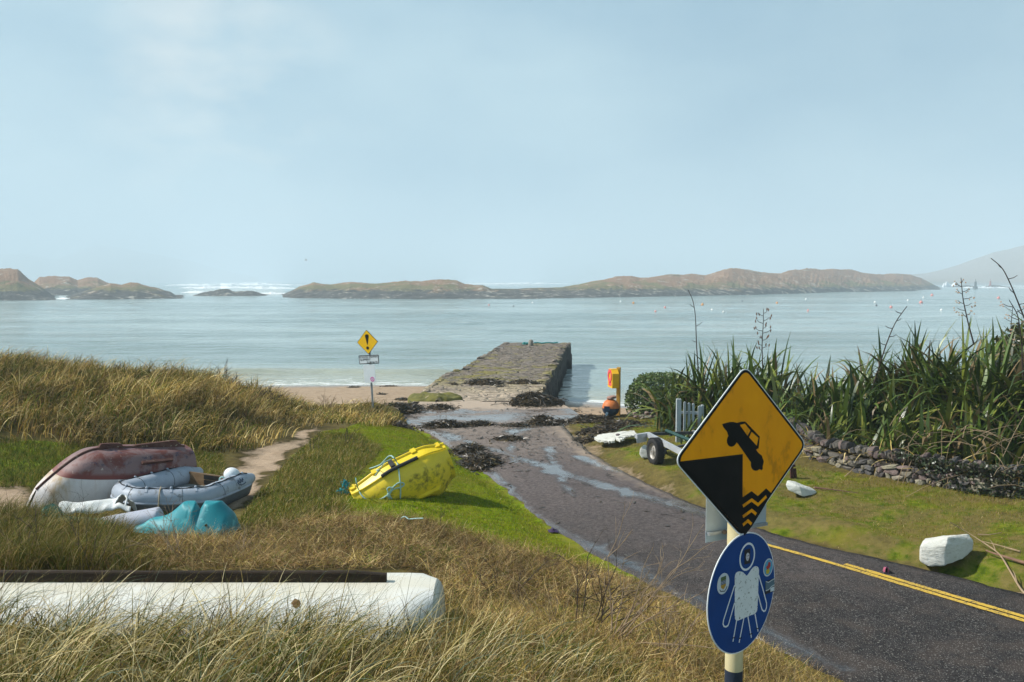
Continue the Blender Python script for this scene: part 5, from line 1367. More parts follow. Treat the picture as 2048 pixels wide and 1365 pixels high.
# printed mark near the stern
i0 = 80; 
def tubeP(i, q): 
    i_ = int(i); f = i - i_; return off(i_, math.sin(q) * (rad[i_] + 0.004), math.cos(q) * (rad[i_] + 0.004)) * (1 - f) + off(min(89, i_ + 1), math.sin(q) * (rad[min(89, i_ + 1)] + 0.004), math.cos(q) * (rad[min(89, i_ + 1)] + 0.004)) * f
M_LOGO = pm('dark_blue_print', (0.03, 0.05, 0.09), (0.05, 0.07, 0.11), 9, 0.5)
mb = MB()
for k, (di, q0, q1) in enumerate([(0.0, 0.95, 1.22), (0.6, 0.82, 1.15), (1.2, 0.92, 1.2), (1.8, 0.74, 1.12), (2.4, 0.9, 1.18), (3.0, 0.82, 1.05)]):
    mb.tube([tubeP(77.5 + di, q) for q in np.linspace(q0, q1, 4)], 0.008, 5)
mb.tube([tubeP(77.8 + k * 0.4, 1.30 + 0.10 * math.sin(k * PI / 9) ) for k in range(10)], 0.008, 5); mb.build('printed_mark', M_LOGO, tube)
pr_ = [off(48, 0.05, rad[48] + 0.015)]
i_ = 52; pr_ = [off(i_, 0.02, rad[i_] + 0.02), off(i_, 0.14, rad[i_] - 0.02), off(i_, 0.22, 0.03), off(i_, 0.23, -0.09), off(i_ - 1, 0.28, -0.20), off(i_ - 3, 0.38, -0.27), off(i_ - 5, 0.52, -0.28)]
mb = MB(); mb.tube(smooth_poly(resample(np.array(pr_), 24), 3), 0.011, 6); mb.build('painter_line', M_TAN, root)
# white float inside the stern
M_WFLOAT = pm('white_float', (0.74, 0.77, 0.79), (0.64, 0.68, 0.70), 5, 0.45, spots=(7, 0.66, (0.40, 0.42, 0.42)))
M_TEALR = pm('pale_teal_rope', (0.42, 0.60, 0.57), (0.28, 0.46, 0.44), 50, 0.85)
c = np.array(at_z(464, 950, gi + 0.42)); root = empty('round_float', (c[0], c[1], c[2] - 0.2), 'white round float stowed in the stern of the grey inflatable', 'float')
mb = MB(); mb.ellipsoid(c, (0.15, 0.13, 0.13), 24, 14, Matrix.Rotation(R(20), 3, 'Y')); mb.build('ball', M_WFLOAT, root)
mb = MB(); e = np.array(at_z(449, 956, gi + 0.36)) + np.array((0.0, -0.12, 0)); mb.tube([e + np.array((math.cos(q) * 0.045, -0.01, math.sin(q) * 0.045)) for q in np.linspace(0, 2 * PI, 15)[:-1]], 0.016, 6, closed=True); mb.build('eye', M_TEALR, root)

# ------------------------------------------------------------------ plastic hulls in the grass
def shell(name, label, P0, ang, L, Wd_, prof, mat, cat='kayak', pe=0.55, seed=0, n=40, rim=True, hole=None):
    """upturned plastic hull: prof(u) -> (half width, height) along its length"""
    root = empty(name, P0, label, cat); rows = []
    M = Matrix.Rotation(ang, 3, 'Z')
    for i in range(n):
        u = i / (n - 1); hw, hh = prof(u); row = []
        for j in range(19):
            th_ = (j / 9 - 1) * PI / 2
            row.append((L * (u - 0.5), hw * math.copysign(abs(math.sin(th_)) ** pe, th_), hh * abs(math.cos(th_)) ** 0.8 - 0.03))
        rows.append(row)
    G = xf(rows, M, P0); mb = MB(); mb.grid(G); b = 19
    mb.add(G[0], [tuple(range(b))]); mb.add(G[-1], [tuple(range(b - 1, -1, -1))])
    o = mb.build('hull', mat, root, angle=60)
    if rim:
        mb = MB(); mb.tube([G[i, 0] for i in range(n)] + [G[-1, j] for j in range(1, 18)] + [G[i, -1] for i in range(n - 1, -1, -1)], 0.022, 6); mb.build('rim', mat, root)
    return root, G
M_TEAL = pm('teal_plastic', (0.018, 0.25, 0.29), (0.015, 0.19, 0.23), 2.5, 0.5, 0.15, 20, spots=(4.5, 0.58, (0.07, 0.36, 0.39)), detail=8)
M_LAV = pm('pale_grey_plastic', (0.42, 0.44, 0.50), (0.36, 0.38, 0.45), 3, 0.45, spots=(5, 0.66, (0.30, 0.32, 0.36)))
M_GREENP = pm('dull_green_plastic', (0.05, 0.21, 0.16), (0.10, 0.28, 0.23), 3, 0.5, spots=(4, 0.58, (0.20, 0.36, 0.32)))
M_TORN = pm('torn_white_sheet', (0.66, 0.68, 0.67), (0.55, 0.57, 0.55), 5, 0.55, 0.3, 10, spots=(8, 0.64, (0.36, 0.33, 0.26)))
P = at_z(362, 1068, 2.40); gz = h1(P[0], P[1])
root = empty('teal_kayak', (P[0], P[1] + 0.2, gz), 'bright teal plastic hull with two humps lying upside down in the grass', 'kayak')
n, m = 90, 50; U, Vv = np.meshgrid(np.linspace(0, 1, n), np.linspace(-1, 1, m), indexing='ij')
hwid = 0.10 + 0.24 * sstep(0, 0.45, U) + 0.05 * sstep(0.45, 0.7, U); hwid = hwid * (1 - 0.55 * sstep(0.90, 1.0, U) ** 2)
cross = np.clip(1 - np.abs(Vv) ** 2.2, 0, 1) ** 0.72
lobeA = 0.37 * np.exp(-((U - 0.58 - 0.05 * (-Vv)) / np.where(U < 0.58, 0.20, 0.075)) ** 2) * np.exp(-((Vv + 0.25) / 0.75) ** 2)
lobeB = 0.40 * np.exp(-(np.abs(U - 0.75) / np.where(U < 0.75, 0.10, 0.18)) ** 2.0) * np.exp(-((Vv - 0.2) / 0.95) ** 2)
zt_ = (0.07 + 0.13 * sstep(0.0, 0.2, U) + (np.maximum(lobeA, lobeB) * 0.8 + 0.1 * (lobeA + lobeB))) * (1 - 0.9 * sstep(0.93, 1.0, U) ** 2); zt_ = np.clip(zt_, 0, 0.47) * cross - 0.02
G = np.stack([(U - 0.5) * 1.56, Vv * hwid, zt_], -1); G = xf(G, Matrix.Rotation(R(-4), 3, 'Z'), (P[0], P[1] + 0.2, gz))
mb = MB(); mb.grid(G); mb.build('hull', M_TEAL, root, angle=None)
mb = MB(); mb.tube([G[i, 0] for i in range(0, n, 3)] + [G[-1, j] for j in range(0, m, 4)] + [G[i, -1] for i in range(n - 1, -1, -3)], 0.022, 6); mb.build('rim', M_TEAL, root)
q = G[70, 6]; mb = MB(); mb.ellipsoid(tuple(q + np.array((0, -0.004, 0))), (0.018, 0.022, 0.018), 10, 8); mb.build('drain_plug', M_SBLACK, root)
P = at_z(250, 1056, 2.38); gz = h1(P[0], P[1])
def lav_prof(u):
    h = (0.16 + 0.16 * u) * (1 - sstep(0.86, 1.0, u) * 0.8) * sstep(-0.15, 0.1, u); w = 0.26 * sstep(-0.1, 0.2, u) * (1 - 0.55 * sstep(0.85, 1, u)); return float(w), float(h)
shell('grey_kayak', 'pale lavender grey kayak hull upside down between the teal and white hulls', (P[0], P[1] + 0.15, gz - 0.02), R(14), 1.15, 0.5, lav_prof, M_LAV)
P = at_z(165, 1050, 2.42); gz = h1(P[0], P[1])
def gr_prof(u):
    h = 0.20 + 0.20 * math.exp(-((u - 0.10) / 0.07) ** 2); h *= sstep(-0.06, 0.09, u) * (1 - 0.6 * sstep(0.8, 1, u)); w = 0.24 * sstep(-0.05, 0.15, u) * (1 - 0.5 * sstep(0.85, 1, u)); return float(w), float(h)
shell('green_kayak', 'dull green kayak with a raised tip half hidden by grass', (P[0], P[1] - 0.02, gz - 0.04), R(-12), 1.45, 0.5, gr_prof, M_GREENP)
# torn white shell in front of the old boat
P = np.array(at_z(178, 1036, 2.40)); gz = h1(P[0], P[1]); rng = np.random.default_rng(5); n, m = 44, 20; G = np.zeros((n, m, 3))
for i in range(n):
    u = i / (n - 1)
    for j in range(m):
        v = j / (m - 1)
        edge = 0.07 * fbm([u * 7], [3.0], 31, 4)[0]
        x = (u - 0.5) * 1.15 + 0.02; y = (v - 0.5) * 0.42; z = 0.10 + 0.17 * math.sin(PI * min(1, v * 1.05)) ** 0.8 * (0.75 + 0.35 * u) + 0.05 * fbm([u * 4], [v * 3], 33, 3)[0]
        if v < 0.12: z += edge
        if u > 0.74: z += 0.07 * math.sin((u - 0.74) / 0.26 * PI * 1.5) * (0.4 + v); y -= 0.10 * (u - 0.74) / 0.26
        G[i, j] = (x, y, z)
W = xf(G, Matrix.Rotation(R(8), 3, 'Z'), (P[0], P[1] + 0.28, gz + 0.02))
Q = []; 
for i in range(n - 1):
    for j in range(m - 1):
        u = i / n; v = j / m
        if (abs(u - 0.80) < 0.07 and 0.12 < v < 0.42 + 0.2 * math.sin(u * 40)) or (abs(u - 0.93) < 0.03 and 0.1 < v < 0.5): continue
        Q.append((i * m + j, (i + 1) * m + j, (i + 1) * m + j + 1, i * m + j + 1))
o = mesh_obj('torn_shell', W.reshape(-1, 3), Q, M_TORN, angle=60, origin=(P[0], P[1], gz))
md = o.modifiers.new('thickness', 'SOLIDIFY'); md.thickness = 0.012
tag(o, 'torn white fibreglass shell with ragged holes in front of the old boat', 'wreckage')

# ------------------------------------------------------------------ yellow dinghy
t = NT('yellow_dinghy_plastic'); pos = t.geo(); a = t.sepc(t.attr('tint'))       # r: 0 gunwale .. 1 keel
n1 = t.noise(pos, 4.5, 6, 0.7, 0.4); n2 = t.noise(pos, 16, 5, 0.7)
yel = t.mix(t.ramp(n2, [(0.3, 0.0), (0.8, 1.0)]), (0.80, 0.60, 0.020), (0.72, 0.50, 0.018))
yel = t.mix(t.ramp(n1, [(0.58, 0.0), (0.72, 0.5)]), yel, (0.58, 0.36, 0.03))
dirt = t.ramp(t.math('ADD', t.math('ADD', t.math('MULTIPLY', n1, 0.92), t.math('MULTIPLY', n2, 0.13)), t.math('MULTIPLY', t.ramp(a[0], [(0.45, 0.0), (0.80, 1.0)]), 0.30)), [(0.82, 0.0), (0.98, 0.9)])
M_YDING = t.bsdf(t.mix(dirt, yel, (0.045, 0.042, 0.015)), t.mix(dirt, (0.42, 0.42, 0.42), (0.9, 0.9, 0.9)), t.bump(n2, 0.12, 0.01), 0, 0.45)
M_YTRIM = pm('yellow_trim', (0.80, 0.60, 0.02), (0.70, 0.50, 0.02), 6, 0.45)
eL = np.array(at_y(712, 985, 15.75)); eR = np.array(at_y(886, 902, 16.35))       # middle of the near gunwale side, left and right
ax = eR - eL; Ld = np.linalg.norm(ax); ax = ax / Ld
cgz = h1((eL[0] + eR[0]) / 2, 16)
roll = R(62)
up0 = np.array((0, 0, 1.0)); upv = up0 - ax * np.dot(up0, ax); upv /= np.linalg.norm(upv); acr = np.cross(upv, ax)      # acr points away from the camera
if acr[1] < 0: acr = -acr
# local hull frame: X along, Y towards near gunwale side, Z towards the keel
Zk = -(upv * math.cos(roll) + acr * math.sin(roll)); Zk = -upv * math.cos(roll) - acr * math.sin(roll)
Zk = np.array(Zk); Yk = upv * math.sin(roll) - acr * math.cos(roll)
def YD(p): p = np.asarray(p, float); return yo + p[..., 0:1] * ax + p[..., 1:2] * Yk + p[..., 2:3] * Zk
Ld *= 1.10; bw = 0.56; dpth = 0.60
def yrows(ns=30, nt=12):
    rows = []; cols = []
    for i in range(ns):
        s = i / (ns - 1)
        b = bw * (0.66 + 0.34 * sstep(0, 0.45, s)) * (1 - 0.30 * sstep(0.72, 1.0, s) ** 1.3)
        k = dpth * (0.72 + 0.28 * sstep(0, 0.35, s)) * (1 - 0.42 * sstep(0.70, 1.0, s) ** 1.6)
        row = []; cr = []
        # half section from gunwale: topside, chine ledge, round bilge, flat bottom, small keel
        sec = [(1.0, 0.0), (1.015, 0.12), (1.025, 0.23), (1.025, 0.34), (1.015, 0.40), (0.995, 0.46), (0.94, 0.57), (0.855, 0.68), (0.74, 0.78), (0.58, 0.87), (0.38, 0.935), (0.18, 0.98), (0.0, 1.0)]
        full = [(y_, z_) for y_, z_ in sec] + [(-y_, z_) for y_, z_ in sec[-2::-1]]
        for (y_, z_) in full:
            xx = (s - 0.5) * Ld
            if s > 0.9: xx -= 0.0
            row.append((xx, y_ * b, z_ * k)); cr.append((z_, 0, s))
        rows.append(row); cols.append(cr)
    return np.array(rows), np.array(cols)
G, A = yrows()
yo = (eL + eR) / 2 - Yk * bw * 0.82 - Zk * 0.20 + np.array((0, 0, 0.02))
W = YD(G)
low = W[..., 2].min(); 
a, b = W.shape[:2]; idx = (np.arange(a - 1)[:, None] * b + np.arange(b - 1)[None, :]).ravel(); Q = np.stack([idx, idx + b, idx + b + 1, idx + 1], 1)
root = empty('yellow_dinghy', (float(yo[0]), float(yo[1]), cgz), 'yellow plastic dinghy tipped on its side on the green berm', 'dinghy')
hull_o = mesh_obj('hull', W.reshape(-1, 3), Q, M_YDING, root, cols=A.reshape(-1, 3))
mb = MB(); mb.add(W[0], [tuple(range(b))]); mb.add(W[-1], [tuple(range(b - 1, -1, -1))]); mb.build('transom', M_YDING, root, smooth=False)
# moulded ends sit slightly proud of the gunwale; inner liner
inn = []
for i in range(30):
    s = i / 29; row = []
    bb = G[i, 0, 1]; kk = G[i, 12, 2]
    for q in np.linspace(-1, 1, 15): row.append(((s - 0.5) * Ld * 0.96, q * bb * 0.88, 0.04 + (1 - abs(q) ** 4) * kk * 0.78))
    inn.append(row)
mb = MB(); mb.grid(YD(np.array(inn))); mb.build('liner', M_YTRIM, root)
for col in (0, -1): mb = MB(); mb.tube(YD(np.array([G[i, col] + np.array((0, 0, -0.01)) for i in range(30)])), 0.036, 8); mb.build('gunwale', M_YTRIM, root)
for s in (0.04, 0.30, 0.70, 0.95):
    p = G[int(s * 29), 0]; mb = MB(); mb.box(YD(np.array(p + np.array((0, 0.012, 0.0)))), (0.10, 0.06, 0.11), Matrix((tuple(ax), tuple(Yk), tuple(Zk))).transposed()); mb.build('lug', M_YTRIM, root, angle=40)
for s0, s1 in ((0.07, 0.27), (0.33, 0.66), (0.73, 0.92)):
    mb = MB(); mb.tube(YD(np.array([G[int(round(q * 29)), 0] + np.array((0, 0.02, -0.03)) for q in np.linspace(s0, s1, 9)])), 0.017, 6); mb.build('grab_line', M_BLKROPE, root)
mb = MB(); mb.tube(YD(np.array([G[int(round(q * 29)), 4] + np.array((0, 0.02, 0)) for q in np.linspace(0.01, 0.99, 30)])), 0.014, 6); mb.build('moulded_ridge', M_YTRIM, root)
mb = MB(); mb.tube(YD(np.array([G[int(round(q * 29)), 4] + np.array((0, 0.035, 0)) for q in np.linspace(0.30, 0.70, 14)])), 0.036, 8); mb.build('rubber_fender', M_DKR, root, angle=50)
mb = MB(); p = G[13, 1] + np.array((0, 0.03, 0.02)); mb.box(YD(np.array(p)), (0.085, 0.05, 0.16), Matrix((tuple(ax), tuple(Yk), tuple(Zk))).transposed()); mb.build('cleat', M_DKR, root)
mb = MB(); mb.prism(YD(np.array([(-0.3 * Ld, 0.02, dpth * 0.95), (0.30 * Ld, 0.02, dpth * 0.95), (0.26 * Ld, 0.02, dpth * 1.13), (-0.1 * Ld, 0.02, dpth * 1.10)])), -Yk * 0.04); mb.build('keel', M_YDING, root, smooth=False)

# ropes hanging over the dinghy: laid on the hull where it is below them
bvh = BVHTree.FromPolygons([Vector(p) for p in W.reshape(-1, 3)], [tuple(int(i) for i in q) for q in Q])
def drape(cx, cy, prev=None):
    px, py = 660 + cx / 6.825, 860 + cy / 6.825; d = Vector(ray(px, py)).normalized(); h = bvh.ray_cast(Vector((0, 0, CAMZ)), d)
    if h[0] is not None: return np.array(h[0]) - np.array(d) * 0.022
    gzz = cgz
    Yd = prev[1] - 0.01 if prev is not None else 15.5
    q = np.array(at_y(px, py, Yd)); g = h1(q[0], q[1]) + 0.03
    if q[2] < g: q = np.array(at_z(px, py, g))
    return q
def rope(mb, pts, r=0.0125):
    P = resample(np.array(pts, float), 60); out = []; pv = None
    for c in P: q = drape(*c, pv); out.append(q); pv = q
    out = smooth_poly(np.array(out), 3); mb.tube(out, r, 6)
mb = MB()
rope(mb, [(350, 655), (358, 700), (372, 770), (410, 870), (470, 940), (560, 968), (680, 955), (770, 905), (800, 880), (830, 820), (900, 740), (960, 712), (1030, 735), (990, 780), (900, 800), (850, 815), (820, 870)])
rope(mb, [(830, 355), (880, 380), (925, 470), (945, 600), (965, 780), (960, 950), (930, 1100), (870, 1205)])
rope(mb, [(805, 890), (778, 810), (800, 785), (850, 790), (905, 745)]); rope(mb, [(805, 890), (812, 1000), (828, 1165)]); rope(mb, [(805, 900), (842, 935), (805, 1010), (772, 1058)])
rope(mb, [(545, 528), (610, 508), (690, 478), (745, 420), (790, 370), (825, 352), (850, 362), (870, 390)]); rope(mb, [(835, 400), (745, 440), (660, 560), (612, 630)], 0.008)
for cx, cy in ((800, 885), (805, 905), (795, 900), (655, 560)): q = drape(cx, cy); mb.ellipsoid(q, (0.032, 0.022, 0.035), 8, 6)
tag(mb.build('mooring_rope', M_TEALR, origin=(float(yo[0]), float(yo[1]), cgz)), 'pale teal rope knotted and looped over the yellow dinghy', 'rope')
mb = MB(); rope(mb, [(935, 1255), (985, 1195), (1025, 1182), (1070, 1220), (1160, 1212), (1270, 1208)], 0.010); tag(mb.build('rope_end', M_TEALR), 'loose end of teal rope lying on the turf in front of the yellow dinghy', 'rope')
mb = MB(); rng = np.random.default_rng(8); M_NETB = pm('blue_green_net_twine', (0.02, 0.20, 0.24), (0.03, 0.28, 0.28), 9, 0.85)
for k in range(18):
    px, py = 688 + rng.normal() * 3.0, 985 + rng.uniform(-22, 20); px -= max(0, py - 990) * 0.25; q = np.array(at_y(px, py, 15.95)); q[2] = max(q[2], h1(q[0], q[1]) + 0.02)
    mb.tube([q + rng.normal(size=3) * 0.032 for _ in range(6)], 0.010, 5)
tag(mb.build('net_scrap', M_NETB), 'ragged blue green net scrap hanging at the left end of the yellow dinghy', 'net')

# ------------------------------------------------------------------ long white upturned hull in the foreground
t = NT('stained_white_gelcoat'); pos = t.geo(); n1 = t.noise(t.scale(pos, (0.5, 1, 1.5)), 3.0, 6, 0.65); n2 = t.noise(pos, 11, 6, 0.7); n3 = t.noise(t.scale(pos, (1, 1, 1)), 2.6, 3, 0.5, 0.8)
c = t.mix(t.ramp(n1, [(0.3, 0.0), (0.75, 1.0)]), (0.74, 0.75, 0.72), (0.66, 0.66, 0.60))
c = t.mix(t.ramp(n2, [(0.63, 0.0), (0.71, 0.6)]), c, (0.36, 0.34, 0.26))
a = t.sepc(t.attr('tint')); c = t.mix(t.ramp(t.math('ADD', a[0], t.math('MULTIPLY', t.math('SUBTRACT', n1, 0.5), 0.3)), [(0.88, 0.0), (1.02, 0.4)]), c, (0.58, 0.50, 0.32))
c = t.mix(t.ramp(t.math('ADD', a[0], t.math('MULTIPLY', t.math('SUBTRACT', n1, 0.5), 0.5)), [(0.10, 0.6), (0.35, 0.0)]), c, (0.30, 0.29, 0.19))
M_LONG = t.bsdf(c, 0.38, t.bump(n2, 0.08, 0.01), 0, 0.45)
M_TIMBER = pm('dark_weathered_timber', (0.022, 0.015, 0.010), (0.042, 0.028, 0.018), 5, 0.95, 0.6, 24, stretch=(0.25, 2, 2), spots=(14, 0.67, (0.16, 0.11, 0.08)))
M_PATCH = pm('brown_patch', (0.16, 0.09, 0.035), (0.10, 0.055, 0.025), 20, 0.9, 0.5, 60)
A0 = np.array(at_y(-420, 1157, 7.75)); B0 = np.array(at_y(852, 1156.5, 7.75)); Lh = B0[0] - A0[0]; zc = A0[2] + 0.012
gzh = h1(-2.5, 7.5); Hl = zc - gzh + 0.18
root = empty('white_boat', (B0[0] - Lh / 2, 7.75, gzh), 'long white upturned hull with a dark timber keel in the foreground grass', 'boat')
rows = []; cols = []; ns = 60
for i in range(ns):
    s = i / (ns - 1); x = A0[0] + Lh * s + 0.09 * max(0, (s - 0.97) / 0.03)
    e = 1 - 0.06 * sstep(0.965, 1.0, s) - 0.32 * sstep(0.988, 1.0, s) ** 2; dp = 0.0
    row = []; cr = []
    for j in range(29):
        th_ = (j / 14 - 1) * PI / 2
        y = 7.72 - 0.62 * e * math.copysign(abs(math.sin(th_)) ** 0.8, -th_); z = zc - 0.03 - Hl + Hl * (abs(math.cos(th_)) ** 0.56) * (0.94 + 0.06 * e)
        row.append((x, y, z)); cr.append((abs(math.cos(th_)) ** 0.72, 0, s))
    rows.append(row); cols.append(cr)
W = np.array(rows); b = 29; idx = (np.arange(ns - 1)[:, None] * b + np.arange(b - 1)[None, :]).ravel()
mesh_obj('hull', W.reshape(-1, 3), np.stack([idx, idx + b, idx + b + 1, idx + 1], 1), M_LONG, root, cols=np.array(cols).reshape(-1, 3))
# rounded end
e = W[-1]; cen_ = np.array((e[0, 0], 7.72, zc - Hl)); rows = [e]; 
for f, dx in ((0.96, 0.03), (0.86, 0.055), (0.6, 0.075), (0.3, 0.082), (0.02, 0.085)): rows.append(cen_ + (e - cen_) * f + np.array((dx, 0, 0)))
mb = MB(); mb.grid(rows); mb.build('transom', M_LONG, root, angle=None)
xe = at_y(774, 1146, 7.75)[0]; mb = MB(); n = 60; rows = []
for k in range(n):
    x = A0[0] + (xe - A0[0]) * k / (n - 1); w = 0.028 + 0.005 * fbm([x * 2], [1.0], 4, 3)[0]; h = 0.066 + 0.010 * fbm([x * 1.3], [5.0], 4, 3)[0]
    if k > n - 4: h *= 1 - 0.12 * (k - n + 4)
    rows.append([(x, 7.72 - w, zc - 0.06), (x, 7.72 - w, zc + h * 0.8), (x, 7.72 - w * 0.6, zc + h), (x, 7.72 + w * 0.6, zc + h), (x, 7.72 + w, zc + h * 0.8), (x, 7.72 + w, zc - 0.06)])
mb.grid(rows); mb.add(rows[-1], [(5, 4, 3, 2, 1, 0)]); mb.build('keel', M_TIMBER, root, angle=30)
wb = BVHTree.FromPolygons([Vector(p) for p in W.reshape(-1, 3)], [(int(i), int(i) + b, int(i) + b + 1, int(i) + 1) for i in idx])
def on_hull(px, py, o=0.004):
    d = Vector(ray(px, py)).normalized(); h = wb.ray_cast(Vector((0, 0, CAMZ)), d); return (np.array(h[0]) - np.array(d) * o) if h[0] is not None else np.array(at_y(px, py, 7.3))
rng = np.random.default_rng(21); o = [on_hull(592 + math.cos(q) * 8.5 * (0.8 + 0.4 * rng.random()), 1207 + math.sin(q) * 9.5 * (0.8 + 0.4 * rng.random())) for q in np.linspace(0, 2 * PI, 19)[:-1]]
mb = MB(); mb.add(o + [on_hull(592, 1207, 0.012)], [(k, (k + 1) % 18, 18) for k in range(18)]); mb.build('rust_patch', M_PATCH, root, smooth=False)
# ------------------------------------------------------------------ stone walls
t = NT('wall_fieldstone'); pos = t.geo(); a = t.sepc(t.attr('tint')); n2 = t.noise(pos, 9, 5, 0.7); n1 = t.noise(pos, 2.5, 4, 0.6)
c = t.mix(0.0, t.attr('tint'), (0, 0, 0)); c = t.mix(t.ramp(n2, [(0.35, 0.0), (0.7, 0.55)]), c, t.mix(1.0, c, (0.5, 0.5, 0.5), 'MULTIPLY'))
c = t.mix(t.ramp(n1, [(0.60, 0.0), (0.70, 0.55)]), c, (0.16, 0.16, 0.075))
c = t.mix(t.ramp(t.noise(pos, 22, 4, 0.7), [(0.66, 0.0), (0.72, 0.6)]), c, (0.40, 0.38, 0.32))
M_STONE = t.bsdf(c, 0.9, t.bump(n2, 0.9, 0.04), 0, 0.12)
M_GAP = pm('wall_core', (0.035, 0.03, 0.024), (0.055, 0.048, 0.035), 9, 0.95)
SCOL = np.array([(0.19, 0.17, 0.145), (0.25, 0.22, 0.17), (0.14, 0.13, 0.125), (0.22, 0.165, 0.15), (0.30, 0.27, 0.20), (0.12, 0.105, 0.10)])
def stones_obj(name, lst, parent, mat=M_STONE):
    Vs, Fs, Cs = [], [], []; b = 0
    for V, c in lst: Vs.append(V); Fs.append(ICO_F + b); Cs.append(np.repeat(c[None, :], len(V), 0)); b += len(V)
    return mesh_obj(name, np.concatenate(Vs), np.concatenate(Fs), mat, parent, angle=22, cols=np.concatenate(Cs))

wl = np.array([at_z(1560, 903, 1.98), at_z(1620, 928, 2.06), at_z(1720, 950, 2.10), at_z(1830, 968, 2.14), at_z(1940, 985, 2.18), at_z(2048, 998, 2.22), at_z(2200, 1016, 2.28), at_z(2480, 1045, 2.4)])
wl = smooth_poly(resample(wl, 120), 6); wd_ = np.r_[0, np.cumsum(np.linalg.norm(np.diff(wl, axis=0), axis=1))]
def wat(s): 
    p = np.array([np.interp(s, wd_, wl[:, k]) for k in range(3)]); q = np.array([np.interp(s + 0.05, wd_, wl[:, k]) for k in range(3)]); tdir = (q - p)[:2]; tdir /= np.linalg.norm(tdir); return p, tdir
WH = 0.40
root = empty('stone_wall', tuple(wl[50]), 'low dry stone wall with upright cope stones below the flax', 'wall')
rng = np.random.default_rng(31); body, cope = [], []
LW = wd_[-1]
mb = MB(); rows = []
for s in np.linspace(0, LW, 60):
    p, td = wat(s); nn = np.array((-td[1], td[0])); nn = nn if nn[1] > 0 else -nn; z = h1(p[0], p[1], False) - 0.05
    rows.append([(p[0] + nn[0] * o, p[1] + nn[1] * o, z + hh) for o, hh in ((0.09, -0.1), (0.10, WH - 0.06), (0.42, WH - 0.03), (0.45, -0.1))])
mb.grid(rows); mb.build('core', M_GAP, root, angle=30)
zr = 0.0
while zr < WH - 0.10:
    h = rng.uniform(0.06, 0.14); s = -0.05 + rng.uniform(0, 0.2)
    while s < LW:
        ln = rng.choice([rng.uniform(0.08, 0.16), rng.uniform(0.16, 0.42)]); p, td = wat(min(LW - 0.06, max(0, s + ln / 2))); nn = np.array((-td[1], td[0])); nn = nn if nn[1] > 0 else -nn
        z = h1(p[0], p[1], False) + zr + h / 2 - 0.02 + rng.normal() * 0.014; ang_ = math.atan2(td[1], td[0])
        rot = Matrix.Rotation(ang_ + rng.normal() * 0.12, 3, 'Z') @ Matrix.Rotation(rng.normal() * 0.13, 3, 'Y')
        hh_ = h * rng.uniform(0.85, 1.25)
        body.append((stone_verts((p[0] + nn[0] * (0.10 + rng.uniform(-0.035, 0.03)), p[1] + nn[1] * (0.10 + rng.uniform(-0.03, 0.03)), z), (ln * 1.1, 0.26, hh_ * 1.2), rng, 0.95, 0.10, rot), SCOL[rng.integers(6)] * rng.uniform(0.7, 1.15)))
        s += ln * 0.95
    zr += h * 0.86
s = 0
while s < LW:
    w = rng.uniform(0.06, 0.13); p, td = wat(min(LW - 0.06, s)); nn = np.array((-td[1], td[0])); nn = nn if nn[1] > 0 else -nn
    h = rng.uniform(0.18, 0.30); z = h1(p[0], p[1], False) + WH - 0.02 + h / 2 - 0.05; ang_ = math.atan2(td[1], td[0])
    rot = Matrix.Rotation(ang_ + rng.normal() * 0.10, 3, 'Z') @ Matrix.Rotation(-0.28 + rng.normal() * 0.18, 3, 'Y')
    if rng.random() < 0.93: cope.append((stone_verts((p[0] + nn[0] * 0.22, p[1] + nn[1] * 0.22, z), (w * 1.2, rng.uniform(0.32, 0.48), h), rng, 0.95, 0.12, rot), SCOL[[2, 0, 3, 5][rng.integers(4)]] * rng.uniform(0.65, 1.1)))
    s += w * 0.95
stones_obj('masonry', body, root); stones_obj('coping', cope, root)

# tumbled wall below the hedge
root = None; rng = np.random.default_rng(33); lst = []
rl = np.array([at_z(1262, 836, 1.32), at_z(1300, 834, 1.42), at_z(1345, 826, 1.6), at_z(1400, 826, 1.8), at_z(1470, 850, 2.0)]); rl = smooth_poly(resample(rl, 50), 3)
root = empty('tumbled_wall', tuple(rl[15]), 'low tumbled wall of pinkish boulders under the clipped hedge', 'wall')
for i in range(150):
    k = rng.integers(0, 50); p = rl[k]; sz = rng.uniform(0.14, 0.42) * (0.6 + 0.6 * (k / 50)); z = h1(p[0], p[1]) + rng.uniform(0, 0.30)
    lst.append((stone_verts((p[0] + rng.normal() * 0.12, p[1] + 0.1 + rng.normal() * 0.20, z), (sz, sz * 0.8, sz * 0.6), rng, 0.4, 0.10), np.array([(0.30, 0.22, 0.19), (0.26, 0.23, 0.18), (0.20, 0.17, 0.15), (0.33, 0.25, 0.22)])[rng.integers(4)] * rng.uniform(0.7, 1.1)))
stones_obj('boulders', lst, root)

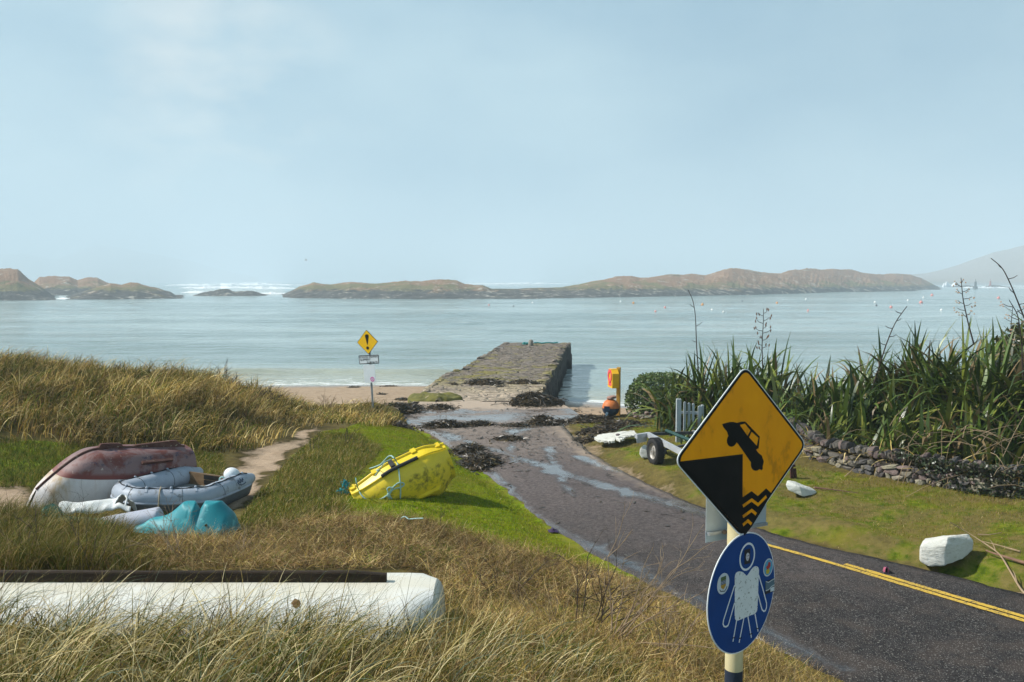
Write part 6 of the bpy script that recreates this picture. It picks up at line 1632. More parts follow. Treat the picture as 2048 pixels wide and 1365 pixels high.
# ------------------------------------------------------------------ white painted boulders
t = NT('whitewashed_rock'); pos = t.geo(); st_ = t.noise(t.scale(pos, (2, 2, 9)), 3.0, 6, 0.7, 0.6); n2 = t.noise(pos, 13, 6, 0.7)
c = t.mix(t.ramp(n2, [(0.3, 0.0), (0.75, 1.0)]), (0.66, 0.66, 0.61), (0.56, 0.55, 0.48)); c = t.mix(t.ramp(st_, [(0.57, 0.0), (0.66, 0.65)]), c, (0.36, 0.34, 0.27)); c = t.mix(t.ramp(n2, [(0.66, 0.0), (0.72, 0.7)]), c, (0.26, 0.24, 0.2))
M_WROCK = t.bsdf(c, 0.85, t.bump(t.math('ADD', st_, t.math('MULTIPLY', n2, 0.6)), 0.9, 0.035), 0, 0.2)
def hull_rock(name, pts, label, seed, amp=0.03, stretch=None, grp='whitewashed stones along the verge'):
    pts = np.array(pts, float); o = pts.mean(0); o[2] = pts[:, 2].min()
    bm = bmesh.new(); [bm.verts.new(p - o) for p in pts]; bmesh.ops.convex_hull(bm, input=bm.verts)
    for v in [v for v in bm.verts if not v.link_faces]: bm.verts.remove(v)
    bmesh.ops.bevel(bm, geom=list(bm.edges) + list(bm.verts), offset=0.022, segments=2, profile=0.6, affect='EDGES')
    bmesh.ops.triangulate(bm, faces=bm.faces); bmesh.ops.subdivide_edges(bm, edges=bm.edges, cuts=3, use_grid_fill=True); bmesh.ops.remove_doubles(bm, verts=bm.verts, dist=0.002)
    co = np.array([v.co[:] for v in bm.verts]); q = co * (np.array(stretch) if stretch is not None else 1.0)
    d = fbm(q[:, 0] * 5 + q[:, 2] * 3.1, q[:, 1] * 5 + q[:, 2] * 4.3, seed, 4, 0.6); bm.normal_update()
    for v, dd in zip(bm.verts, d): v.co += v.normal * float(dd) * amp
    me = bpy.data.meshes.new(name); bm.to_mesh(me); bm.free(); me.materials.append(M_WROCK); me.polygons.foreach_set('use_smooth', np.ones(len(me.polygons), bool)); me.set_sharp_from_angle(angle=R(42))
    ob = bpy.data.objects.new(name, me); COL.objects.link(ob); ob.location = o
    return tag(ob, label, 'stone', grp)
# large boulder at the lower right: front face, slanting right face
P = np.array(at_z(1893, 1128, 2.0)); gz = h1(P[0], P[1] + 0.3); k = P[1] / F
def bp_(px, py, dy): q = np.array(at_y(px, py, P[1] + dy)); return q
pts = [bp_(1840, 1092, 0.10), bp_(1842, 1125, 0.05), bp_(1858, 1133, -0.02), bp_(1890, 1131, -0.08), bp_(1892, 1092, -0.06), bp_(1896, 1075, 0.05), bp_(1846, 1082, 0.22), bp_(1850, 1076, 0.45), bp_(1905, 1070, 0.5), bp_(1938, 1068, 0.42), bp_(1948, 1082, 0.34), bp_(1946, 1100, 0.30), bp_(1930, 1112, 0.2), bp_(1925, 1120, 0.12), bp_(1840, 1120, 0.5), bp_(1935, 1110, 0.6)]
hull_rock('painted_stone', pts, 'largest whitewashed boulder with a blocky front beside the yellow lines', 3, 0.022, (0.8, 0.8, 1.6))
P = np.array(at_z(1600, 990, 2.0)); gz = h1(P[0], P[1])
pts = [bp_(1570, 968, 0.05), bp_(1574, 962, 0.2), bp_(1590, 963, 0.3), bp_(1622, 976, 0.25), bp_(1633, 984, 0.2), bp_(1630, 990, 0.1), bp_(1606, 994, -0.08), bp_(1576, 981, -0.02), bp_(1600, 974, -0.04), bp_(1606, 992, 0.35), bp_(1630, 986, 0.4), bp_(1580, 975, 0.4)]
hull_rock('painted_stone', pts, 'whitewashed slab shaped stone in front of the dry stone wall, right of the diamond sign', 5, 0.02)
P = np.array(at_z(1290, 917, 1.80)); pts = [bp_(1278, 908, 0.0), bp_(1280, 897, 0.05), bp_(1287, 890, 0.15), bp_(1300, 891, 0.15), bp_(1318, 898, 0.1), bp_(1322, 905, 0.05), bp_(1316, 916, 0), bp_(1284, 917, -0.05), bp_(1290, 892, 0.4), bp_(1310, 900, 0.4), bp_(1285, 915, 0.4), bp_(1316, 914, 0.4)]
hull_rock('painted_stone', pts, 'rounded whitewashed stone behind the trailer wheel', 7, 0.006)
# white broken slab with a dark pebble on it
sl = [(1190, 877), (1196, 872), (1206, 868.5), (1222, 866), (1240, 863.5), (1262, 861.5), (1270, 862.5), (1273, 867), (1268, 871), (1256, 871.5), (1250, 874), (1247, 878.5), (1240, 880), (1231, 879), (1224, 883.5), (1214, 882), (1205, 881.5), (1197, 880.5)]
zs = 1.74; rng = np.random.default_rng(14); P3 = []
for px, py in sl:
    q = np.array(at_z(px, py, zs + 0.03 + 0.10 * sstep(1190, 1270, px))); P3.append(q)
P3d = []
for i in range(len(P3)):
    a_, b_ = P3[i], P3[(i + 1) % len(P3)]
    for f in (0, 0.33, 0.66): P3d.append(a_ * (1 - f) + b_ * f + rng.normal(size=3) * np.array((0.018, 0.05, 0.008)))
mb = MB(); cen_ = np.mean(P3d, 0) + np.array((0, 0, 0.02)); n = len(P3d); V = P3d + [p - np.array((0, 0, 0.055)) + rng.normal(size=3) * 0.01 for p in P3d] + [p * 0.6 + cen_ * 0.4 + np.array((0, 0, 0.012)) for p in P3d] + [cen_]
Fq = [(i, (i + 1) % n, 2 * n + (i + 1) % n, 2 * n + i) for i in range(n)] + [(2 * n + i, 2 * n + (i + 1) % n, 3 * n) for i in range(n)] + [(i, n + i, n + (i + 1) % n, (i + 1) % n) for i in range(n)]
mb.add(V, Fq); o0 = cen_ - np.array((0, 0, 0.15)); tag(mb.build('broken_slab', M_WROCK, angle=40, origin=tuple(o0)), 'flat broken white slab lying on the turf left of the trailer', 'slab')
mb = MB(); zsup = np.array([at_z(1235, 874, zs + 0.05)]).mean(0)
c = np.array(at_z(1285, 878, zs + 0.02)); mb.box((at_y(1262, 877, P3d[0][1] - 0.3)[0], cen_[1] + 0.05, zs - 0.02), (0.35, 0.3, 0.14)); 
M_PEB = pm('grey_pebble', (0.16, 0.13, 0.14), (0.10, 0.085, 0.09), 12, 0.85)
c = np.array(at_z(1235, 871, zs + 0.17)); V = stone_verts(tuple(c + np.array((0, -0.02, 0.02))), (0.14, 0.16, 0.07), rng, 0.3, 0.06); tag(mesh_obj('stone', V, ICO_F, M_PEB, angle=40, origin=tuple(c)), 'small grey pebble lying on the broken white slab', 'stone')

# ------------------------------------------------------------------ boat trailer
M_TYRE = pm('tyre_rubber', (0.018, 0.018, 0.019), (0.030, 0.029, 0.028), 18, 0.8, 0.3, 60)
M_RIM = pm('grey_wheel_rim', (0.40, 0.38, 0.34), (0.30, 0.28, 0.25), 7, 0.5, metal=0.3, spots=(9, 0.6, (0.22, 0.13, 0.08)))
M_GALV = pm('weathered_galvanised', (0.50, 0.52, 0.54), (0.40, 0.42, 0.44), 5, 0.55, metal=0.35)
M_DKSTEEL = pm('dark_steel', (0.05, 0.05, 0.055), (0.08, 0.08, 0.085), 6, 0.6, metal=0.3)
M_GREENR = pm('green_roller_bar', (0.012, 0.05, 0.045), (0.02, 0.075, 0.065), 8, 0.5)
wc = np.array(at_y(1311, 904, 20.3)); gz = h1(wc[0], wc[1]); wr = 0.315; wc[2] = gz + wr - 0.015
root = empty('boat_trailer', (wc[0] + 0.7, wc[1], gz), 'galvanised boat trailer with a black tyred wheel parked on the verge', 'trailer')
wax = np.array((-0.962, -0.275, 0.0)); fwd = np.array((-0.19, 0.982, 0.0)); wsid = np.array((0.982, 0.19, 0))
def wheel(c, ax_):
    w = empty('wheel', (0, 0, 0)); w.parent = root
    mb = MB(); prof = [(0.19, -0.085), (0.225, -0.10), (0.27, -0.105), (0.30, -0.092), (0.315, -0.06), (0.317, 0), (0.315, 0.06), (0.30, 0.092), (0.27, 0.105), (0.225, 0.10), (0.19, 0.085)]
    mb.lathe(prof, c, ax_, 40)
    u_, v_ = frame_along(ax_)
    for k in range(40):
        a_ = 2 * PI * k / 40
        for s_, sh in ((-1, 0.0), (1, 0.5)):
            a2 = a_ + sh * 2 * PI / 40; rd = u_ * math.cos(a2) + v_ * math.sin(a2); tg = -u_ * math.sin(a2) + v_ * math.cos(a2)
            p = c + rd * 0.318 + ax_ * s_ * 0.055; mb.prism([p - tg * 0.014 - ax_ * 0.04, p + tg * 0.014 - ax_ * 0.04, p + tg * 0.012 + ax_ * 0.035, p - tg * 0.016 + ax_ * 0.035], rd * 0.011)
    mesh_obj('tyre', mb.v, mb.f, M_TYRE, w, angle=35)
    mb = MB(); mb.lathe([(0.195, -0.085), (0.185, -0.07), (0.175, -0.03), (0.165, 0.03), (0.12, 0.035), (0.10, 0.055), (0.06, 0.06), (0.055, 0.085), (0.01, 0.09)], c, ax_, 32); mb.lathe([(0.195, 0.09), (0.198, 0.07), (0.17, 0.045), (0.165, 0.03)], c, ax_, 32)
    for k in range(5): a_ = 2 * PI * k / 5; mb.cyl(c + (u_ * math.cos(a_) + v_ * math.sin(a_)) * 0.085 + ax_ * 0.05, c + (u_ * math.cos(a_) + v_ * math.sin(a_)) * 0.085 + ax_ * 0.075, 0.012, 8)
    mesh_obj('rim', mb.v, mb.f, M_RIM, w, angle=40)
    return w
# a wheel Empty sits at the trailer's origin, its meshes carry the offset
wheel(wc, wax); wc2 = wc + wsid * 1.5; wc2[2] = h1(wc2[0], wc2[1]) + wr - 0.015; wheel(wc2, -wax)
zf = gz + 0.52
A1 = np.array(at_z(1295, 869, zf)); B1 = np.array(at_z(1365, 906, zf)); C1 = B1 + (B1 - A1) / np.linalg.norm(B1 - A1) * 0.9
mb = MB(); mb.beam(A1, B1, 0.10, 0.11); mb.build('side_beam', M_GALV, root, smooth=False)
mb = MB(); mb.beam(B1 - (B1 - A1) * 0.02 + np.array((0, 0, 0.012)), C1 + np.array((0, 0, 0.012)), 0.115, 0.125); mb.build('side_beam', M_GALV, root, smooth=False)
ofs = wsid * 1.25; A2, C2 = A1 + ofs, C1 + ofs
mb = MB(); mb.beam(A2, C2, 0.10, 0.11); mb.build('side_beam', M_GALV, root, smooth=False)
mb = MB(); D1 = np.array(at_z(1272, 873, zf)); mb.beam(A1 + np.array((0.04, 0, 0)), D1, 0.09, 0.10); mb.prism([D1 + np.array((0, -0.05, -0.05)), A1 + np.array((-0.02, -0.05, -0.05)), A1 + np.array((-0.02, -0.05, -0.17)), D1 + np.array((0.02, -0.05, -0.17))], (0, 0.03, 0)); mb.build('lamp_board', M_GALV, root, smooth=False)
mb = MB(); mb.beam(A1 + np.array((0.03, 0.02, 0)), A2, 0.06, 0.07); mb.build('cross_member', M_DKSTEEL, root, smooth=False); mb = MB(); mb.beam((C1 + B1) / 2, (C1 + B1) / 2 + ofs, 0.06, 0.07); mb.build('cross_member', M_DKSTEEL, root, smooth=False)
mb = MB(); mb.cyl(wc + np.array((0, 0, 0)), wc2, 0.03, 10); mb.beam(wc + wsid * 0.14 + np.array((0, 0, 0.0)), wc + wsid * 0.14 + np.array((0, 0, 0.22)), 0.06, 0.05); mb.beam(wc + wsid * 0.16 + fwd * -0.25, wc + wsid * 0.16 + fwd * 0.2 + np.array((0, 0, 0.1)), 0.07, 0.08); mb.build('axle', M_DKSTEEL, root, smooth=False)
r0 = np.array(at_y(1332, 861.5, 21.4)); r1 = np.array(at_y(1392, 886, 20.6)); mb = MB(); mb.tube([r0, r0 * 0.5 + r1 * 0.5, r1], 0.045, 10); mb.build('roller_bar', M_GREENR, root)
mb = MB(); q = np.array(at_y(1342, 866, 21.3)); mb.beam(q, np.array((q[0], q[1], zf - 0.03)), 0.09, 0.07); mb.build('roller_post', M_DKSTEEL, root, smooth=False)

# ------------------------------------------------------------------ pale picket gate
M_PICK = pm('weathered_pale_timber', (0.42, 0.46, 0.48), (0.30, 0.34, 0.36), 7, 0.85, 0.4, 20, stretch=(2, 2, 0.25))
Yg = 22.3; q0 = np.array(at_y(1357, 897, Yg)); gz = h1(q0[0], q0[1])
root = empty('picket_gate', (q0[0] + 0.3, Yg, gz), 'weathered pale grey picket gate between the tumbled wall and the diamond sign', 'gate')
def picket(px, py0, py1, w, Y, name, pointed=True):
    b_ = np.array(at_y(px, py1, Y)); z1 = at_y(px, py0, Y)[2]; w2 = w / 2; zb = min(b_[2], h1(b_[0], Y)) - 0.05
    pr = [(b_[0] - w2, Y, zb), (b_[0] + w2, Y, zb), (b_[0] + w2, Y, z1 - w2 * (0.5 if pointed else 0)), (b_[0], Y, z1), (b_[0] - w2, Y, z1 - w2 * (0.5 if pointed else 0))]
    mb = MB(); mb.prism(pr, (0, 0.05 if pointed else 0.12, 0)); mb.build(name, M_PICK, root, smooth=False)
picket(1357, 799, 897, 0.12, Yg, 'post', False)
for px, py in ((1369, 804), (1377.5, 806), (1386, 807.5)): picket(px, py, 884, 0.06, Yg + 0.12, 'picket')
picket(1399, 812, 880, 0.09, Yg + 0.15, 'picket'); picket(1404.5, 811, 880, 0.06, Yg + 0.22, 'post', False)
mb = MB()
for py in (825, 868): mb.beam(np.array(at_y(1355, py, Yg + 0.2)), np.array(at_y(1406, py + 2, Yg + 0.24)), 0.05, 0.07)
mb.build('rail', M_PICK, root, smooth=False)

# ------------------------------------------------------------------ small things
M_RUSTY = pm('rusty_iron', (0.09, 0.03, 0.02), (0.04, 0.02, 0.016), 12, 0.9)
P = np.array(at_z(1584, 957, 2.0)); gz = h1(P[0], P[1]); mb = MB(); mb.beam((P[0], P[1], gz - 0.1), (P[0] - 0.02, P[1], gz + 0.30), 0.07, 0.06); mb.beam((P[0] - 0.08, P[1], gz + 0.25), (P[0] + 0.06, P[1], gz + 0.27), 0.05, 0.05); mb.beam((P[0] + 0.08, P[1], gz - 0.05), (P[0] + 0.05, P[1], gz + 0.20), 0.05, 0.05)
tag(mb.build('iron_stake', M_RUSTY, smooth=False, origin=(P[0], P[1], gz)), 'stubby rusty iron stake behind the right edge of the diamond sign', 'stake')
M_SHOEP = pm('pink_fabric', (0.36, 0.10, 0.16), (0.26, 0.06, 0.11), 10, 0.7); M_SHOED = pm('dark_sole', (0.03, 0.022, 0.04), (0.05, 0.04, 0.06), 10, 0.8)
P = np.array(at_z(1772, 1138, 1.97)); gz = max(h1(P[0], P[1]), surf_z(P[0], P[1])); k = P[1] / F
root = empty('lost_shoe', (P[0], P[1], gz), 'tiny pink and black child shoe on the verge by the yellow lines', 'shoe')
Rz = Matrix.Rotation(R(70), 3, 'Z'); rows = []
for i in range(11):
    u = i / 10; w = (0.030 + 0.012 * math.sin(u * PI)) * (1 - 0.6 * sstep(0.86, 1, u)) * sstep(-0.10, 0.08, u); h = 0.085 - 0.045 * sstep(0.35, 0.75, u) - 0.02 * sstep(0.9, 1, u)
    rows.append([tuple(Rz @ Vector((u * 0.17 - 0.085, w * math.cos(a_), 0.012 + h * max(0, math.sin(a_)) ** 0.7)) + Vector((P[0], P[1], gz))) for a_ in np.linspace(0, PI, 9)])
mb = MB(); mb.grid(rows); mb.build('upper', M_SHOEP, root)
mb = MB(); mb.prism([tuple(Rz @ Vector((a_, b_, -0.003)) + Vector((P[0], P[1], gz))) for a_, b_ in [(-0.09, -0.03), (0.03, -0.042), (0.085, -0.025), (0.095, 0), (0.085, 0.025), (0.03, 0.042), (-0.09, 0.03)]], (0, 0, 0.022)); mb.build('sole', M_SHOED, root, smooth=False)
mb = MB(); mb.ellipsoid(tuple(Rz @ Vector((-0.045, 0, 0.09)) + Vector((P[0], P[1], gz))), (0.03, 0.03, 0.012), 12, 6); mb.build('collar', M_SHOED, root)
P = np.array(at_z(1106, 1062, 1.72)); gz = surf_z(P[0], P[1]); rng = np.random.default_rng(6)
M_SCRAP = pm('dark_purple_cloth', (0.03, 0.018, 0.05), (0.05, 0.03, 0.08), 12, 0.8)
G = np.array([[(P[0] + (i - 4) * 0.022 + rng.normal() * 0.006, P[1] + (j - 3) * 0.03, gz + 0.01 + 0.055 * math.exp(-((i - 4) / 3.2) ** 2 - ((j - 3) / 2.6) ** 2) * (0.3 + 1.2 * rng.random())) for i in range(9)] for j in range(7)])
mb = MB(); mb.grid(G); tag(mb.build('cloth_scrap', M_SCRAP, origin=(P[0], P[1], gz)), 'small crumpled dark purple cloth in the wet gutter of the lane', 'cloth')

M_STICK = pm('bleached_stick', (0.34, 0.25, 0.16), (0.24, 0.17, 0.10), 9, 0.85, stretch=(1, 1, 1)); M_PLANK = pm('washed_up_plank', (0.24, 0.14, 0.09), (0.16, 0.09, 0.06), 8, 0.85)
def stick(name, px_list, r, label, mat, lift=0.03, forks=()):
    pts = []
    for px, py, l in px_list:
        z = 2.05
        for _ in range(3): q = at_z(px, py, z + l); z = h1(q[0], q[1])
        pts.append((q[0], q[1], z + l + lift))
    P = smooth_poly(resample(np.array(pts), 24), 2); mb = MB(); mb.tube(P, list(np.linspace(r, r * 0.35, 24)), 7)
    for i, d_ in forks: mb.tube([P[i], P[i] + np.array(d_) * 0.5 + np.array((0, 0, 0.02)), P[i] + np.array(d_)], [r * 0.5, r * 0.4, r * 0.2], 6)
    tag(mb.build(name, mat, origin=tuple(P[12])), label, 'driftwood')
stick('branch', [(2090, 1178, 0), (2048, 1152, 0.02), (2000, 1112, 0.06), (1965, 1088, 0.1), (1930, 1066, 0.22), (1900, 1048, 0.4)], 0.017, 'long thin branch leaning past the right side of the big white boulder', M_STICK, forks=((6, (0.05, 0.2, 0.12)), (14, (0.0, 0.15, 0.12))))
stick('plank', [(2075, 1138, 0), (2048, 1131, 0.02), (1990, 1112, 0.05), (1972, 1105, 0.05)], 0.030, 'washed up plank lying right of the big white boulder', M_PLANK)
stick('twig', [(2040, 1108, 0), (1995, 1094, 0.02), (1960, 1086, 0.03)], 0.012, 'thin bleached twig above the plank by the big boulder', M_STICK)
stick('twig', [(1955, 1073, 0.0), (1980, 1074, 0.01), (2004, 1071, 0.01)], 0.012, 'short pale twig on the turf behind the big boulder', M_STICK)
stick('twig', [(1628, 977, 0.0), (1660, 982, 0.02), (1715, 988, 0.02)], 0.016, 'dark twig on the grass right of the slab shaped white stone', M_OLDWOOD)
stick('twig', [(2048, 1192, 0), (2030, 1190, 0.01), (2012, 1191, 0.0)], 0.014, 'pale stick lying at the lane edge by the right border', M_STICK)
stick('twig', [(1690, 956, 0.0), (1700, 948, 0.1), (1709, 938, 0.22)], 0.014, 'stick leaning against the dry stone wall', M_STICK)
# ------------------------------------------------------------------ grass
M_GRASS = leaf_mat('grass_blades', 0.75, 0.2, 0.08, 0.4, 1.2)
M_STRAW = leaf_mat('dry_stems', 0.85, 0.1, 0.06, 0.4, 2.0)
STRAW = np.array([(0.62, 0.45, 0.155), (0.76, 0.60, 0.29), (0.48, 0.33, 0.10), (0.30, 0.20, 0.05)])
PALE = np.array([(0.66, 0.55, 0.28), (0.78, 0.66, 0.38), (0.50, 0.40, 0.17), (0.36, 0.26, 0.09)])
OLIVE = np.array([(0.23, 0.19, 0.032), (0.15, 0.13, 0.022), (0.29, 0.225, 0.045)])
GREEN = np.array([(0.085, 0.125, 0.010), (0.05, 0.085, 0.007), (0.12, 0.16, 0.014), (0.16, 0.19, 0.028)])
TURF = np.array([(0.22, 0.29, 0.004), (0.12, 0.185, 0.004), (0.30, 0.35, 0.006), (0.30, 0.27, 0.015)])
BROWN = np.array([(0.24, 0.14, 0.06), (0.38, 0.25, 0.11), (0.12, 0.07, 0.035), (0.50, 0.36, 0.18)])
def pick(rng, N, sets):
    """sets: [(palette, weight)] weights may be arrays"""
    W = np.stack([np.broadcast_to(np.asarray(w, float), (N,)) for _, w in sets], 1); W = W / W.sum(1, keepdims=True)
    r = rng.random(N)[:, None]; k = (r > np.cumsum(W, 1)).sum(1).clip(0, len(sets) - 1); C = np.zeros((N, 3))
    for i, (pal, _) in enumerate(sets):
        m = k == i; C[m] = pal[rng.integers(0, len(pal), m.sum())]
    return C * rng.uniform(0.75, 1.25, (N, 1))

def scatter(rng, n, xr, yr, polys=None, excl=None, yrange=None):
    x = rng.uniform(*xr, n); y = rng.uniform(*yr, n); z = H(x, y)
    px, py = proj(np.c_[x, y, z]); ok = np.ones(n, bool)
    if polys:
        ok = np.zeros(n, bool)
        for p in polys: ok |= inpoly(px, py, p)
    if excl:
        for p in excl: ok &= ~inpoly(px, py, p)
    ti, off, hw, rz, al = roadinfo(x, y); ok &= ~((np.abs(off) < hw + 0.02) & (np.abs(al) < 0.6))
    return np.c_[x, y, z][ok], px[ok], py[ok]

def not_in_boats(P):
    """keep plants from growing through the hulls"""
    x, y = P[:, 0], P[:, 1]
    m = (y > 7.15) & (y < 8.3) & (x < B0[0] + 0.12)                                    # long white hull
    c, s = math.cos(R(52)), math.sin(R(52)); lx = (x - P0_OLD[0]) * c + (y - P0_OLD[1]) * s; ly = -(x - P0_OLD[0]) * s + (y - P0_OLD[1]) * c
    m |= (lx > 0) & (lx < 2.8) & (np.abs(ly) < 0.76 * np.clip(lx / 1.2, 0.1, 1) ** 0.6)
    m |= inpoly(x, y, [tuple(q[:2]) for q in T[::3]])
    return P[~m]
P0_OLD = (at_z(92, 1032, 2.30)[0] - 0.02, at_z(92, 1032, 2.30)[1] + 0.25)

def clumped(rng, centers, per, spread):
    """blade bases gathered in tufts, with the direction away from each tuft's middle"""
    k = rng.integers(0, len(centers), per); a = rng.uniform(0, 2 * PI, per); r = spread * np.sqrt(rng.random(per))
    x = centers[k, 0] + np.cos(a) * r; y = centers[k, 1] + np.sin(a) * r
    return np.c_[x, y, H(x, y)], a, r / spread, k

# dune marram: tussocks leaning with the wind to the right
rng = np.random.default_rng(41)
P_DUNE = [(-600, 640), (560, 640), (575, 808), (640, 820), (700, 812), (775, 806), (800, 845), (745, 852), (700, 842), (655, 842), (600, 862), (545, 884), (500, 906), (440, 914), (400, 908), (330, 893), (200, 893), (100, 884), (0, 874), (-600, 874)]
cen, _, _ = scatter(rng, 5200, (-26, -3.6), (19, 33.5), [P_DUNE])
cen = cen[~((cen[:, 0] > -7.4) & (rng.random(len(cen)) < 0.55))]
cen2, qx, qy = scatter(rng, 420, (-7.5, -3.7), (25, 29.6), [[(600, 815), (700, 806), (775, 800), (800, 845), (740, 852), (640, 846), (600, 850)]])
def marram(name, cen, N, label, hmul=1.0):
    B, a, rr, k = clumped(rng, cen, N, 0.42)
    n = len(cen); tw = rng.random(n)[k]; tdir = rng.normal(R(-5), 0.55, n)[k]; th_ = rng.uniform(0.6, 1.25, n)[k]
    w = fbm(B[:, 0] * 0.5, B[:, 1] * 0.5, 61, 3)
    az = np.where(rng.random(N) < 0.38, a, rng.normal(tdir, 0.32, N))
    strawy = np.clip(0.70 + 0.5 * w + 0.5 * (tw - 0.5), 0.10, 0.97)
    shade = (0.40 + 0.95 * tw ** 0.8) * (1 + 0.55 * np.clip(fbm(B[:, 0] * 0.8, B[:, 1] * 0.8, 65, 3), -0.7, 0.7))
    col = pick(rng, N, [(STRAW, strawy * 0.75), (BROWN, 0.16 + 0.25 * np.clip(w, 0, 1)), (OLIVE * 0.9, 0.50 * (1.15 - strawy)), (GREEN, 0.55 * (1.15 - strawy))]) * shade[:, None]
    V, Q, C_ = ribbons(B, az, R(84) - 0.55 * rr * rng.random(N), rng.uniform(0.7, 2.5, N), hmul * rng.uniform(0.40, 0.95, N) * th_ * (1 - 0.50 * sstep(-8.8, -6.8, B[:, 0])), rng.uniform(0.012, 0.030, N), 6, col, 1.35, None, rng.uniform(-0.7, 0.7, N))
    o = mesh_obj(name, V, Q, M_GRASS, cols=C_); tag(o, label, 'grass', kind='stuff')
cen = cen[rng.random(len(cen)) < 0.42]
marram('dune_grass', cen, 56000, 'straw coloured marram grass covering the dune')
marram('dune_grass', cen2, 4200, 'wind bent marram tufts at the foot of the warning sign', 0.75)

# green grass behind the old boat and rough grass beside the path
rng = np.random.default_rng(43)
B, px, py = scatter(rng, 90000, (-19, -6), (14.5, 22.5), [P_LEFTG], [P_PATH, P_PATH2]); B = not_in_boats(B); N = len(B); w = fbm(B[:, 0] * 0.9, B[:, 1] * 0.9, 71, 3)
V, Q, C_ = ribbons(B, rng.normal(0.2, 1.6, N), rng.uniform(0.7, 1.5, N), rng.uniform(0.4, 1.7, N), rng.uniform(0.06, 0.20, N) * (1 + 0.8 * np.clip(w, 0, 1)), rng.uniform(0.006, 0.012, N), 3, pick(rng, N, [(GREEN * 0.85, 0.75 - 0.35 * w), (OLIVE, 0.28 + 0.2 * np.clip(w, 0, 1)), (STRAW * 0.7, 0.03 + 0.10 * np.clip(w, 0, 1))]), 1.2, None, rng.uniform(-0.8, 0.8, N))
tag(mesh_obj('meadow_grass', V, Q, M_GRASS, cols=C_), 'dark green matted grass between the dune and the old boat', 'grass', kind='stuff')
B, px, py = scatter(rng, 95000, (-9, -2.2), (13, 23.5), [P_ROUGH, [(300, 897), (445, 912), (452, 936), (412, 990), (430, 1035), (300, 1035)]], [P_PATH]); B = not_in_boats(B); N = len(B); w = fbm(B[:, 0] * 1.3, B[:, 1] * 1.3, 73, 3)
V, Q, C_ = ribbons(B, rng.normal(0.4, 1.5, N), rng.uniform(0.6, 1.5, N), rng.uniform(0.4, 1.8, N), rng.uniform(0.05, 0.17, N) * (1 + 0.9 * np.clip(w, 0, 1)), rng.uniform(0.005, 0.011, N), 3, pick(rng, N, [(GREEN, 0.55 - 0.3 * w), (OLIVE, 0.42), (STRAW * 0.8, 0.16 + 0.2 * np.clip(w, 0, 1))]), 1.2, None, rng.uniform(-0.8, 0.8, N))
tag(mesh_obj('rough_grass', V, Q, M_GRASS, cols=C_), 'rough olive grass on the back of the berm beside the footpath', 'grass', kind='stuff')
# short turf of the berm and the right verge
B, px, py = scatter(rng, 210000, (-5.5, 2.0), (11, 29), [P_TURF], [P_ROUGH, P_PATH]); B = not_in_boats(B); N = len(B); w = fbm(B[:, 0] * 0.8, B[:, 1] * 0.8, 75, 3)
V, Q, C_ = ribbons(B, rng.uniform(0, 2 * PI, N), rng.uniform(0.6, 1.5, N), rng.uniform(0.2, 1.3, N), rng.uniform(0.025, 0.06, N), rng.uniform(0.004, 0.009, N), 2, pick(rng, N, [(TURF, 0.9), (OLIVE, 0.10 + 0.25 * np.clip(w, 0, 1)), (STRAW * 0.8, 0.02 + 0.12 * np.clip(w, 0, 1))]), 1.0, None, rng.uniform(-0.8, 0.8, N))
tag(mesh_obj('turf', V, Q, M_GRASS, cols=C_), 'short bright green turf of the berm around the yellow dinghy', 'grass', kind='stuff')
B, px, py = scatter(rng, 190000, (1.4, 13), (9, 31), [P_VERGE]); ti, off, hw, rz, al = roadinfo(B[:, 0], B[:, 1]); w = fbm(B[:, 0] * 0.9, B[:, 1] * 0.9, 77, 4)
e = np.abs(off) - hw; keep = rng.random(len(B)) < np.clip(0.15 + sstep(0.1, 1.3, e + w * 0.6) - 0.35 * np.clip(w * 1.6, 0, 1), 0.05, 1); B, w, e = B[keep], w[keep], e[keep]; N = len(B)
gr = np.clip(0.35 + 0.45 * sstep(1.0, 3.2, e) - 0.5 * w, 0.1, 1)
V, Q, C_ = ribbons(B, rng.uniform(0, 2 * PI, N), rng.uniform(0.6, 1.5, N), rng.uniform(0.2, 1.4, N), rng.uniform(0.025, 0.065, N) * (0.8 + 0.9 * sstep(2, 4, e)), rng.uniform(0.004, 0.008, N), 2, pick(rng, N, [(TURF * 0.68, gr * 0.85), (OLIVE * 0.9, 0.5), (BROWN * 0.8, 0.45 * (1.15 - gr)), (STRAW * 0.7, 0.25 * (1.15 - gr))]), 1.0, None, rng.uniform(-0.8, 0.8, N))
tag(mesh_obj('verge_grass', V, Q, M_GRASS, cols=C_), 'patchy mossy grass of the right verge below the stone wall', 'grass', kind='stuff')

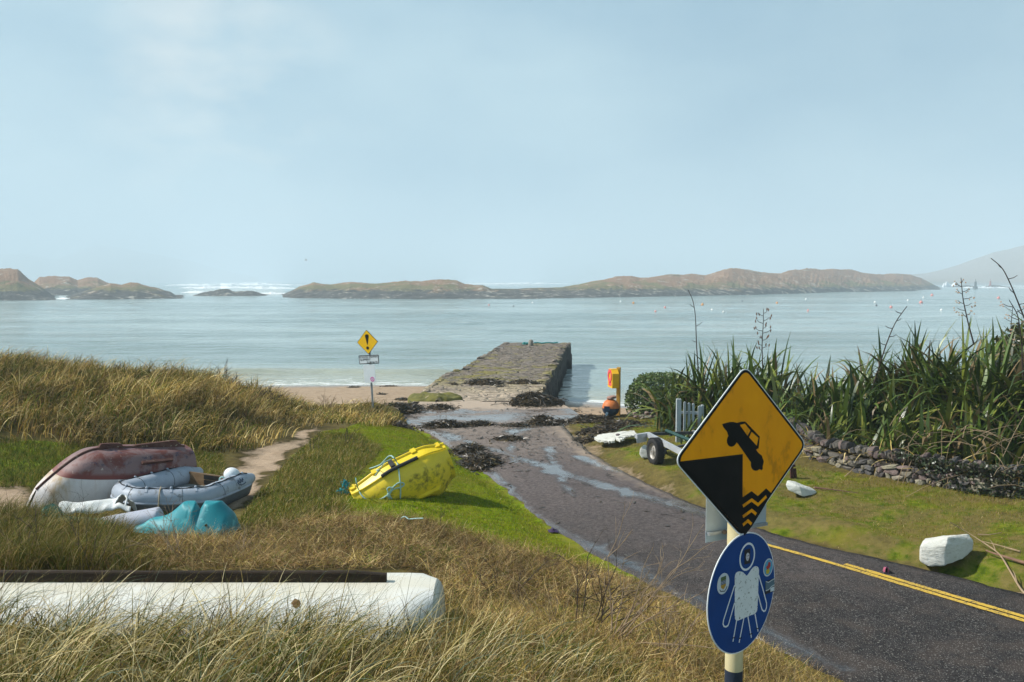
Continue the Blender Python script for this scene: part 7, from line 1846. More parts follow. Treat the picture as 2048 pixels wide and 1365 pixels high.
# brown matted dead growth in the middle ground and round the sign
rng = np.random.default_rng(47)
B, px, py = scatter(rng, 150000, (-5.5, 3.2), (5.2, 15), [P_BRUSH, [(300, 1080), (600, 1052), (700, 1120), (640, 1144), (300, 1144)]]); B = not_in_boats(B); N = len(B); w = fbm(B[:, 0] * 1.1, B[:, 1] * 1.1, 79, 3)
near = sstep(11, 7.5, B[:, 1])
V, Q, C_ = ribbons(B + np.c_[np.zeros((N, 2)), rng.uniform(0, 0.10, N)], rng.uniform(0, 2 * PI, N), rng.uniform(-0.15, 1.0, N), rng.uniform(-0.5, 1.3, N), rng.uniform(0.05, 0.36, N) * (0.9 + 0.5 * w), rng.uniform(0.0022, 0.0065, N), 4, pick(rng, N, [(BROWN, 0.70), (STRAW, 0.16 + 0.3 * near), (OLIVE, 0.12), (GREEN * 1.1, 0.06 + 0.5 * np.clip(-w - 0.1, 0, 1))]) * (1 + 0.75 * np.clip(fbm(B[:, 0] * 2.1, B[:, 1] * 1.6, 87, 3), -0.75, 0.6))[:, None], 1.0, None, rng.uniform(-1, 1, N))
tag(mesh_obj('dead_growth', V, Q, M_STRAW, cols=C_), 'tangled brown dead grass and bramble between the white hull and the lane', 'dead grass', kind='stuff')
# tall dark clump in front of the left boats
cen, _, _ = scatter(rng, 900, (-9, -4.2), (8.6, 14.2), [P_DARK]); cen = not_in_boats(cen)
B, a, rr, k = clumped(rng, cen, 22000, 0.16); B2 = not_in_boats(B); keep = np.isin(B[:, 0], B2[:, 0]); B, a, rr = B[keep], a[keep], rr[keep]; N = len(B); px, py = proj(B)
tall = sstep(330, 200, px)
V, Q, C_ = ribbons(B, np.where(rng.random(N) < .4, a, rng.normal(0.0, 1.0, N)), R(82) - 0.4 * rr, rng.uniform(0.3, 1.9, N), rng.uniform(0.20, 0.55, N) * (0.35 + 0.65 * tall), rng.uniform(0.004, 0.008, N), 5, pick(rng, N, [(GREEN * 0.75, 0.45), (OLIVE * 0.75, 0.40), (STRAW * 0.85, 0.16), (BROWN * 0.8, 0.16 + 0.5 * (1 - tall))]), 1.3, None, rng.uniform(-0.8, 0.8, N))
tag(mesh_obj('tall_grass', V, Q, M_GRASS, cols=C_), 'tall dark grass clump between the plastic hulls and the white boat', 'grass', kind='stuff')
# foreground marram: bent straw and green blades
rng = np.random.default_rng(53)
cen = np.c_[rng.uniform(-4.6, 0.9, 360), rng.uniform(3.7, 7.2, 360), np.zeros(360)]; cen[:, 2] = H(cen[:, 0], cen[:, 1]); px, py = proj(cen)
lim = np.interp(px, [-200, 300, 600, 850, 900, 1000, 1200, 1400, 1700], [1240, 1248, 1246, 1240, 1225, 1235, 1300, 1345, 1380])
cen = cen[(py > lim) & (cen[:, 0] < 0.95)]; cen = not_in_boats(cen)
B, a, rr, k = clumped(rng, cen, 8200, 0.12); B2 = not_in_boats(B); keep = np.isin(B[:, 0], B2[:, 0]); B, a, rr, k = B[keep], a[keep], rr[keep], k[keep]; N = len(B); px, py = proj(B); tw = rng.random(len(cen))[k]
back = sstep(6.0, 6.9, B[:, 1]); Ln = rng.uniform(0.28, 0.80, N) * (0.75 + 0.4 * tw) * (1 - 0.35 * sstep(700, 1200, px))
V, Q, C_ = ribbons(B, np.where(rng.random(N) < .28, a, rng.normal(-0.15, 0.8, N)), R(82) - 0.35 * rr - 0.2 * rng.random(N), rng.uniform(0.5, 2.4, N), Ln, rng.uniform(0.0038, 0.0085, N), 8, pick(rng, N, [(PALE, 0.52 * (1.05 - back * 0.8)), (OLIVE * 0.8, 0.14), (GREEN * 0.6, 0.26 + 0.35 * back), (BROWN * 0.6, 0.12), (np.array([(0.16, 0.21, 0.15), (0.20, 0.25, 0.18)]), 0.08)]), 1.35, None, rng.uniform(-0.9, 0.9, N))
tag(mesh_obj('marram_grass', V, Q, M_GRASS, cols=C_), 'long bent straw and green marram blades in the front left corner', 'grass', kind='stuff')
# thin seed stems and grass standing dark against the white hull
n = 260; B = np.c_[rng.uniform(-4.2, -0.5, n), rng.uniform(6.3, 7.05, n), np.zeros(n)]; B[:, 2] = H(B[:, 0], B[:, 1])
V, Q, C_ = ribbons(B, rng.normal(0.1, 1.1, n), R(84) - rng.uniform(0, 0.2, n), rng.uniform(0.15, 1.3, n), rng.uniform(0.45, 0.95, n), rng.uniform(0.0022, 0.004, n), 8, pick(rng, n, [(GREEN * 0.5, 0.5), (OLIVE * 0.5, 0.3), (BROWN * 0.7, 0.3)]), 1.4, None, rng.uniform(-0.9, 0.9, n))
tag(mesh_obj('grass_stems', V, Q, M_GRASS, cols=C_), 'thin dark grass stems standing in front of the white hull', 'grass', kind='stuff')
# straw and stubble right of the foreground, round the sign post
B, px, py = scatter(rng, 60000, (-0.9, 3.4), (4.2, 10.6)); keep = (py > 1215) & (px > 780) & (px < 1760); B = not_in_boats(B[keep]); N = len(B)
w = fbm(B[:, 0] * 1.4, B[:, 1] * 1.4, 83, 3)
V, Q, C_ = ribbons(B, rng.uniform(0, 2 * PI, N), rng.uniform(0.0, 1.3, N), rng.uniform(-0.2, 1.9, N), rng.uniform(0.07, 0.30, N), rng.uniform(0.0025, 0.005, N), 4, pick(rng, N, [(STRAW, 0.5 + 0.3 * w), (BROWN, 0.35), (GREEN, 0.14 - 0.2 * w.clip(-1, 0.5)), (OLIVE, 0.15)]), 1.1, None, rng.uniform(-1, 1, N))
tag(mesh_obj('straw_litter', V, Q, M_STRAW, cols=C_), 'pale straw and low green blades around the foot of the near sign', 'dead grass', kind='stuff')

# ------------------------------------------------------------------ bare twiggy shrubs
M_TWIG = pm('bare_twigs', (0.22, 0.155, 0.095), (0.32, 0.235, 0.15), 12, 0.85)
M_TWIGD = pm('dark_twigs', (0.045, 0.033, 0.024), (0.07, 0.05, 0.035), 12, 0.85)
def bare_shrub(px, Y, hpx, spread, label, seed, n=7, mat=None, r0=0.006, depth=3, lean=(0, 0), name='bare_shrub', grp='leafless shrubs and dry weeds'):
    rng = np.random.default_rng(seed); mb = MB(); p = at_y(px, 1000, Y); gz = h1(p[0], Y); base = np.array((p[0], Y, gz - 0.02)); hgt = hpx * Y / F
    def grow(p0, d, ln, r, lv):
        pts = [p0]; q = p0.copy(); dd = d.copy()
        for k in range(5): dd = dd + rng.normal(size=3) * 0.12; dd /= np.linalg.norm(dd); q = q + dd * ln / 5; pts.append(q.copy())
        mb.tube(pts, list(np.linspace(r, r * 0.5, 6)), 5, caps=False)
        if lv > 0:
            for _ in range(rng.integers(2, 4)):
                i = rng.integers(2, 6); nd = dd + rng.normal(size=3) * 0.5 * np.array((1, 0.7, 0.8)); nd[2] = abs(nd[2]) * 0.8 + 0.1; nd /= np.linalg.norm(nd); grow(pts[i], nd, ln * rng.uniform(0.35, 0.6), r * 0.55, lv - 1)
    for _ in range(n):
        d = np.array((rng.normal() * spread + lean[0], rng.normal() * spread * 0.6 + lean[1], 1.0)); d /= np.linalg.norm(d); grow(base + rng.normal(size=3) * np.array((0.06, 0.06, 0)), d, hgt * rng.uniform(0.55, 0.85), r0, depth)
    return tag(mb.build(name, mat or M_TWIG, angle=None, origin=tuple(base)), label, 'shrub', grp)
bare_shrub(1225, 8.3, 250, 0.6, 'wide leafless shrub overhanging the lane left of the near sign', 3, 11, None, 0.008, 3, (0.75, 0))
bare_shrub(1185, 8.8, 200, 0.5, 'dark leafless shrub left of the wide one at the lane edge', 4, 8, M_TWIGD, 0.008, 3, (0.45, 0))
bare_shrub(1325, 8.0, 200, 0.5, 'pale leafless sprigs just left of the round blue plate', 5, 7, None, 0.006, 3, (0.3, 0))
bare_shrub(1590, 6.6, 170, 0.45, 'sparse pale stems right of the near sign post', 6, 5, None, 0.003, 2, (0.3, 0))
bare_shrub(1680, 7.2, 130, 0.5, 'thin sprigs over the lane at the bottom right of the sign', 7, 4, None, 0.003, 2, (0.2, 0))
bare_shrub(1015, 9.6, 110, 0.7, 'dark bramble tangle right of the white hull', 8, 8, M_TWIGD, 0.005, 3)
bare_shrub(1110, 8.4, 120, 0.7, 'brown bramble arching in front of the dark tangle', 9, 8, None, 0.004, 3)
bare_shrub(340, 10.6, 120, 0.8, 'pale branching twigs behind the white boat under the teal hull', 10, 8, None, 0.006, 3, name='bare_shrub')
bare_shrub(470, 11.0, 70, 0.9, 'low heap of pale twigs behind the timber keel', 11, 9, None, 0.006, 3)
bare_shrub(655, 28.6, 42, 0.35, 'fan shaped dry weed on the sand left of the warning sign', 12, 9, M_TWIG, 0.010, 2)
bare_shrub(690, 21.0, 52, 0.12, 'single dry weed stalk on the top of the berm', 13, 3, M_TWIGD, 0.008, 2)
bare_shrub(632, 20.0, 42, 0.2, 'two dry weed stalks left of the single one', 14, 3, M_TWIGD, 0.007, 2)
bare_shrub(880, 14.2, 38, 0.12, 'small dry stalk in the turf right of the yellow dinghy rope', 15, 2, M_TWIGD, 0.005, 2)
bare_shrub(745, 14.0, 30, 0.15, 'small dark stalk in the turf left of the rope', 16, 2, M_TWIGD, 0.005, 2)
bare_shrub(60, 10.2, 160, 0.35, 'dark twiggy weed in front of the bow of the old boat', 20, 7, M_TWIGD, 0.004, 3)
bare_shrub(170, 9.8, 150, 0.4, 'dark weed stems in front of the torn white shell', 21, 7, M_TWIGD, 0.004, 3)
for i, (px, Y, hp, l) in enumerate([(45, 29.6, 40, 'leftmost dark dried dock on the dune crest'), (80, 29.4, 52, 'taller dark dried dock second from the left on the crest'), (243, 28.6, 34, 'dark dried dock a little left of the crest middle'), (418, 27.6, 46, 'tall dark dried dock before the dip of the crest'), (448, 27.4, 58, 'dense dark dried dock at the dip of the crest'), (470, 27.3, 40, 'spindly dried dock right of the dense one'), (523, 27.0, 40, 'dark dried dock with two stems nearer the warning sign'), (548, 26.8, 48, 'rightmost dense dark dock on the dune crest')]):
    bare_shrub(px, Y, hp, 0.28, l, 40 + i, 9, M_TWIGD, 0.016, 2, name='dried_dock', grp='dried dock stalks on the dune crest')

# ------------------------------------------------------------------ New Zealand flax
M_FLAX = leaf_mat('flax_leaves', 0.38, 0.16, 0.5, 0.25, 1.5)
M_STALK = pm('dark_flower_stalk', (0.035, 0.025, 0.02), (0.06, 0.04, 0.03), 9, 0.8); M_POD = pm('brown_seed_pods', (0.12, 0.055, 0.035), (0.2, 0.11, 0.06), 12, 0.8); M_PAPER = pm('papery_flowers', (0.52, 0.36, 0.24), (0.42, 0.27, 0.18), 12, 0.85)
FLX = np.array([(0.085, 0.14, 0.018), (0.055, 0.10, 0.016), (0.13, 0.19, 0.035), (0.17, 0.20, 0.028), (0.04, 0.07, 0.014)])
flax_count = 0
def flax(px, py_base, Y, hpx, n, label, seed, width=0.055, spread=0.95, dead=0.15, wind=0.25):
    rng = np.random.default_rng(seed); p = at_y(px, py_base, Y); gz = h1(p[0], Y) - 0.05
    root = empty('flax_clump', (p[0], Y, gz), label, 'flax', 'flax clumps on the bank behind the wall')
    L = hpx * Y / F
    B = np.c_[p[0] + rng.normal(size=n) * 0.26, Y + rng.normal(size=n) * 0.24, np.full(n, gz)]
    az = rng.uniform(0, 2 * PI, n); tilt = np.abs(rng.normal(0.15, 0.50, n)) * spread
    az = np.where(rng.random(n) < wind, rng.normal(0, 0.6, n), az)
    ln = L * rng.uniform(0.66, 1.18, n) * (1 - 0.12 * tilt); low = rng.random(n) < 0.25; ln[low] *= 0.6; tilt[low] += 0.35
    col = FLX[rng.integers(0, 5, n)] * rng.uniform(0.55, 1.2, (n, 1)); d = rng.random(n) < dead; col[d] = np.array((0.26, 0.18, 0.085)) * rng.uniform(0.6, 1.1, (d.sum(), 1))
    col[rng.random(n) < 0.06] = (0.20, 0.21, 0.04)
    bend = rng.gamma(2.0, 0.34, n) + 0.6 * tilt; kink = rng.random(n) < 0.36; bend[kink] += rng.uniform(0.8, 1.7, kink.sum())
    V, Q, C_ = ribbons(B, az, PI / 2 - tilt, bend, ln, rng.uniform(0.7, 1.15, n) * width, 7, col, 1.9, [0.55, 0.8, 0.95, 1.0, 0.97, 0.82, 0.5, 0.04], rng.uniform(-0.5, 0.5, n))
    mesh_obj('leaves', V, Q, M_FLAX, root, cols=C_)
    return root
FL = [
    (1352, 850, 25.0, 150, 70, 'leftmost flax clump growing out of the clipped hedge'), (1410, 860, 24.2, 170, 80, 'flax clump behind the picket gate'), (1462, 860, 23.6, 185, 80, 'flax clump behind the top of the diamond sign'),
    (1528, 855, 23.0, 180, 80, 'flax clump with the pod bearing stalk right of the sign top'), (1560, 868, 21.8, 150, 55, 'flax clump hidden low behind the right edge of the sign'), (1630, 875, 21.2, 165, 55, 'upright flax clump standing alone right of the sign'), (1690, 872, 20.8, 175, 65, 'flax clump with upright tips right of the gap'),
    (1760, 872, 20.6, 215, 90, 'dense rounded flax clump left of the middle of the bank'), (1835, 868, 20.4, 225, 90, 'dense rounded flax clump in the middle of the bank'), (1905, 872, 19.6, 250, 95, 'tall flax clump below the stalk with papery flowers'),
    (1960, 880, 18.9, 245, 90, 'tall flax clump with broad drooping leaves'), (2030, 885, 18.6, 270, 100, 'highest flax clump at the right edge'), (2110, 890, 18.2, 280, 90, 'flax clump just outside the right edge'),
    (1660, 898, 19.6, 105, 50, 'low flax clump close behind the wall top, left part'), (1775, 902, 18.6, 115, 55, 'low flax clump close behind the wall top, middle part'), (1870, 905, 17.9, 125, 60, 'low flax clump close behind the wall top, right part'), (1985, 908, 17.0, 150, 60, 'low flax clump leaning over the ivy covered wall'), (1590, 890, 20.6, 90, 40, 'low flax tuft at the left end of the wall coping'), (1398, 872, 22.0, 62, 26, 'small flax tuft spilling through the picket gate'),
    (1725, 880, 19.9, 160, 55, 'mid sized flax clump below the slanting branched stalk'), (1800, 885, 19.3, 165, 60, 'mid sized flax clump in front of the two dense rounded ones'), (1945, 895, 17.9, 185, 60, 'flax clump with pale drooping leaves low in front of the tall ones'), (2060, 900, 17.2, 190, 60, 'flax clump under the bronze shrub at the right edge'), (1495, 862, 22.6, 120, 45, 'low flax clump hidden behind the left half of the amber sign')]
clumps = []
for i, f in enumerate(FL): clumps.append(flax(f[0], f[1], f[2], f[3] * 0.92, int(f[4] * 2.0), f[5], seed=300 + i, width=0.090 if f[3] > 120 else 0.07))

def stalk(parent, pts, Y, side, pods, r=0.016, mat=None):
    P = smooth_poly(resample(np.array([at_y(px, py, Y) for px, py in pts]), 30), 3); mb = MB(); mb.tube(P, list(np.linspace(r, r * 0.4, 30)), 7); o = mb.build('flower_stalk', M_STALK, parent)
    rng = np.random.default_rng(int(pts[0][0]))
    for k in range(side):
        i = int(12 + 17 * k / max(1, side)); s = 1 if k % 2 else -1; d = np.array((s * rng.uniform(0.10, 0.2), rng.normal() * 0.06, rng.uniform(0.02, 0.10))); mb = MB(); mb.tube([P[i], P[i] + d * 0.6, P[i] + d + np.array((0, 0, 0.03))], [r * 0.45, r * 0.4, r * 0.3], 5); mb.build('side_branch', M_STALK, o)
        for _ in range((0, 2, 4)[pods]):
            e = P[i] + d + rng.normal(size=3) * 0.035; up = np.array((s * 0.02, 0, 0.09 if pods == 1 else -0.03)); m2 = MB(); m2.tube([e, e + up * 0.5, e + up], [0.006, 0.020 if pods == 1 else 0.016, 0.004], 6); m2.build('seed_pod' if pods == 1 else 'papery_flower', M_POD if pods == 1 else M_PAPER, o)
stalk(clumps[1], [(1398, 760), (1393, 690), (1391, 630), (1386, 600), (1376, 580)], 24.2, 3, 0, 0.020)
stalk(clumps[3], [(1526, 760), (1524, 690), (1527, 640), (1527, 618)], 23.0, 12, 1, 0.018)
stalk(clumps[7], [(1722, 850), (1750, 760), (1772, 690), (1790, 645), (1814, 613)], 20.0, 9, 0, 0.022)
stalk(clumps[9], [(1948, 690), (1936, 645), (1926, 600), (1922, 556)], 19.4, 10, 2, 0.018)
stalk(clumps[11], [(2078, 720), (2050, 640), (2024, 575), (2005, 535), (1982, 517)], 17.8, 5, 0, 0.020)
stalk(clumps[11], [(2046, 760), (2043, 680), (2036, 630), (2018, 600)], 17.6, 7, 2, 0.018)
stalk(clumps[10], [(2020, 700), (2022, 650), (2026, 610)], 18.6, 5, 0, 0.012)

# hedge: clipped broad leaved shrub
def leafy(name, label, cat, centre_fn, n, size, pal, seed, mat, group=None, stems=None):
    rng = np.random.default_rng(seed); P = centre_fn(rng, n); N = len(P)
    col = pal[rng.integers(0, len(pal), N)] * rng.uniform(0.65, 1.35, (N, 1))
    V, Q, C_ = ribbons(P, rng.uniform(0, 2 * PI, N), rng.uniform(-0.7, 1.3, N), rng.uniform(-0.3, 0.9, N), size * rng.uniform(0.7, 1.35, N), size * rng.uniform(0.45, 0.75, N), 3, col, 1.0, [0.25, 1.0, 0.85, 0.05], rng.uniform(-1.2, 1.2, N))
    root = empty(name, (float(P[:, 0].mean()), float(P[:, 1].mean()), float(P[:, 2].min())), label, cat, group); mesh_obj('foliage', V, Q, mat, root, cols=C_)
    if stems:
        mb = MB(); c = np.array(stems)
        for k in range(9):
            e = P[rng.integers(0, N)]; m_ = c * 0.5 + e * 0.5 + rng.normal(size=3) * 0.08; mb.tube([c + rng.normal(size=3) * np.array((0.15, 0.1, 0.0)), m_, e], [0.03, 0.02, 0.008], 6)
        mb.build('stems', M_TWIGD, root)
    return root
HP = np.array([(0.085, 0.14, 0.028), (0.06, 0.10, 0.022), (0.13, 0.18, 0.045), (0.19, 0.23, 0.075)])
hc = np.array(at_y(1303, 800, 31.2)); gz = 1.35; Hh2 = at_y(1303, 748, 31.2)[2] - gz
def hedge_pts(rng, n):
    a = rng.uniform(0, 2 * PI, n); b_ = np.arccos(rng.uniform(0, 1, n)); lump = 1 + 0.16 * fbm(np.cos(a) * 2 + b_ * 1.5, np.sin(a) * 2, 91, 3); r = rng.uniform(0.72, 1.02, n) ** 0.6 * lump
    x = hc[0] + 0.30 + 1.22 * np.sign(np.cos(a)) * np.abs(np.cos(a)) ** 0.8 * np.sin(b_) ** 0.6 * r; y = hc[1] + 1.0 * np.sin(a) * np.sin(b_) ** 0.6 * r; z = gz + Hh2 * np.cos(b_) ** 0.55 * (0.86 + 0.14 * r) * np.interp((x - hc[0]), [-1.0, -0.3, 1.2], [0.86, 0.97, 1.02])
    return np.c_[x, y, np.maximum(z, gz + 0.03)]
leafy('hedge', 'rounded clipped glossy green hedge at the left end of the flax', 'hedge', hedge_pts, 5200, 0.105, HP, 5, M_FLAX, stems=(hc[0] + 0.3, hc[1], gz))
# dark core so the hedge is not hollow: inner leaves
def hedge_in(rng, n):
    a = rng.uniform(0, 2 * PI, n); b_ = np.arccos(rng.uniform(0, 1, n)); r = rng.uniform(0.2, 0.8, n); x = hc[0] + 0.30 + 1.15 * np.cos(a) * np.sin(b_) * r; y = hc[1] + 0.9 * np.sin(a) * np.sin(b_) * r; z = gz + Hh2 * np.cos(b_) * r
    return np.c_[x, y, np.maximum(z, gz + 0.03)]
hd_ = bpy.data.objects['hedge']; rng = np.random.default_rng(6); Pn = hedge_in(rng, 1500); V, Q, C_ = ribbons(Pn, rng.uniform(0, 6.3, 1500), rng.uniform(-0.5, 1.2, 1500), 0.3, 0.16, 0.10, 2, HP[rng.integers(0, 2, 1500)] * 0.8, 1.0, [0.4, 1, 0.1], rng.uniform(-1, 1, 1500)); mesh_obj('inner_leaves', V, Q, M_FLAX, hd_, cols=C_)

# tree-like shrub at the right edge behind the flax, ivy on the wall, dry bramble
def right_bush(rng, n):
    c = np.array(at_y(2075, 760, 20.2)); a = rng.uniform(0, 2 * PI, n); b_ = np.arccos(rng.uniform(-0.3, 1, n)); r = rng.uniform(0.6, 1.05, n) * (1 + 0.2 * fbm(np.cos(a) * 3 + b_, np.sin(a) * 3, 93, 3))
    return np.c_[c[0] + 1.15 * np.cos(a) * np.sin(b_) * r, c[1] + 1.0 * np.sin(a) * np.sin(b_) * r, c[2] + 1.35 * np.cos(b_) * r]
leafy('evergreen_shrub', 'dense bronze green shrub rising behind the flax at the right edge', 'shrub', right_bush, 5200, 0.12, np.array([(0.06, 0.075, 0.02), (0.085, 0.09, 0.022), (0.13, 0.11, 0.03), (0.045, 0.06, 0.018)]), 7, M_FLAX, stems=tuple(np.array(at_y(2075, 880, 20.2))))
def ivy_pts(rng, n):
    s = LW * np.clip(rng.beta(2.2, 1.6, n) * 0.62 + 0.38, 0, 0.99); P = np.array([np.r_[wat(q)[0]] for q in s]); z0 = H(P[:, 0], P[:, 1], False)
    f = sstep(0.40, 0.62, s / LW); zz = 0.78 - rng.random(n) ** 1.3 * 0.85 * f - 0.10; return np.c_[P[:, 0] + 0.04 + rng.normal(size=n) * 0.05, P[:, 1] - 0.10 + rng.normal(size=n) * 0.05, z0 + np.maximum(zz - 0.12, 0.02)]
leafy('ivy', 'dark ivy creeping over the right part of the stone wall', 'ivy', ivy_pts, 3600, 0.065, np.array([(0.022, 0.035, 0.012), (0.03, 0.05, 0.016), (0.045, 0.06, 0.02), (0.05, 0.045, 0.02)]), 8, M_FLAX)
rng = np.random.default_rng(12); mb = MB()
for k in range(130):
    s = LW * min(0.97, rng.beta(2, 1.4) * 0.65 + 0.35); p, td = wat(s); z = h1(p[0], p[1], False) + rng.uniform(0.2, 1.2); q = np.array((p[0], p[1] - 0.05 + rng.uniform(-0.1, 0.5), z)); d = np.array((rng.normal() * 0.5, rng.normal() * 0.2, rng.normal() * 0.35)); pts = [q, q + d * 0.4 + np.array((0, 0, 0.05)), q + d * 0.8 + np.array((0, 0, 0.02)), q + d * 1.1 - np.array((0, 0, 0.05))]; mb.tube(pts, [0.007, 0.006, 0.005, 0.003], 5, caps=False)
tag(mb.build('bramble', M_STICK, angle=None), 'dry tan bramble stems tangled over the ivy at the right end of the wall', 'bramble', kind='stuff')
# dead flax leaves and straw lying on the coping, grass along the wall foot
rng = np.random.default_rng(13); n = 700; s = LW * rng.uniform(0.02, 0.8, n); P = np.array([wat(q)[0] for q in s]); P[:, 1] += rng.uniform(0.25, 0.9, n); P[:, 2] = H(P[:, 0], P[:, 1]) + rng.uniform(0.0, 0.35, n)
V, Q, C_ = ribbons(P, rng.uniform(0, 6.3, n), rng.uniform(-0.3, 0.9, n), rng.uniform(0, 1.5, n), rng.uniform(0.25, 0.7, n), rng.uniform(0.008, 0.03, n), 5, STRAW[rng.integers(0, 4, n)] * rng.uniform(0.6, 1.1, (n, 1)), 1.2, None, rng.uniform(-0.8, 0.8, n))
tag(mesh_obj('dead_flax', V, Q, M_STRAW, cols=C_), 'dead straw coloured flax leaves lying along the wall top', 'dead leaves', kind='stuff')
# green underwood filling the bank below the flax
rng = np.random.default_rng(14); B, px, py = scatter(rng, 42000, (4.6, 14), (17, 27), [[(1380, 800), (1700, 800), (2300, 820), (2300, 930), (2048, 925), (1620, 893), (1420, 875)]]); N = len(B)
V, Q, C_ = ribbons(B, rng.uniform(0, 6.3, N), rng.uniform(0.6, 1.5, N), rng.uniform(0.1, 1.4, N), rng.uniform(0.15, 0.55, N), rng.uniform(0.012, 0.03, N), 4, pick(rng, N, [(FLX, 0.7), (OLIVE, 0.2), (STRAW * 0.6, 0.12)]), 1.3, None, rng.uniform(-0.8, 0.8, N))
tag(mesh_obj('bank_undergrowth', V, Q, M_FLAX, cols=C_), 'green undergrowth filling the bank between the flax clumps', 'undergrowth', kind='stuff')
# ------------------------------------------------------------------ haze
t = NT('sea_mist'); v = t.n('ShaderNodeVolumePrincipled'); v.inputs['Color'].default_value = (0.73, 0.87, 0.97, 1); v.inputs['Density'].default_value = 0.0008; v.inputs['Anisotropy'].default_value = 0.0
t.t.links.new(v.outputs[0], t.out.inputs['Volume'])
try: t.mat.cycles.homogeneous_volume = True
except Exception: pass
mb = MB(); mb.box((0, 4500, 100), (26000, 9800, 207)); hz = mb.build('haze', t.mat, smooth=False); tag(hz, 'pale sea mist over the bay', kind='stuff')

# ------------------------------------------------------------------ sky and sun
SUN_AZ = R(-86); SUN_EL = R(43)      # measured from straight ahead (+y), negative to the left
sd = Vector((math.sin(SUN_AZ) * math.cos(SUN_EL), math.cos(SUN_AZ) * math.cos(SUN_EL), math.sin(SUN_EL)))
w = bpy.data.worlds.new("World"); SC.world = w; w.use_nodes = True; nt = w.node_tree; nt.nodes.clear()
def wn(typ): return nt.nodes.new(typ)
out = wn('ShaderNodeOutputWorld'); sky = wn('ShaderNodeTexSky'); sky.sky_type = 'NISHITA'; sky.sun_disc = False; sky.sun_elevation = SUN_EL; sky.sun_rotation = SUN_AZ
sky.air_density = 1.0; sky.dust_density = 3.0
b1 = wn('ShaderNodeBackground'); b1.inputs[1].default_value = 0.06; nt.links.new(sky.outputs[0], b1.inputs[0])
tc = wn('ShaderNodeTexCoord'); mp = wn('ShaderNodeMapping'); mp.inputs['Scale'].default_value = (1.0, 1.0, 2.2); nt.links.new(tc.outputs['Generated'], mp.inputs[0])
n1 = wn('ShaderNodeTexNoise'); n1.inputs['Scale'].default_value = 3.0; n1.inputs['Detail'].default_value = 5; n1.inputs['Roughness'].default_value = 0.5; nt.links.new(mp.outputs[0], n1.inputs['Vector'])
r1 = wn('ShaderNodeValToRGB'); e = r1.color_ramp.elements; e[0].position = 0.36; e[0].color = (0.305, 0.49, 0.615, 1); e[1].position = 0.64; e[1].color = (0.49, 0.67, 0.745, 1); nt.links.new(n1.outputs['Fac'], r1.inputs[0])
# the cloud sheet is thinner and brighter towards the sun
dt = wn('ShaderNodeVectorMath'); dt.operation = 'DOT_PRODUCT'; nt.links.new(tc.outputs['Generated'], dt.inputs[0]); dt.inputs[1].default_value = Vector((-0.75, 0.6, 0.28)).normalized()
r2 = wn('ShaderNodeValToRGB'); e = r2.color_ramp.elements; e[0].position = 0.45; e[0].color = (0.84, 0.87, 0.90, 1); e[1].position = 1.0; e[1].color = (1.03, 1.01, 1.0, 1); nt.links.new(dt.outputs['Value'], r2.inputs[0])
mu = wn('ShaderNodeMix'); mu.data_type = 'RGBA'; mu.blend_type = 'MULTIPLY'; mu.inputs[0].default_value = 1; nt.links.new(r1.outputs[0], mu.inputs[6]); nt.links.new(r2.outputs[0], mu.inputs[7])
# one soft bright break in the cloud
d3 = wn('ShaderNodeVectorMath'); d3.operation = 'DOT_PRODUCT'; nt.links.new(tc.outputs['Generated'], d3.inputs[0]); d3.inputs[1].default_value = Vector(ray(455, 205)).normalized()
r3 = wn('ShaderNodeValToRGB'); e = r3.color_ramp.elements; e[0].position = 0.988; e[0].color = (0, 0, 0, 1); e[1].position = 1.0; e[1].color = (1, 1, 1, 1); nt.links.new(d3.outputs['Value'], r3.inputs[0])
n3 = wn('ShaderNodeTexNoise'); n3.inputs['Scale'].default_value = 7; n3.inputs['Detail'].default_value = 5; nt.links.new(mp.outputs[0], n3.inputs['Vector'])
m3 = wn('ShaderNodeMath'); m3.operation = 'MULTIPLY'; nt.links.new(r3.outputs[0], m3.inputs[0]); r6 = wn('ShaderNodeValToRGB'); e = r6.color_ramp.elements; e[0].position = 0.44; e[1].position = 0.72; nt.links.new(n3.outputs['Fac'], r6.inputs[0]); nt.links.new(r6.outputs[0], m3.inputs[1])
mx = wn('ShaderNodeMix'); mx.data_type = 'RGBA'; nt.links.new(m3.outputs[0], mx.inputs[0]); nt.links.new(mu.outputs[2], mx.inputs[6]); mx.inputs[7].default_value = (0.82, 0.84, 0.80, 1)
# overhead sky, out of view, dimmed to deepen shadows; heavier cloud to the right
sx_ = wn('ShaderNodeSeparateXYZ'); nt.links.new(tc.outputs['Generated'], sx_.inputs[0])
r4 = wn('ShaderNodeValToRGB'); e = r4.color_ramp.elements; e[0].position = 0.30; e[0].color = (1, 1, 1, 1); e[1].position = 0.62; e[1].color = (0.30, 0.31, 0.34, 1); nt.links.new(sx_.outputs[2], r4.inputs[0])
r5 = wn('ShaderNodeMapRange'); r5.inputs[1].default_value = 0.05; r5.inputs[2].default_value = 0.65; r5.inputs[3].default_value = 1.0; r5.inputs[4].default_value = 0.84; nt.links.new(sx_.outputs[0], r5.inputs[0])
m4 = wn('ShaderNodeMix'); m4.data_type = 'RGBA'; m4.blend_type = 'MULTIPLY'; m4.inputs[0].default_value = 1; nt.links.new(mx.outputs[2], m4.inputs[6]); nt.links.new(r4.outputs[0], m4.inputs[7])
m5 = wn('ShaderNodeMix'); m5.data_type = 'RGBA'; m5.blend_type = 'MULTIPLY'; m5.inputs[0].default_value = 1; nt.links.new(m4.outputs[2], m5.inputs[6]); nt.links.new(r5.outputs[0], m5.inputs[7])
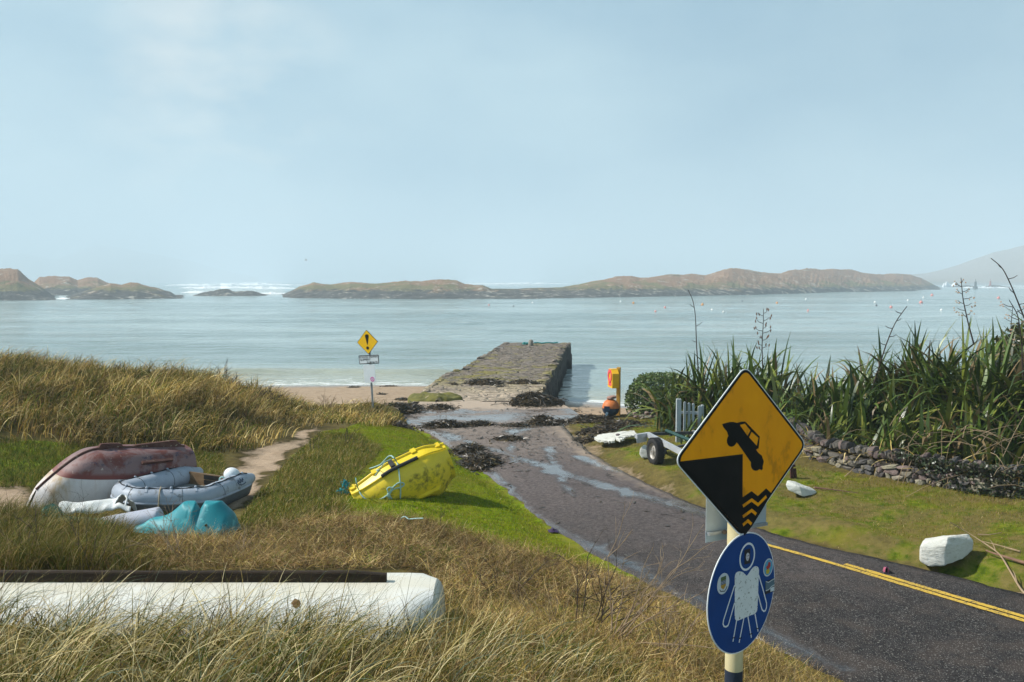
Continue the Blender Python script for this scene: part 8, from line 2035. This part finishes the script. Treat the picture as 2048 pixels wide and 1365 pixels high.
r7 = wn('ShaderNodeMapRange'); r7.inputs[1].default_value = -0.75; r7.inputs[2].default_value = -0.1; r7.inputs[3].default_value = 1.75; r7.inputs[4].default_value = 1.0; nt.links.new(sx_.outputs[1], r7.inputs[0])  # unseen sky behind the camera made brighter to light the shaded sign faces
m6 = wn('ShaderNodeMix'); m6.data_type = 'RGBA'; m6.blend_type = 'MULTIPLY'; m6.inputs[0].default_value = 1; nt.links.new(m5.outputs[2], m6.inputs[6]); nt.links.new(r7.outputs[0], m6.inputs[7])
b2 = wn('ShaderNodeBackground'); b2.inputs[1].default_value = 0.72; nt.links.new(m6.outputs[2], b2.inputs[0])
ms = wn('ShaderNodeMixShader'); ms.inputs[0].default_value = 0.93; nt.links.new(b1.outputs[0], ms.inputs[1]); nt.links.new(b2.outputs[0], ms.inputs[2]); nt.links.new(ms.outputs[0], out.inputs['Surface'])

ld = bpy.data.lights.new('sun', 'SUN'); ld.energy = 4.5; ld.angle = R(2.5); ld.color = (1.0, 0.965, 0.90); lo = bpy.data.objects.new('sun', ld); COL.objects.link(lo); lo.rotation_euler = (-sd).to_track_quat('-Z', 'Y').to_euler()

# ------------------------------------------------------------------ camera
cam = bpy.data.cameras.new('camera'); cam.sensor_width = 36.0; cam.lens = F / 2048.0 * 36.0; cam.clip_end = 30000; cam.clip_start = 0.05
co = bpy.data.objects.new('camera', cam); COL.objects.link(co); co.location = (0, 0, CAMZ); co.rotation_euler = (PI / 2 - PITCH, 0, 0); SC.camera = co
SC.view_settings.view_transform = 'Standard'; SC.view_settings.look = 'None'; SC.view_settings.exposure = 0.62; SC.view_settings.gamma = 1.0; SC.view_settings.use_curve_mapping = False
SC.render.engine = 'CYCLES'; SC.cycles.use_denoising = True; SC.cycles.max_bounces = 6; SC.cycles.volume_bounces = 1; SC.cycles.transparent_max_bounces = 4
SC.cycles.diffuse_bounces = 3; SC.cycles.glossy_bounces = 2; SC.cycles.transmission_bounces = 3
try: SC.cycles.use_adaptive_sampling = True; SC.cycles.adaptive_threshold = 0.02
except Exception: pass
bpy.context.view_layer.update()
